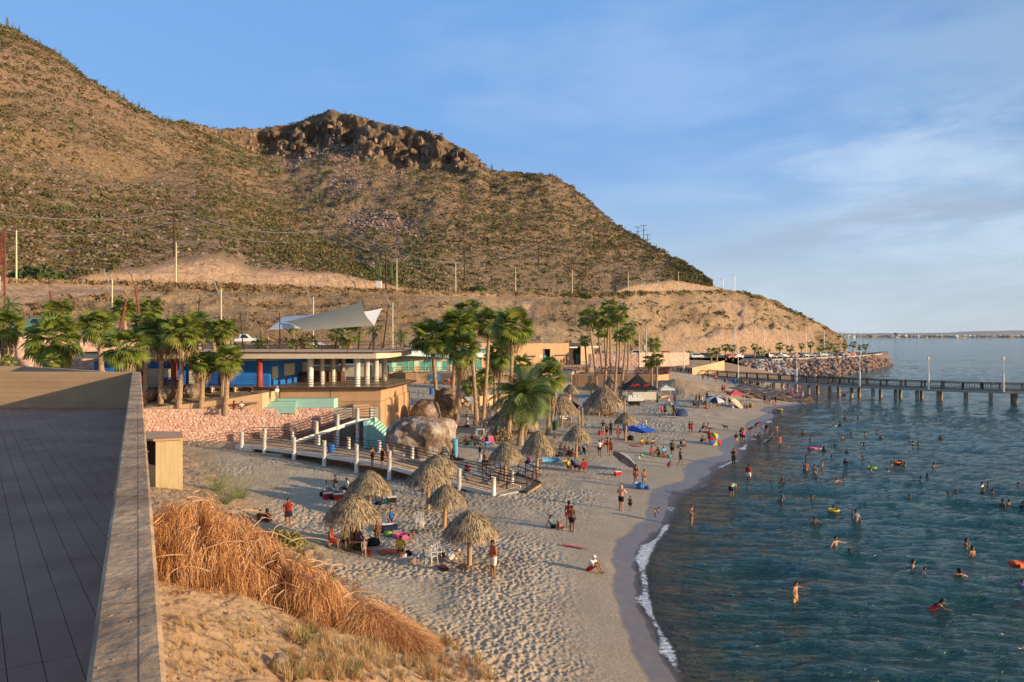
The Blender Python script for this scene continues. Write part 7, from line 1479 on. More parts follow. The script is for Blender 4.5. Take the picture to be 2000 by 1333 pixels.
# ================================================================ palapas
M['thatch'] = mat('dried_palm_thatch', (.13, .09, .055), .95, .3, 2.2, col2=(.50, .37, .22), isl=.6); M['thatch_in'] = mat('thatch_underside', (.13, .09, .05), .95, .3, 3)
def thatch_mesh(seed, R_, H_, dens=1.0, tex=0):
    """conical roof of overlapping palm blades: shell plus layers of strands; rim at z = 0, peak at z = H_"""
    rng = np.random.default_rng(seed); V = []; Q = []
    prof = lambda t: R_*(t**.80)                      # radius against distance down from the peak
    zf_ = lambda t: H_*(1-t**1.22)
    n = 28; rings = 9
    for i in range(rings):
        t = i/(rings-1)
        for k_ in range(n): a = 6.2832*k_/n; V.append((prof(t)*.95*math.cos(a)*(1+.03*math.sin(a*5+seed)), prof(t)*.95*math.sin(a)*(1+.03*math.sin(a*4+seed)), zf_(t)-.04))
    for i in range(rings-1):
        for k_ in range(n): Q.append((i*n+k_, i*n+(k_+1) % n, (i+1)*n+(k_+1) % n, (i+1)*n+k_))
    N_ = int(2300*dens); t0 = rng.uniform(0, 1, N_)**.62*.97; a = rng.uniform(0, 6.2832, N_)+.0; L = rng.uniform(.22, .46, N_)*R_*.8; w_ = rng.uniform(.010, .026, N_)*(1.5 if dens < .7 else 1)
    t1 = t0+L/R_*.8; da = rng.normal(0, .05, N_)
    def pt(t, a_, lift):
        over = np.maximum(t-1, 0); tc = np.minimum(t, 1.0); rad = R_*tc**.80*(1-.0*over)+over*R_*.25; z = H_*(1-tc**1.22)-over*R_*1.15
        rad = rad*(1+.03*np.sin(a_*5+seed)); return np.stack([rad*np.cos(a_), rad*np.sin(a_), z+lift], -1)
    lift = rng.uniform(.0, .09, N_); A = pt(t0, a, lift*.3); B = pt((t0+t1)/2, a+da*.5, lift); C = pt(t1, a+da, lift*.6-.02); tang = np.stack([-np.sin(a), np.cos(a), np.zeros(N_)], -1)*w_[:, None]
    b = len(V); S = np.stack([A-tang, A+tang, B-tang, B+tang, C-tang*.4, C+tang*.4], 1).reshape(-1, 3); i6 = b+np.arange(N_)*6
    Q = np.array(Q); Q2 = np.concatenate([np.stack([i6, i6+1, i6+3, i6+2], -1), np.stack([i6+2, i6+3, i6+5, i6+4], -1)]); V = np.concatenate([np.array(V), S])
    o = arr_mesh('thatch_roof', V, np.concatenate([Q, Q2]), M['thatch']); me = o.data; bpy.data.objects.remove(o); return me
TH = {(r, k): thatch_mesh(k*7+int(r*10), r, r*.78) for r in (1.5,) for k in range(4)}
THF = [thatch_mesh(80+k, 1.5, 1.12, .5) for k in range(2)]
def palapa(bx, by, cxp, ptop, rimw, rimb, label, group='thatched palapas on the beach', legs=None, D=None):
    b = OG(bx, by) if D is None else W(bx, by, D); D = b.y; o = empty('palapa', (0, 0, 0), 0, label, 'palapa', group); o.location = b
    R_ = rimw/2*D/F; top = W(cxp, ptop, D)-b; rb = HC-(rimb-HOR)/F*(D-R_)-b.z; H_ = top.z-rb-.12
    me = TH[(1.5, random.randrange(4))] if rimw > 60 else THF[random.randrange(2)]
    sc = R_/1.5; ms = max(v.co.z for v in me.vertices[:28])  # height of the shell apex
    link('thatch_roof', me, o, (top.x, 0, top.z-H_*.98), (0, 0, rr(0, 6)), (sc, sc, H_/ms*.96))
    if legs:
        for lx, ly in legs: MB().tube([(lx, ly, -.3), (lx, ly, rb+H_*.35)], [.13, .11], 9).build('pole', M['wood'], o)
        for a_, b2 in zip(legs, legs[1:]+legs[:1]): MB().beam((a_[0], a_[1], rb+H_*.22), (b2[0], b2[1], rb+H_*.22), .09, .12).build('roof_beam', M['wood'], o)
    else:
        MB().tube([(0, 0, -.4), (top.x*.5, 0, (rb+H_*.9)*.5), (top.x*.9, 0, rb+H_*.8)], [.135, .12, .10], 10).build('pole', M['wood'], o)
        for k_ in range(6): a = k_*1.047; MB().beam((top.x, 0, rb+H_*.75), (top.x+R_*.85*math.cos(a), R_*.85*math.sin(a), rb+.16), .05, .06).build('rafter', M['wood'], o)
    return o
palapa(916, 1107, 919, 998, 110, 1063, 'frontmost palapa with its peeled log pole fully visible')
palapa(867, 1032, 872, 947, 77, 993, 'grey thatched palapa just behind the frontmost one')
palapa(688, 1072, 687, 966, 110, 1029, 'wide palapa over the bench of seated people at left')
palapa(722, 1000, 721, 919, 88, 972, 'palapa behind the wide left one, beside the boardwalk')
palapa(836, 996, 837, 907, 89, 953, 'palapa overlapping another one at the boardwalk edge')
palapa(858, 973, 855, 888, 78, 926, 'palapa rising behind the one at the boardwalk edge')
palapa(986, 948, 988, 865, 70, 905, 'palapa standing inside the brown railed pen')
palapa(1048, 925, 1051, 842, 66, 889, 'palapa right of the pen with the turquoise float under it')
palapa(1125, 893, 1127, 832, 56, 865, 'palapa with the largest picnic group beneath it')
palapa(1221, 861, 1223, 806, 47, 831, 'small palapa beside the blue beach tent')
palapa(1183, 811, 1180, 756, 79, 797, 'largest open palapa on several posts, straight below the tall palms', legs=[(-2.7, -1.2), (-1.2, -2.1), (2.6, -1.0), (2.9, .9), (-2.4, 1.7), (1.0, 2.2)])
palapa(1105, 829, 1097, 774, 66, 810, 'open palapa on posts with a white scooter parked below', legs=[(-1.9, .9), (-.6, -1.5), (1.8, .9), (2.1, -.6), (.8, 1.9)])
palapa(983, 846, 1004, 788, 100, 835, 'broad dark palapa behind the date palm', legs=[(-2.3, -1.0), (-1.0, 1.6), (1.8, -.6), (3.1, .6), (2.6, -1.2)])
palapa(1113, 781, 1115, 751, 33, 768, 'tiny far palapa left of the largest one, people beneath', group='small far palapas')
palapa(1155, 775, 1154, 745, 30, 762, 'small far palapa behind the largest one', group='small far palapas')
palapa(1193, 762, 1193, 735, 26, 752, 'faint far palapa between the tall trunks', group='small far palapas')
palapa(903, 795, 908, 757, 52, 775, 'far palapa among the central palms with a slanted canvas', group='small far palapas')
palapa(945, 792, 943, 755, 28, 772, 'narrow far palapa behind the slender palm trunks', group='small far palapas')
# ================================================================ helpers for small goods
def at(px_, py_): return OG(px_, py_)
def thing_mesh(b, name, m, loc, label, cat, rz=0, group=None, **kw):
    o = b.build(name, m, None, **kw); o.location = loc; o.rotation_euler = (0, 0, rz); return tag(o, label, cat, group)
def cooler(px_, py_, c, lid, label, s=1.0, rz=.4, dz=0):
    p = at(px_, py_); o = empty('cooler', (p.x, p.y, p.z+dz), rz, label, 'cooler'); MB().box((0, 0, .17*s), (.58*s, .36*s, .34*s)).build('body', cloth(c), o, bevel=.025)
    MB().box((0, 0, .375*s), (.61*s, .39*s, .06*s)).build('lid', cloth(lid), o, bevel=.015); MB().tube([(-.3*s, -.1, .2*s), (-.34*s, -.1, .30*s), (-.34*s, .1, .30*s), (-.3*s, .1, .2*s)], .012, 5).build('handle', cloth('white'), o)
for px_, py_, c, lid, lab, s in [(641, 975, 'red', 'white', 'red cooler under the seated man in white at left', 1.1), (661, 977, 'red', 'white', 'red cooler under the man with the white cap', 1.1), (764, 1036, 'navy', 'grey', 'dark cooler under the man in the blue shirt', 1.2), (755, 1037, 'navy', 'white', 'navy cooler with a pale lid left of the blue-shirted man', 1.15), (764, 983, 'black', 'white', 'black cooler with a grey-white lid on a box beside the second palapa', 1.15),
    (1206, 930, 'red', 'white', 'red and white cooler alone on the sand by the tilted umbrella', 1.0), (1174, 850, 'red', 'red', 'red cooler at the feet of the trio', 1.1), (971, 909, 'blue', 'white', 'bright blue cooler with white lid beside the pen', 1.0), (953, 871, 'blue', 'white', 'blue and red cooler in the shade group', 1.0), (948, 910, 'black', 'black', 'dark cooler under the man in the orange shirt', 1.1), (878+5, 1094, 'white', 'white', 'white foam cooler under the front palapa', .9), (1322, 789, 'blue', 'blue', 'blue cooler near the white canopy', 1.0), (912, 836, 'red', 'red', 'flat red cooler at the feet of the shirtless man', .9)]: cooler(px_, py_, c, lid, lab, s)
# plastic garden chairs
def garden_chair(loc, rz, label, c='white', group='white plastic chairs'):
    o = empty('plastic_chair', loc, rz, label, 'chair', group); m = cloth(c)
    MB().box((0, 0, .43), (.44, .44, .03)).build('seat', m, o, bevel=.01)
    for x_ in (-.2, .2):
        for y_ in (-.2, .2): MB().tube([(x_*1.15, y_*1.15, 0), (x_, y_, .43)], [.018, .026], 6).build('leg', m, o)
        MB().tube([(x_*1.1, -.2, .43), (x_*1.2, -.18, .64), (x_*1.15, .2, .68)], .02, 6).build('armrest', m, o)
    fr = MB().tube([(-.22, .2, .43), (-.23, .28, .80), (-.12, .31, .92), (.12, .31, .92), (.23, .28, .80), (.22, .2, .43)], .02, 6)
    fr.build('back_frame', m, o)
    for x_ in (-.12, -.04, .04, .12): MB().beam((x_, .215, .45), (x_, .30, .90), .035, .012, up=(0, 1, 0)).build('back_slat', m, o)
p = at(843, 1103); garden_chair(p, 2.4, 'white plastic chair nearest to the front palapa'); p = at(851, 1094); garden_chair(p, .6, 'white plastic chair behind the nearest one, facing it'); p = at(820, 1032); garden_chair(p, .2, 'white plastic chair piled with clothes on the open sand')
for i, (x_, y_) in enumerate([(934, 848), (943, 846), (949, 841), (957, 843), (951, 850)]): garden_chair(at(x_, y_), i*1.3, ['leftmost white chair around the table in the shade', 'second white chair around the table in the shade', 'white chair under the person in pale blue', 'white chair under the person in white', 'white chair in front of the far shade table'][i])
def beach_chair(px_, py_, c, rz, label):
    p = at(px_, py_); o = empty('beach_chair', p, rz, label, 'chair', 'low folding beach chairs'); m = cloth(c)
    MB().box((0, .02, .40), (.5, .46, .02)).build('seat', m, o); MB().beam((0, .25, .40), (0, .42, .98), .5, .02, up=(0, 1, 0)).build('backrest', m, o)
    for x_ in (-.26, .26): MB().tube([(x_, -.25, 0), (x_, .25, .42), (x_, .42, 1.0)], .015, 5).build('side_frame', M['grey_metal'], o); MB().tube([(x_, .3, 0), (x_, -.22, .42)], .015, 5).build('leg', M['grey_metal'], o)
beach_chair(1112, 922, 'yellow', R(60), 'low yellow folding beach chair'); beach_chair(1125, 921, 'navy', R(60), 'low blue folding beach chair in the middle'); beach_chair(1139, 923, 'red', R(190), 'red folding beach chair with its back to the camera'); beach_chair(961, 871, 'pink', R(20), 'pink folding chair in the shade group')
# bench under the left palapa
p = at(678, 1075); o = empty('bench', p, .15, 'rough timber bench under the wide left palapa', 'bench')
for y_ in (-.1, .1): MB().box((0, y_, .42), (2.2, .17, .05)).build('seat_board', M['wood'], o)
for x_ in (-.9, .9): MB().box((x_, 0, .2), (.1, .32, .4)).build('leg', M['wood'], o)
# small folding table with pots, boxes, bags, towels
p = at(895, 1098); o = empty('camp_table', p, .3, 'small wooden folding table with a pot on it beside the front palapa pole', 'table')
MB().box((0, 0, .55), (.5, .42, .03)).build('tabletop', M['wood'], o)
for s_ in (-1, 1): MB().beam((-.22*s_, -.18, 0), (.22*s_, -.18, .54), .03, .03).build('leg', M['wood'], o); MB().beam((-.22*s_, .18, 0), (.22*s_, .18, .54), .03, .03).build('leg', M['wood'], o)
q = MB().cyl((0, 0, 0), .13, .13, 14); thing_mesh(q, 'cooking_pot', M['grey_metal'], (p.x, p.y, p.z+.57), 'steel cooking pot on the small folding table', 'pot')
def bag(px_, py_, c, label, s=.4, cat='bag', h=.6):
    p = at(px_, py_); b = MB().ball((0, 0, s*h*.45), (s*.6, s*.45, s*h*.55), 10, 7, .14); thing_mesh(b, 'beach_bag' if cat == 'bag' else cat, cloth(c), p, label, cat, rz=px_*.7, smooth=True)
for px_, py_, c, lab, s in [(728, 1067, 'black', 'large black duffel bag behind the toddler', .75), (649, 976, 'black', 'black backpack between the two red coolers', .5), (632, 970, 'black', 'black bag at the left of the sitting circle', .6), (797, 1087, 'black', 'black plastic crate right of the seated mustard shirt', .5), (740, 988, 'navy', 'dark bag beside the bending person', .5), (748, 984, 'teal', 'mint towel heap under the second palapa', .55), (748, 1040, 'navy', 'dark pile of clothes left of the coolers', .6),
    (758, 1048, 'lime', 'lime green beach bag hanging off the cooler', .5), (872, 992, 'lime', 'lime bag hanging by the grey palapa pole', .3), (1250, 955, 'blue', 'large blue bag at the feet of the shirtless man', .8), (1264, 956, 'blue', 'smaller blue bucket bag near the water', .5), (1241, 950, 'white', 'white bag pile beside the blue bags', .6), (1253, 889+2, 'lime', 'lime green toy bag alone on the sand', .35), (1247, 896, 'white', 'white scraps next to the lime toy', .3), (1307, 894, 'teal', 'teal bag at the right of the picnic group', .5), (1289, 893, 'olive', 'olive towel heap in the picnic group', .5),
    (1326, 876, 'blue', 'blue bag by the reclining person in navy', .4), (1092, 892, 'navy', 'pile of dark bags under the middle palapa', .8), (1137, 889, 'blue', 'blue bag under the middle palapa', .5), (1232, 860, 'black', 'dark pile of bags by the small palapa', .9), (1031, 906, 'navy', 'dark bag under the palapa right of the pen', .5), (915, 870, 'green', 'dark green bag in the shade group', .7), (912, 829, 'lightblue', 'light blue bundle behind the boulders', .5), (700, 1074, 'olive', 'olive pile of clothes under the bench', .5), (886, 1092, 'grey', 'grey bag by the folding table', .35), (1430, 798, 'white', 'white sheet heap near the red canopy', .6)]: bag(px_, py_, c, lab, s)
def towel(px_, py_, c, label, w_=1.0, l_=1.7, rz=.4):
    p = at(px_, py_); n = 10; X_, Y_ = np.meshgrid(np.linspace(-w_/2, w_/2, n), np.linspace(-l_/2, l_/2, n)); cth, sth = math.cos(rz), math.sin(rz); XX, YY = X_*cth-Y_*sth+p.x, X_*sth+Y_*cth+p.y
    Z_ = gz(XX, YY)+relief(XX, YY, gz(XX, YY), 1)*.6+.05+fbm(XX*3, YY*3, 2, 5)*.05; o = grid_mesh('beach_towel', XX, YY, Z_, cloth(c)); tag(o, label, 'towel')
towel(762, 1082, 'orange', 'orange patterned cloth spread on the sand left of the mustard shirt', 1.2, .9); towel(1122, 1070, 'rose', 'thin faded pink towel lying on open sand', .3, 1.5, 1.2); towel(912, 867, 'yellow', 'yellow-green mat in the shade group', 1.2, 1.8); towel(905, 835, 'red', 'red mat behind the boulders', 1, 1.8, 1.2); towel(1242, 872, 'rose', 'pinkish towel left of the group below the blue tent', .8, 1.4); towel(865, 1112, 'maroon', 'dark red cloth near the front palapa pole', .5, 1.0); towel(1308, 815, 'cream', 'pale mat in front of the navy dome tent', 1.0, 2.6, 1.4); towel(905, 1112, 'brown', 'brown rag on the sand by the palapa pole', .4, .8)
# inflatable floats and rings
def ring(px_, py_, r_, t, c, label, z=None, cat='swim ring', tilt=0):
    p = at(px_, py_) if z is None else G(px_, py_, 0)+Vector((0, 0, z)); b = MB(); n = 20
    b.tube([(r_*math.cos(i*2*math.pi/n), r_*math.sin(i*2*math.pi/n), t) for i in range(n+1)], t, 8, cap=False); o = thing_mesh(b, 'swim_ring', cloth(c), p, label, cat, smooth=True); o.rotation_euler = (tilt, 0, 0)
ring(784, 1053, .36, .15, 'pink', 'pink inflatable ring lying on the sand'); ring(1628, 999, .36, .09, 'yellow', 'yellow swim ring around a swimmer', z=-.02); ring(1703, 915, .36, .09, 'lime', 'green and orange swim ring in the bay', z=-.02); ring(1559, 757, .5, .14, 'pink', 'small pink ring far out behind the pier', z=0); ring(808, 1088, .28, .05, 'white', 'white hoop by the seated mustard shirt')
ring(1523, 801, .4, .1, 'yellow', 'yellow float at the edge of the rock shelf', z=0)
def float_(px_, py_, size, c, label, z=0.05, rz=.3, cat='float', sea=True):
    p = G(px_, py_, 0)+Vector((0, 0, z)) if sea else at(px_, py_)+Vector((0, 0, size[2]/2)); b = MB()
    for i in range(5): b.tube([(-size[0]/2+size[0]*.1*(i in (0, 4)), (i-2)*size[1]/5, 0), (size[0]/2-size[0]*.08*(i in (0, 4)), (i-2)*size[1]/5, 0)], size[2]/2, 8)
    b.ball((-size[0]/2, 0, size[2]*.3), (size[0]*.14, size[1]*.42, size[2]*.6), 10, 6); thing_mesh(b, 'air_mattress', cloth(c), p, label, cat, rz=rz, smooth=True)
float_(1594, 877, (1.7, .7, .2), 'pink', 'bright pink air mattress with a swimmer in the middle of the bay'); float_(1994, 1131, (1.0, .7, .25), 'orange', 'orange float held up at the right edge', z=.75, rz=.2); float_(1072, 903, (1.9, .7, .35), 'lightblue', 'turquoise inflatable lying under the palapa right of the pen', sea=False, rz=.15); float_(1755, 905, (1.0, .5, .2), 'orange', 'small orange float among a group of swimmers'); float_(1649, 771, (.8, .5, .2), 'red', 'tiny red float near the pier piles')
# buckets, bins, drums
def can(loc, r_, h, c, label, name='trash_can', cat='bin', rx=0, m=None):
    o = empty(name, loc, 0, label, cat); MB().tube([(0, 0, 0), (0, 0, h)], [r_*.92, r_], 16).build('barrel', m or cloth(c), o, smooth=False); MB().tube([(0, 0, h-.03), (0, 0, h+.02)], r_*1.06, 16, cap=False).build('rim', m or cloth(c), o); o.rotation_euler = (rx, 0, 0)
p = at(1084, 840); can(p, .34, 1.0, 'green', 'dark green bin on the open sand right of the date palm'); p = at_deck(647, 890, 2.2); can(p, .30, .95, 'blue', 'blue bin standing on the boardwalk'); p = at(889, 897); can(p, .26, 1.9, 'lightblue', 'tall pale blue cylinder leaning on the big boulder', 'blue_drum', 'drum', .12); p = at(843, 771); can(p, .40, 1.05, 'blue', 'blue bin on the pale plaza before the mural'); p = at(989, 768); can(p, .4, 1.0, 'navy', 'navy bin behind the tall pale-trunked palm')
p = at(1434, 750); can(p, .4, 1.1, 'blue', 'blue bin beneath the pier'); p = at(714, 1088); can(p+Vector((.2, 0, .12)), .11, .18, 'red', 'red toy pail in the toddler\'s hand', 'toy_pail', 'pail'); p = at(864, 1093); can(p, .14, .3, 'brown', 'brown pot on the sand by the white chairs', 'clay_pot', 'pot')
p = at(788, 1092); can(p, .17, .25, 'white', 'white pail beside the seated mustard shirt', 'pail', 'pail')
p = at(827, 820); 
# toys and small stroller with clothes
p = at(822, 1040); o = empty('stroller', p, .5, 'folded stroller heaped with clothes and a yellow bag on the sand', 'stroller')
for y_ in (-.2, .2): MB().tube([(-.35, y_, .1), (0, y_, .45), (.3, y_, .9)], .018, 5).build('frame_tube', M['grey_metal'], o); MB().tube([(.35, y_, .1), (-.2, y_, .5)], .018, 5).build('frame_tube', M['grey_metal'], o)
for x_, y_ in ((-.35, -.22), (-.35, .22), (.35, -.22), (.35, .22)): MB().tube([(x_, y_-.02, .1), (x_, y_+.02, .1)], .1, 12).build('wheel', M['black'], o)
MB().ball((0, 0, .5), (.25, .2, .16), 8, 6, .2).build('seat_cloth', cloth('cream'), o)
# beach umbrellas: canopy of eight gores on a pole
def umbrella(px_, py_, r_, cols_, pitch, yaw, label, open_=.35, h=1.9, dz=0, lying=False):
    p = at(px_, py_); o = empty('beach_umbrella', (p.x, p.y, p.z+dz), 0, label, 'umbrella')
    def P(k_, t): a = k_*2*math.pi/8; rad = r_*math.sin(t*1.15)/math.sin(1.15); return Vector((rad*math.cos(a), rad*math.sin(a), h-r_*open_*(1-math.cos(t*1.15))/(1-math.cos(1.15))))
    for k_ in range(8):
        V = []; n = 5
        for i in range(n):
            t = i/(n-1)
            for j in range(3):
                q = P(k_, t).lerp(P(k_+1, t), j/2); q.z += (.03*t if j == 1 else 0); V.append(q)
        Fc = [(i*3+j, i*3+j+1, (i+1)*3+j+1, (i+1)*3+j) for i in range(n-1) for j in range(2)]; MB().add(V, Fc).build('canopy_gore', cols_[k_ % len(cols_)], o)
        MB().tube([P(k_, 0)-Vector((0, 0, .02)), P(k_, .5)-Vector((0, 0, .02)), P(k_, 1)-Vector((0, 0, .01))], .008, 4).build('rib', M['grey_metal'], o)
    MB().tube([(0, 0, 0), (0, 0, h+.08)], .018, 6).build('pole', M['white'], o); o.rotation_mode = 'ZYX'; o.rotation_euler = (pitch, 0, yaw); return o
u1 = umbrella(1203, 922, 1.28, [cloth('grey'), mat('cloth_umbrella_grey', (.30, .285, .29), .85)], R(0), 0, 'grey umbrella leaning over on its edge beside the red cooler', h=1.75); u1.rotation_mode = 'XYZ'; u1.rotation_euler = (R(-18), R(38), 0)
u2 = umbrella(1396, 799, 1.75, [cloth('white'), cloth('navy')], 0, 0, 'navy and white striped umbrella above the far family group', h=2.1, open_=.32); u2.rotation_euler = (R(14), 0, 0)
u3 = umbrella(1430, 795, 1.9, [mat('cloth_sand', (.50, .40, .22), .85), cloth('cream')], 0, 0, 'beige umbrella lying slanted left of the red canopy', h=1.4); u3.rotation_mode = 'XYZ'; u3.rotation_euler = (R(10), R(42), 0)
u4 = umbrella(1391, 868, .95, [cloth('blue'), cloth('yellow'), cloth('green'), cloth('red')], 0, 0, 'small many-coloured umbrella carried on its side near the water', h=.8, dz=.3); u4.rotation_mode = 'XYZ'; u4.rotation_euler = (R(70), 0, R(28))
# tents and canopies
def canopy(pts_px, D, side, h_eave, h_peak, m, label, name='canopy_tent', legm=None, group=None, valance=.25):
    x_, y_, z_ = bat(pts_px, D); o = empty(name, (x_, y_, z_), .12, label, 'canopy', group); s_ = side/2; c = [(-s_, -s_), (s_, -s_), (s_, s_), (-s_, s_)]
    for i in range(4):
        a, b2 = c[i], c[(i+1) % 4]; mid = ((a[0]+b2[0])/2*.98, (a[1]+b2[1])/2*.98)
        q = MB(); q.add([(a[0], a[1], h_eave), (b2[0], b2[1], h_eave), (b2[0]*.45, b2[1]*.45, h_eave+(h_peak-h_eave)*.42), (a[0]*.45, a[1]*.45, h_eave+(h_peak-h_eave)*.42), (0, 0, h_peak)], [(0, 1, 2, 3), (3, 2, 4)]); q.build('roof_panel', m, o)
        MB().add([(a[0], a[1], h_eave), (b2[0], b2[1], h_eave), (b2[0], b2[1], h_eave-valance), (a[0], a[1], h_eave-valance)], [(0, 1, 2, 3)]).build('valance', m, o)
        MB().tube([(a[0]*.98, a[1]*.98, -.2), (a[0]*.98, a[1]*.98, h_eave)], .03, 6).build('leg', legm or M['white'], o)
    return o
tb = canopy(1245, 139, 5.6, 1.9, 4.4, mat('black_tent_canvas', (.016, .017, .018), .8), 'large black canopy tent with red winged emblems by the retaining wall')
for fx, wd_ in ((-1.0, 1.0), (1.05, .7)):   # red emblem on the front slopes
    e = MB(); rngq = random.Random(4)
    for k_ in range(9):
        xx = fx*1+(k_-4)*.18*wd_; t_ = .22+.10*rngq.random(); yb = -2.8*(1-t_)+.0; hh = 1.9+(2.5)*(t_*.78); e.box((xx, yb-.04, hh+.05), (.20*wd_, .05, .16+.26*rngq.random()), rot=Matrix.Rotation(-.55, 3, 'X')@Matrix.Rotation(rngq.uniform(-.5, .5), 3, 'Y'))
    e.build('red_emblem', cloth('red'), tb)
MB().prism([(-1.6, -2.7), (2.7, -2.7), (2.7, -2.6), (-1.6, -2.6)], 0, 1.35).build('side_cloth', mat('cream_side_cloth', (.62, .56, .44), .85), tb)
canopy(1300, 139, 2.6, 1.75, 2.35, M['white'], 'small white canopy right of the black tent'); canopy(1436, 133, 2.3, 2.1, 2.9, cloth('rose'), 'faded red canopy at the edge of the rock shelf')
# white trailer with boxes
x_, y_, z_ = bat(1238, 128); tr = empty('food_trailer', (x_, y_, z_), .1, 'white flat trailer loaded with white boxes beside the black tent', 'trailer')
MB().box((0, 0, .62), (3.2, 1.6, .14)).build('trailer_bed', M['black'], tr); MB().box((.1, 0, 1.0), (2.6, 1.4, .62)).build('white_body', M['white'], tr, bevel=.05)
for bx_, bs in ((-.7, .5), (.05, .62), (.8, .55)): MB().box((bx_, 0, 1.31+bs/3), (.62, .9, bs*.66)).build('white_box', M['white'], tr, bevel=.04)
for sx in (-.4, .5):
    for sy in (-.85, .85): MB().tube([(sx, sy-.08, .32), (sx, sy+.08, .32)], .32, 16).build('wheel', M['black'], tr)
MB().tube([(-1.6, 0, .6), (-2.6, 0, .45)], .05, 6).build('tow_bar', M['black'], tr)
# dark parked thing and pale tarpaulins left of the big palapa
def tarp(pts, m, label, name='tarpaulin', cat='tarp', sag=.15, th=None):
    P_ = [Vector(q) for q in pts]; n = 9; X = []
    for i in range(n):
        for j in range(n):
            u, v = i/(n-1), j/(n-1); q = P_[0].lerp(P_[1], u).lerp(P_[3].lerp(P_[2], u), v); q.z -= sag*math.sin(math.pi*u)*math.sin(math.pi*v); X.append(q)
    A = np.array([tuple(q) for q in X]).reshape(n, n, 3); o = grid_mesh(name, A[..., 0], A[..., 1], A[..., 2], m); 
    md = o.modifiers.new('thickness', 'SOLIDIFY'); md.thickness = .02; return tag(o, label, cat)
def wv(px_, py_, D): return W(px_, py_, D)
tarp([wv(1132, 781, 124), wv(1160, 772, 126), wv(1168, 777, 122), wv(1141, 787, 120)], M['white'], 'pale grey tarpaulin roof behind the largest palapa', sag=.1)
tarp([wv(1116, 782, 121), wv(1133, 793, 120), wv(1140, 806, 119), wv(1122, 798, 120)], M['black'], 'black shade cloth stretched left of the largest palapa', sag=.2); tarp([wv(1140, 784, 119), wv(1133, 803, 118), wv(1150, 806, 116), wv(1146, 790, 117)], mat('grey_tent_cloth', (.33, .33, .32), .8), 'grey tent flap beside the largest palapa', sag=-.2)
tarp([wv(905, 775, 106), wv(920, 774, 107), wv(935, 787, 104), wv(917, 788, 103)], mat('pale_canvas', (.50, .47, .40), .8), 'slanted pale canvas among the central palm trunks', sag=.1)
# green net slung under the ramp
gt = tarp([W(701, 825, 77.6), W(733, 816, 78.4), W(731, 846, 78.2), W(715, 849, 77.9)], mat('green_shade_net', (.012, .16, .125), .8, .2, 3), 'teal shade net slung from the ramp over the shaded corner', sag=0)
for i, v in enumerate(gt.data.vertices): v.co.y += .18*math.sin(i*1.7)*math.sin(i*.3)
# blue beach tent and navy dome tent
def dome(loc, a, b2, h, m, label, rz, name='dome_tent'):
    o = empty(name, loc, rz, label, 'tent'); q = MB(); n, k_ = 14, 6; V = []
    for i in range(k_+1):
        t = i/k_
        for j in range(n): an = 2*math.pi*j/n; c, s_ = math.cos(an), math.sin(an); e = .75; V.append((a*math.copysign(abs(c)**e, c)*math.cos(t*1.5708), b2*math.copysign(abs(s_)**e, s_)*math.cos(t*1.5708), h*math.sin(t*1.5708)))
    q.add(V, [(i*n+j, i*n+(j+1) % n, (i+1)*n+(j+1) % n, (i+1)*n+j) for i in range(k_) for j in range(n)]); q.build('tent_shell', m, o, smooth=True)
    for s_ in (-1, 1): MB().tube([(a*s_*math.cos(t), b2*math.cos(t), h*math.sin(t)+.02) for t in np.linspace(0, math.pi, 12)], .02, 5).build('tent_pole', M['grey_metal'], o)
    return o
d_ = dome(at(1328, 813), 1.15, 1.0, 1.15, mat('navy_tent_cloth', (.028, .045, .12), .7), 'navy dome tent beside the green board', .2)
MB().ball((0, 0, 1.12), (.35, .3, .06), 10, 5).build('roof_vent', cloth('lightblue'), d_)
p0 = at(1232, 843); bt = empty('beach_tent', p0, 0, 'bright blue beach shelter with white lettering, slanting to the sand', 'tent')
m_bt = mat('bright_blue_tent', (.022, .10, .42), .7, .08)
A_ = [Vector((-.9, .9, 1.25)), Vector((.5, 1.6, 1.25)), Vector((3.3, -.1, .05)), Vector((1.7, -1.5, .05)), Vector((-1.0, 0, .1)), Vector((.6, 1.9, .1))]
MB().add(A_, [(0, 1, 2, 3), (0, 3, 4), (1, 5, 2)]).build('tent_panel', m_bt, bt)
MB().tube([A_[4], A_[0], A_[1], A_[5]], .02, 5).build('tent_pole', M['grey_metal'], bt)
nv = (A_[1]-A_[0]).cross(A_[3]-A_[0]).normalized(); nv = nv if nv.z > 0 else -nv
for k_, (t0, wds) in enumerate(((.45, (.3, .5, .4)), (.60, (.45, .6)))):  # two short lines of white print
    u = .15
    for wd_ in wds:
        a = (A_[0].lerp(A_[3], t0)).lerp(A_[1].lerp(A_[2], t0), u)+nv*.012; ex = (A_[1]-A_[0]).normalized()*wd_*.8; ey = (A_[3]-A_[0]).normalized()*.12; MB().add([a, a+ex, a+ex+ey, a+ey], [(0, 1, 2, 3)]).build('print', M['white'], bt); u += wd_*.55+.1
bo = MB().ball((0, 0, .85), (1.1, .30, .07), 14, 6); thing_mesh(bo, 'surf_board', cloth('lime'), at(1303, 812), 'pale green board held flat beside the navy dome tent', 'board', rz=.1, smooth=True)
fc = MB().tube([(0, 0, 0), (0, 0, .25), (0, 0, 1.7)], [.16, .22, .02], 8); thing_mesh(fc, 'folded_umbrella', cloth('green'), at(1284, 787), 'dark green folded umbrella at the corner of the black tent', 'umbrella'); fc = MB().tube([(0, 0, 0), (.05, 0, .3), (.25, 0, 1.9)], [.2, .28, .03], 8); thing_mesh(fc, 'folded_umbrella', cloth('green'), at(968, 856), 'dark green folded umbrella leaning beside the pink chair', 'umbrella')
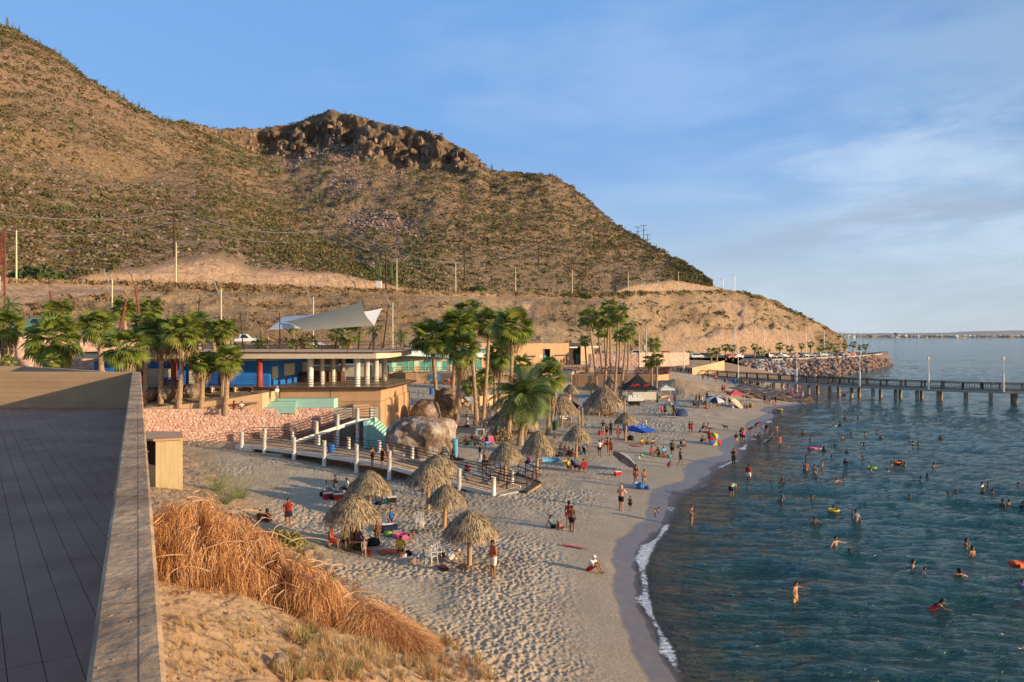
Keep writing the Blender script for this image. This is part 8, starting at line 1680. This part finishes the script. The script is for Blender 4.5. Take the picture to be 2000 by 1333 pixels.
# scooter, dog, tables, concrete blocks
def table_(px_, py_, label, w_=1.0, c='white'):
    p = at(px_, py_); o = empty('table', p, .3, label, 'table'); MB().box((0, 0, .72), (w_, .7, .04)).build('tabletop', cloth(c), o)
    for x_ in (-w_/2+.06, w_/2-.06):
        for y_ in (-.28, .28): MB().box((x_, y_, .35), (.05, .05, .70)).build('leg', cloth(c), o)
table_(938, 851, 'white table among the chairs in the shade group'); table_(1384, 798, 'pale table under the striped umbrella', 1.4, 'cream')
p = at(955, 814); o = empty('concrete_counter', p, -.3, 'low concrete barbecue counter behind the seated pair in dark clothes', 'counter')
for x_ in (-1.2, 0, 1.2): MB().box((x_, 0, .45), (.3, .7, .9)).build('pier_block', M['peach_light'], o)
MB().box((0, 0, .95), (2.8, .85, .1)).build('counter_top', M['concrete_grey'], o)
p = at(1102, 823); sc_ = empty('scooter', p, .5, 'white scooter parked under the open palapa', 'scooter')
for x_ in (-.6, .6): MB().tube([(x_, -.05, .25), (x_, .05, .25)], .25, 14).build('wheel', M['black'], sc_)
MB().tube([(.6, 0, .3), (.45, 0, .95), (.35, 0, 1.1)], .05, 6).build('steering_column', M['white'], sc_); MB().box((0, 0, .35), (.7, .3, .1)).build('footboard', M['white'], sc_); MB().ball((-.45, 0, .6), (.42, .2, .28), 10, 6).build('rear_fairing', M['white'], sc_, smooth=True); MB().box((-.4, 0, .86), (.6, .24, .1)).build('saddle', M['black'], sc_, bevel=.03); MB().tube([(.35, -.3, 1.12), (.35, .3, 1.12)], .02, 6).build('handlebar', M['black'], sc_)
def dog(px_, py_, rz, label, c='brown'):
    p = at(px_, py_); o = empty('dog', p, rz, label, 'dog'); v, f = [], []
    for a, b2, ra, rb in [((-.26, 0, .42), (.20, 0, .45), .10, .125), ((.20, 0, .47), (.36, 0, .60), .085, .06), ((.36, 0, .62), (.44, 0, .61), .07, .055), ((.44, 0, .60), (.54, 0, .57), .04, .028), ((-.30, 0, .46), (-.46, 0, .60), .03, .015), ((.36, .04, .68), (.34, .06, .75), .022, .01), ((.36, -.04, .68), (.34, -.06, .75), .022, .01)]+[q for s_ in (-1, 1) for q in (((.18, .07*s_, .40), (.17, .07*s_, .2), .05, .03), ((.17, .07*s_, .2), (.18, .07*s_, .03), .03, .024), ((-.24, .07*s_, .40), (-.18, .07*s_, .28), .07, .045), ((-.18, .07*s_, .28), (-.30, .07*s_, .16), .04, .028), ((-.30, .07*s_, .16), (-.27, .07*s_, .03), .026, .024))]:
        capsule(v, f, Vector(a), Vector(b2), ra, rb, None, 1)
    me = bpy.data.meshes.new('t'); me.from_pydata(v, [], f); t = bpy.data.objects.new('t', me); COL.objects.link(t); md = t.modifiers.new('r', 'REMESH'); md.mode = 'VOXEL'; md.voxel_size = .018; md.use_smooth_shade = True
    out = bpy.data.meshes.new_from_object(t.evaluated_get(bpy.context.evaluated_depsgraph_get())); bpy.data.objects.remove(t); out.materials.clear(); out.materials.append(cloth(c)); link('dog_body', out, o)
dog(1417, 840, 2.6, 'brown dog walking along the wet sand'); dog(1440, 789, .2, 'dark dog beside the beige umbrella', 'black')
# red inflatable advert and small tree stump bush
p = at(1003, 765); o = empty('red_inflatable', p, 0, 'red and white inflatable drinks bottle shape behind the central palms', 'inflatable'); MB().tube([(0, 0, 0), (0, 0, 1.0), (0, 0, 2.0), (0, 0, 2.7), (0, 0, 3.1)], [.8, .85, .8, .45, .3], 14).build('body', cloth('red'), o, smooth=True); MB().tube([(0, 0, 2.35), (0, 0, 2.6)], [.78, .62], 14).build('white_band', cloth('white'), o)
V, Q = clump_mesh(1200, rng0, .8, .35); q = arr_mesh('dry_bush', V, Q, M['skirt']); p = at(985, 862); q.location = p+Vector((-.3, .3, .1)); q.scale = (1.3, 1.1, 1.3); tag(q, 'dry fan-leaf bush at the foot of the tall pale-trunked palm', 'bush')
# ================================================================ cars
GLASS = mat('car_glass', (.015, .02, .025), .08, .05, spec=.8)
def car_meshes(kind):
    b = MB(); hb_ = {'sedan': [(-2.15, .35), (-2.2, .75), (-1.5, .95), (-.95, 1.40), (.45, 1.42), (1.10, .98), (2.0, .82), (2.2, .55), (2.15, .32)], 'suv': [(-2.2, .4), (-2.25, .9), (-2.05, 1.65), (-1.6, 1.75), (.4, 1.75), (1.05, 1.15), (2.05, 1.02), (2.25, .7), (2.2, .38)], 'pickup': [(-2.6, .5), (-2.62, 1.02), (-.65, 1.04), (-.55, 1.70), (.55, 1.72), (1.15, 1.15), (2.3, 1.02), (2.5, .7), (2.45, .45)]}[kind]
    n = len(hb_); V = []; w_ = .88
    for s_ in (-1, 1):
        for x_, z_ in hb_: V.append((x_, s_*(w_ if z_ < 1.1 else w_*.82), z_))
    b.add(V, [tuple(range(n)), tuple(range(2*n-1, n-1, -1))]+[(i, n+i, n+(i+1) % n, (i+1) % n) for i in range(n)])
    g = MB(); zt = max(z for _, z in hb_); zb = {'sedan': .98, 'suv': 1.12, 'pickup': 1.12}[kind]; x0_, x1_ = {'sedan': (-1.30, .85), 'suv': (-1.95, .85), 'pickup': (-.5, .85)}[kind]
    for s_ in (-1, 1): g.add([(x0_, s_*(w_+.005), zb), (x1_, s_*(w_+.005), zb), (x1_-.55, s_*w_*.83, zt-.07), (x0_+.3, s_*w_*.83, zt-.07)], [(0, 1, 2, 3)])
    g.add([(x1_+.22, -.72, zb+.02), (x1_+.22, .72, zb+.02), (x1_-.38, .62, zt-.04), (x1_-.38, -.62, zt-.04)], [(0, 1, 2, 3)]); g.add([(x0_-.12, -.72, zb), (x0_-.12, .72, zb), (x0_+.28, .62, zt-.02), (x0_+.28, -.62, zt-.02)], [(0, 1, 2, 3)])
    wx = {'sedan': 1.35, 'suv': 1.4, 'pickup': 1.6}[kind]; return b.mesh('body', None, bevel=.05), g.mesh('windows', GLASS), wx
CARM = {k_: car_meshes(k_) for k_ in ('sedan', 'suv', 'pickup')}; WHEEL = MB().tube([(0, -.11, 0), (0, .11, 0)], .33, 16).mesh('wheel', M['black']); RIM = MB().tube([(0, -.115, 0), (0, .115, 0)], .19, 10).mesh('rim', M['grey_metal']); LAMP = MB().box((0, 0, 0), (.06, .3, .14)).mesh('headlight', M['white']); TAIL = MB().box((0, 0, 0), (.06, .25, .16)).mesh('tail_light', cloth('red'))
def car(loc, rz, kind, c, label, group='cars parked along the coastal road'):
    o = empty('parked_car' if kind != 'pickup' else 'pickup_truck', loc, rz, label, 'car' if kind != 'pickup' else 'pickup truck', group); bm_, gm_, wx = CARM[kind]; col_ = mat('car_paint_'+c, {'white': (.66, .66, .64), 'red': (.38, .02, .02), 'grey': (.20, .21, .22), 'black': (.02, .02, .022), 'teal': (.05, .28, .25), 'silver': (.42, .43, .44), 'navy': (.02, .035, .09)}[c], .3, .03, spec=.6)
    me = bm_.copy(); me.materials.clear(); me.materials.append(col_); link('body', me, o); link('windows', gm_, o)
    for x_ in (-wx, wx):
        for y_ in (-.80, .80): w_ = link('wheel', WHEEL, o, (x_, y_, .33)); link('rim', RIM, w_)
    for y_ in (-.6, .6): link('headlight', LAMP, o, (2.12 if kind != 'pickup' else 2.44, y_, .68 if kind == 'sedan' else .82)); link('tail_light', TAIL, o, (-2.17 if kind != 'pickup' else -2.6, y_, .7))
def road_at(px_, py_, z): D = (HC-z)*F/(py_-HOR); return W(px_, py_, D)
rngc = random.Random(2)
for px_, D_, kind, c, lab in [(70, 100, 'pickup', 'teal', 'white and teal pickup parked by the road at far left'), (232, 112, 'sedan', 'navy', 'dark car with pale windows behind the left palms'), (476, 122, 'pickup', 'white', 'white pickup truck above the pavilion roof'), (622, 140, 'sedan', 'silver', 'silver car half hidden below the sail')]:
    z_ = float(np.interp(px_, RX, RZ))+.1; car((*P2(px_, D_), z_), .25, kind, c, lab, 'cars on the road behind the pavilion')
for i, (px_, D_, kind, c, lab) in enumerate([(1247, 222, 'suv', 'white', 'white car above the shaded stone wall'), (1302, 228, 'sedan', 'red', 'red and silver car behind the sloping pink wall'), (1361, 262, 'suv', 'white', 'white car just beyond the end of the pink wall'), (1378, 268, 'suv', 'black', 'black car next to the white one by the pink wall'), (1427, 285, 'sedan', 'red', 'red car under the avenue palms'), (1441, 287, 'sedan', 'white', 'white car right of the red one'),
    (1508, 290, 'suv', 'black', 'black suv first in the long row'), (1519, 291, 'suv', 'grey', 'grey suv second in the long row'), (1531, 293, 'suv', 'silver', 'silver suv third in the long row'), (1541, 294, 'sedan', 'black', 'black sedan fourth in the long row'), (1550, 296, 'sedan', 'red', 'red car in the middle of the long row'), (1560, 298, 'suv', 'black', 'black suv right of the red car in the row'), (1570, 300, 'suv', 'silver', 'silver suv near the middle lamp pole'), (1583, 303, 'sedan', 'grey', 'grey sedan right of the silver suv'), (1595, 306, 'sedan', 'black', 'black sedan towards the point'), (1606, 309, 'suv', 'silver', 'silver suv towards the point'), (1617, 312, 'suv', 'navy', 'navy suv last of the long row'), (1662, 326, 'sedan', 'red', 'dark red car beyond the point'), (1650, 322, 'sedan', 'grey', 'grey car beyond the point')]):
    z_ = 4.35 if px_ > 1400 else (6.6 if px_ < 1330 else 4.9); car((*P2(px_, D_), z_), rngc.uniform(-.25, .1)+(R(25) if px_ > 1340 else 0), kind, c, lab)
# ================================================================ poles, wires, lamps
def bench_pt(px_, off=1.5):
    c = int(np.argmin(np.abs(cols-px_))); return Vector((HX[61, c]+0, HY[61, c]+off, HZ[61, c]))
for i, (px_, yt, lab) in enumerate([(32, 450, 'leftmost cream pole on the bench road'), (344, 474, 'cream pole on the bench road beside the first dark power pole'), (775, 505, 'cream pole right of the white utility box'), (890, 514, 'cream pole on the bench road next right of the white box pair'), (1007, 523, 'cream pole above the central palms'), (1118, 527, 'cream pole above the tall slender palms'), (1227, 530, 'cream pole before the far cut bank'), (1325, 531, 'cream pole in front of the far pink cut'), (1393, 532, 'curved cream lamp pole at the end of the bench road')]):
    b = bench_pt(px_, .5); k_ = (px_-1000)/F; b.x = k_*b.y; h = HC-(yt-HOR)/F*b.y-b.z; MBt = MB().tube([(0, 0, -1), (0, 0, h)], [.16, .10], 8)
    if px_ == 1393: MBt.tube([(0, 0, h), (-1.6, 0, h+.3)], .08, 6)
    thing_mesh(MBt, 'road_pole', M['creampole'], b, lab, 'pole', group='cream poles along the bench road')
for px_, yt, yb, D_, lab in [(1412, 545, 568, 372, 'thin far lamp pole beyond the hill shoulder'), (1435, 539, 569, 376, 'last far lamp pole on the skyline')]:
    q = W(px_, yb, D_); h = (yb-yt)/F*D_; thing_mesh(MB().tube([(0, 0, -1), (0, 0, h)], .14, 6).tube([(0, 0, h), (-1.5, 0, h+.2)], .1, 5), 'lamp_pole', M['grey_metal'], q, lab, 'lamp', group='lamps on the bench road shoulder')
PWR = [(340, 408, 503, 'first dark power pole on the left hillside', 172), (661, 443, 522, 'second dark power pole above the pink cut bank', 208), (754, 497, 568, 'dark power pole right behind the white box', 214), (907, 487, 552, 'faint power pole on the lower middle hill', 262), (1052, 473, 526, 'power pole on the middle slope', 300), (1160, 433, 478, 'power pole higher on the right slope', 400), (1246, 443, 478, 'left of three power poles on the skyline', 455), (1257, 440, 472, 'middle of three power poles on the skyline', 470), (1265, 458, 474, 'lowest of three power poles on the skyline', 480)]
tops = []
for px_, yt, yb, lab, D0 in PWR:
    q = W(px_, yb, D0)
    if px_ < 1200:
        c = int(np.argmin(np.abs(cols-px_))); im = HOR-(HZ[:, c]-HC)*F/HY[:, c]; ok = np.where((RT[:, 0] > 1) & (im <= yb))[0]; r_ = ok[0] if len(ok) else 60; q = Vector((HX[r_, c], HY[r_, c], HZ[r_, c])); q = W(px_, yb, q.y)
    h = (yb-yt)/F*q.y; o = empty('power_pole', q, 0, lab, 'power pole', 'dark wooden power poles'); MB().tube([(0, 0, -2), (0, 0, h)], [.26, .17], 7).build('pole', M['polewood'], o)
    for zz in (.25, 3.0): MB().box((0, 0, h-zz), (4.2 if zz < 1 else 3.4, .22, .22)).build('crossarm', M['polewood'], o)
    tops.append(q+Vector((0, 0, h)))
def wire(a, b, sag, label, r_=.028):
    pts = [a.lerp(b, i/14)-Vector((0, 0, sag*4*(i/14)*(1-i/14))) for i in range(15)]; tag(MB().tube(pts, r_, 4).build('power_line', M['grey_metal']), label, 'wire', 'power lines over the hillside')
LW = W(-120, 385, 150)
for k_, (dx_, dz_, nm) in enumerate(((-1.8, -.25, 'upper left strand'), (1.5, -.4, 'upper right strand'), (0, -3.0, 'lower strand'))):
    off = Vector((dx_, 0, dz_)); wire(LW+off*1.6, tops[0]+off, 3.0, f'{nm} of the power line left of the first power pole'); wire(tops[0]+off, tops[1]+off, 3.2, f'{nm} of the power line between the first and second power poles'); wire(tops[1]+off, tops[4]+off, 9, f'{nm} of the power line right of the second power pole', .035); wire(tops[4]+off, tops[5]+off, 6, f'{nm} of the power line climbing the right slope', .035)
b = bench_pt(740, 1.0); thing_mesh(MB().box((0, 0, 1.15), (1.5, 1.1, 2.3)).box((0, 0, 2.36), (1.7, 1.3, .12)), 'utility_box', M['white'], (P2(740, b.y)[0], b.y, b.z), 'white utility box on the edge of the bench road', 'utility box', bevel=.03)
# street poles by the lower road: slim white pole with a raked lamp arm
for px_, yt, yb, D_, lab in [(219, 546, 668, 104, 'slim white lamp pole behind the left palms'), (432, 564, 690, 110, 'slim white lamp pole above the blue shop'), (612, 580, 676, 120, 'slim white lamp pole behind the sail'), (767, 592, 680, 135, 'slim white lamp pole right of the sail'), (1249, 652, 722, 176, 'tan lamp pole beside the tall slender palms')]:
    q = W(px_, yb, D_); h = (yb-yt)/F*D_; o = empty('street_lamp', q, 0, lab, 'lamp', 'lamp poles along the lower road'); MB().tube([(0, 0, -1), (0, 0, h)], [.11, .075], 8).build('pole', M['creampole'], o)
    if px_ != 1249: MB().tube([(0, 0, h-1.6), (-1.1, 0, h+1.2)], .05, 5).build('lamp_arm', M['grey_metal'], o); MB().box((-1.3, 0, h+1.3), (.6, .25, .12)).build('lamp_head', M['grey_metal'], o)
q = W(1262, 725, 172); o = empty('transformer_pole', q, 0, 'grey steel pole with a transformer drum beside the stone wall', 'pole'); MB().tube([(0, 0, 0), (0, 0, 9.0)], [.16, .13], 10).build('pole', M['grey_metal'], o); MB().cyl((-.45, 0, 4.6), .3, 1.1, 12).build('transformer', M['grey_metal'], o); MB().tube([(0, 0, 7.4), (1.0, 0, 7.9)], .05, 5).build('lamp_arm', M['grey_metal'], o)
for px_, yt, D_, nm in [(1435, 641, 292, 'first'), (1492, 644, 296, 'second'), (1537, 647, 300, 'third'), (1574, 648, 306, 'fourth'), (1610, 646, 314, 'fifth'), (1644, 648, 322, 'sixth'), (1669, 650, 330, 'seventh'), (1681, 651, 336, 'last')]:
    q = Vector((*P2(px_, D_), 4.2)); h = HC-(yt-HOR)/F*D_-4.2; o = empty('street_lamp', q, 0, f'{nm} tall lamp pole along the far coastal road', 'lamp', 'lamp poles along the far road'); MB().tube([(0, 0, 0), (0, 0, h)], [.14, .10], 6).build('pole', M['grey_metal'], o)
    for s_ in (-1, 1): MB().tube([(0, 0, h-.8), (s_*1.6, 0, h+.1)], .07, 5).build('lamp_arm', M['grey_metal'], o)
# ================================================================ sail canopy on leaning masts
def mast(x0_, y0_, D0, x1_, y1_, D1, label, r_=.11, m='polewood'):
    a, b2 = W(x0_, y0_, D0), W(x1_, y1_, D1); tag(MB().tube([a, b2], [r_, r_*.8], 8).build('sail_mast', M[m]), label, 'mast', 'leaning masts around the pavilion roof')
for a in [(475, 685, 100, 469, 608, 100, 'dark mast left of the white pickup'), (512, 685, 98, 508, 646, 98, 'short dark mast left of the sail'), (547, 686, 98, 546, 611, 98, 'mast under the left end of the sail'), (590, 683, 98, 592, 648, 98, 'short mast beneath the middle of the sail'), (699, 690, 96, 709, 585, 97, 'tallest mast holding the high corner of the sail'), (748, 680, 103, 759, 594, 104, 'mast holding the right tip of the sail'), (719, 685, 98, 738, 637, 98, 'short leaning mast right of the tallest'), (283, 690, 84, 264, 560, 84, 'thick rusty mast leaning left through the palms'), (111, 640, 86, 98, 569, 86, 'rusty mast leaning left behind the biggest palm'), (232, 655, 86, 247, 585, 86, 'thin rusty mast leaning right behind the palms'), (386, 630, 90, 391, 577, 90, 'thin mast above the palm right of the planter'), (114, 636, 88, 118, 590, 88, 'short mast beside the rusty left mast'), (397, 690, 88, 386, 620, 88, 'dark mast crossing the palm crowns'), (655, 686, 100, 660, 640, 100, 'thin short mast left of the largest roof palm')]: mast(*a[:6], a[6], m='rust' if 'rusty' in a[6] else 'polewood', r_=.14 if 'rusty' in a[6] else .075)
def hypar(c, m, parent):   # four corners of a taut saddle with curved-in edges
    c = [Vector(q) for q in c]; n = 17; ce = sum(c, Vector())/4; A = np.zeros((n, n, 3))
    for i in range(n):
        for j in range(n):
            u, v = i/(n-1), j/(n-1); q = c[0].lerp(c[1], u).lerp(c[3].lerp(c[2], u), v); k_ = .09*(1-(4*(u-.5)**2)*(4*(v-.5)**2)); edge = max(abs(u-.5), abs(v-.5))*2; q = q.lerp(ce, k_*edge**3*.9); A[i, j] = q
    grid_mesh('sail_panel', A[..., 0], A[..., 1], A[..., 2], m, parent)
sc2 = empty('sail_canopy', label='taut cream and white fabric sail stretched between leaning masts above the pavilion', cat='canopy')
hypar([W(523, 645, 97), W(590, 642, 99), W(645, 611, 101), W(551, 619, 104)], mat('white_sail_fabric', (.60, .62, .66), .8, .04, .5, trans=.2), sc2)
hypar([W(556, 629, 100), W(594, 648, 94), W(732, 637, 93), W(707, 590, 96.5)], M['fabric'], sc2)
hypar([W(704, 610, 99), W(747, 602, 104), W(731, 638, 98), W(706, 630, 97)], mat('white_sail_fabric', (.6, .62, .66)), sc2)
# red lattice tower at the left edge
q = W(2, 625, 92); o = empty('lattice_tower', q, 0, 'rust-red steel lattice tower at the left edge of the photo', 'tower')
h = (625-452)/F*92+3
for s_, t_ in ((.42, .42), (-.8, .1)): MB().beam((s_, 0, -3), (t_, 0, h-3), .16, .16, up=(0, 1, 0)).build('tower_leg', M['rust'], o)
for zz in (0.6, 2.4, 4.4, 6.4): MB().beam((-.75+zz*.06, 0, zz-.2), (.42, 0, zz+.6), .1, .1, up=(0, 1, 0)).build('brace', M['rust'], o)
MB().box((-.18, -.15, 4.3), (.35, .06, 1.7)).build('sign_plate', M['white'], o)
# ================================================================ town on the far shore
fsm = mat('far_shore_green', (.085, .10, .07), .95, .3, .004); 
xs = np.linspace(1480, 2500, 120); D_f = 3350.0
rowsx = []; 
for k_, (dd, zz) in enumerate(((0, -1), (6, 1.2), (60, 3), (900, 6), (1500, 5))):
    rowsx.append([((x-1000)/F*(D_f+dd), D_f+dd+(x-1480)*.25, zz) for x in xs])
A = np.array(rowsx); tag(grid_mesh('far_shore', A[..., 0], A[..., 1], A[..., 2], mat('far_beach_sand', (.45, .38, .28), .95, .2, .01)), 'low far shore across the bay', 'shore', kind='structure')
nh = 260; X_ = np.linspace(1500, 3200, nh); ph_ = fbm(X_*.006, X_*0+3, 4, 8); Zr = 20+ph_*70+np.interp(X_, [1500, 1800, 2000, 3200], [0, 10, 42, 60]); Dh = 12500.
A = np.stack([np.stack([(X_-1000)/F*Dh, X_*0+Dh, X_*0-2], -1), np.stack([(X_-1000)/F*Dh, X_*0+Dh+300, Zr*.6], -1), np.stack([(X_-1000)/F*Dh, X_*0+Dh+900, Zr], -1), np.stack([(X_-1000)/F*Dh, X_*0+Dh+1500, X_*0], -1)]); tag(grid_mesh('far_hills', A[..., 0], A[..., 1], A[..., 2], mat('far_hill_earth', (.20, .17, .16), 1, .2, .001)), 'faint low hills on the horizon beyond the town', 'hill', kind='structure')
pts = np.stack([(np.random.uniform(1560, 2100, 900)-1000)/F*3450, np.random.uniform(3400, 3700, 900), np.random.uniform(3, 9, 900)], -1); scatter('far_trees', pts, np.random.uniform(3, 7, 900), protos, fsm, 'band of trees among the houses on the far shore', 'trees', zs=.9)
rngt = random.Random(9); tones = [('white_house_wall', (.66, .62, .55)), ('cream_house_wall', (.60, .50, .36)), ('terracotta_house_wall', (.42, .24, .16)), ('grey_house_wall', (.40, .38, .36))]
for i in range(95):
    px_ = 1648+i*4.15+rngt.uniform(-1.5, 1.5); D_ = rngt.uniform(3365, 3480)+(px_-1480)*.25; w_, d_, h = rngt.uniform(8, 22), rngt.uniform(8, 14), rngt.uniform(6, 14); nm, c_ = rngt.choice(tones); col_ = nm.split('_')[0]
    o = empty('far_house', ((px_-1000)/F*D_, D_, 2), rngt.uniform(-.4, .4), f'{"tall" if h > 8 else "low"} {col_} {"wide" if w_ > 14 else "narrow"} house on the far shore, {"nearest the headland" if px_ < 1730 else "left of the water tower" if px_ < 1748 else "in the middle of the town" if px_ < 1880 else "towards the right edge"}', 'house', 'houses of the town across the bay')
    MB().box((0, 0, h/2+.5), (w_, d_, h)).build('wall', mat(nm, c_, .9), o); MB().box((0, 0, h+.9), (w_*1.04, d_*1.04, .7)).build('roof', mat('far_roof', (.30, .22, .17), .9), o)
    for q in range(3): MB().box((-w_*.3+q*w_*.3, -d_/2-.1, h*.55), (w_*.12, .3, h*.25)).build('window', M['darkglass'], o)
q = ((1749-1000)/F*3420, 3420, 2); o = empty('water_tower', q, 0, 'dark round-headed water tower above the far town', 'tower'); MB().tube([(0, 0, 0), (0, 0, 16)], 1.4, 8).build('shaft', M['polewood'], o); MB().ball((0, 0, 19), (8, 6, 4.5), 12, 8).build('tank', fsm, o)
# ================================================================ thin sea haze
hm = bpy.data.materials.new('thin_haze'); hm.use_nodes = True; hn = hm.node_tree; hn.nodes.remove(hn.nodes['Principled BSDF'])
pv = hn.nodes.new('ShaderNodeVolumePrincipled'); pv.inputs['Color'].default_value = (.86, .90, .96, 1); pv.inputs['Density'].default_value = .000022; pv.inputs['Anisotropy'].default_value = .3; hn.links.new(pv.outputs[0], hn.nodes['Material Output'].inputs['Volume'])
tag(MB().box((0, 4000, 105), (34000, 30000, 222)).build('haze', hm), 'thin pale air over the bay, fading the far shore', 'haze', kind='stuff')
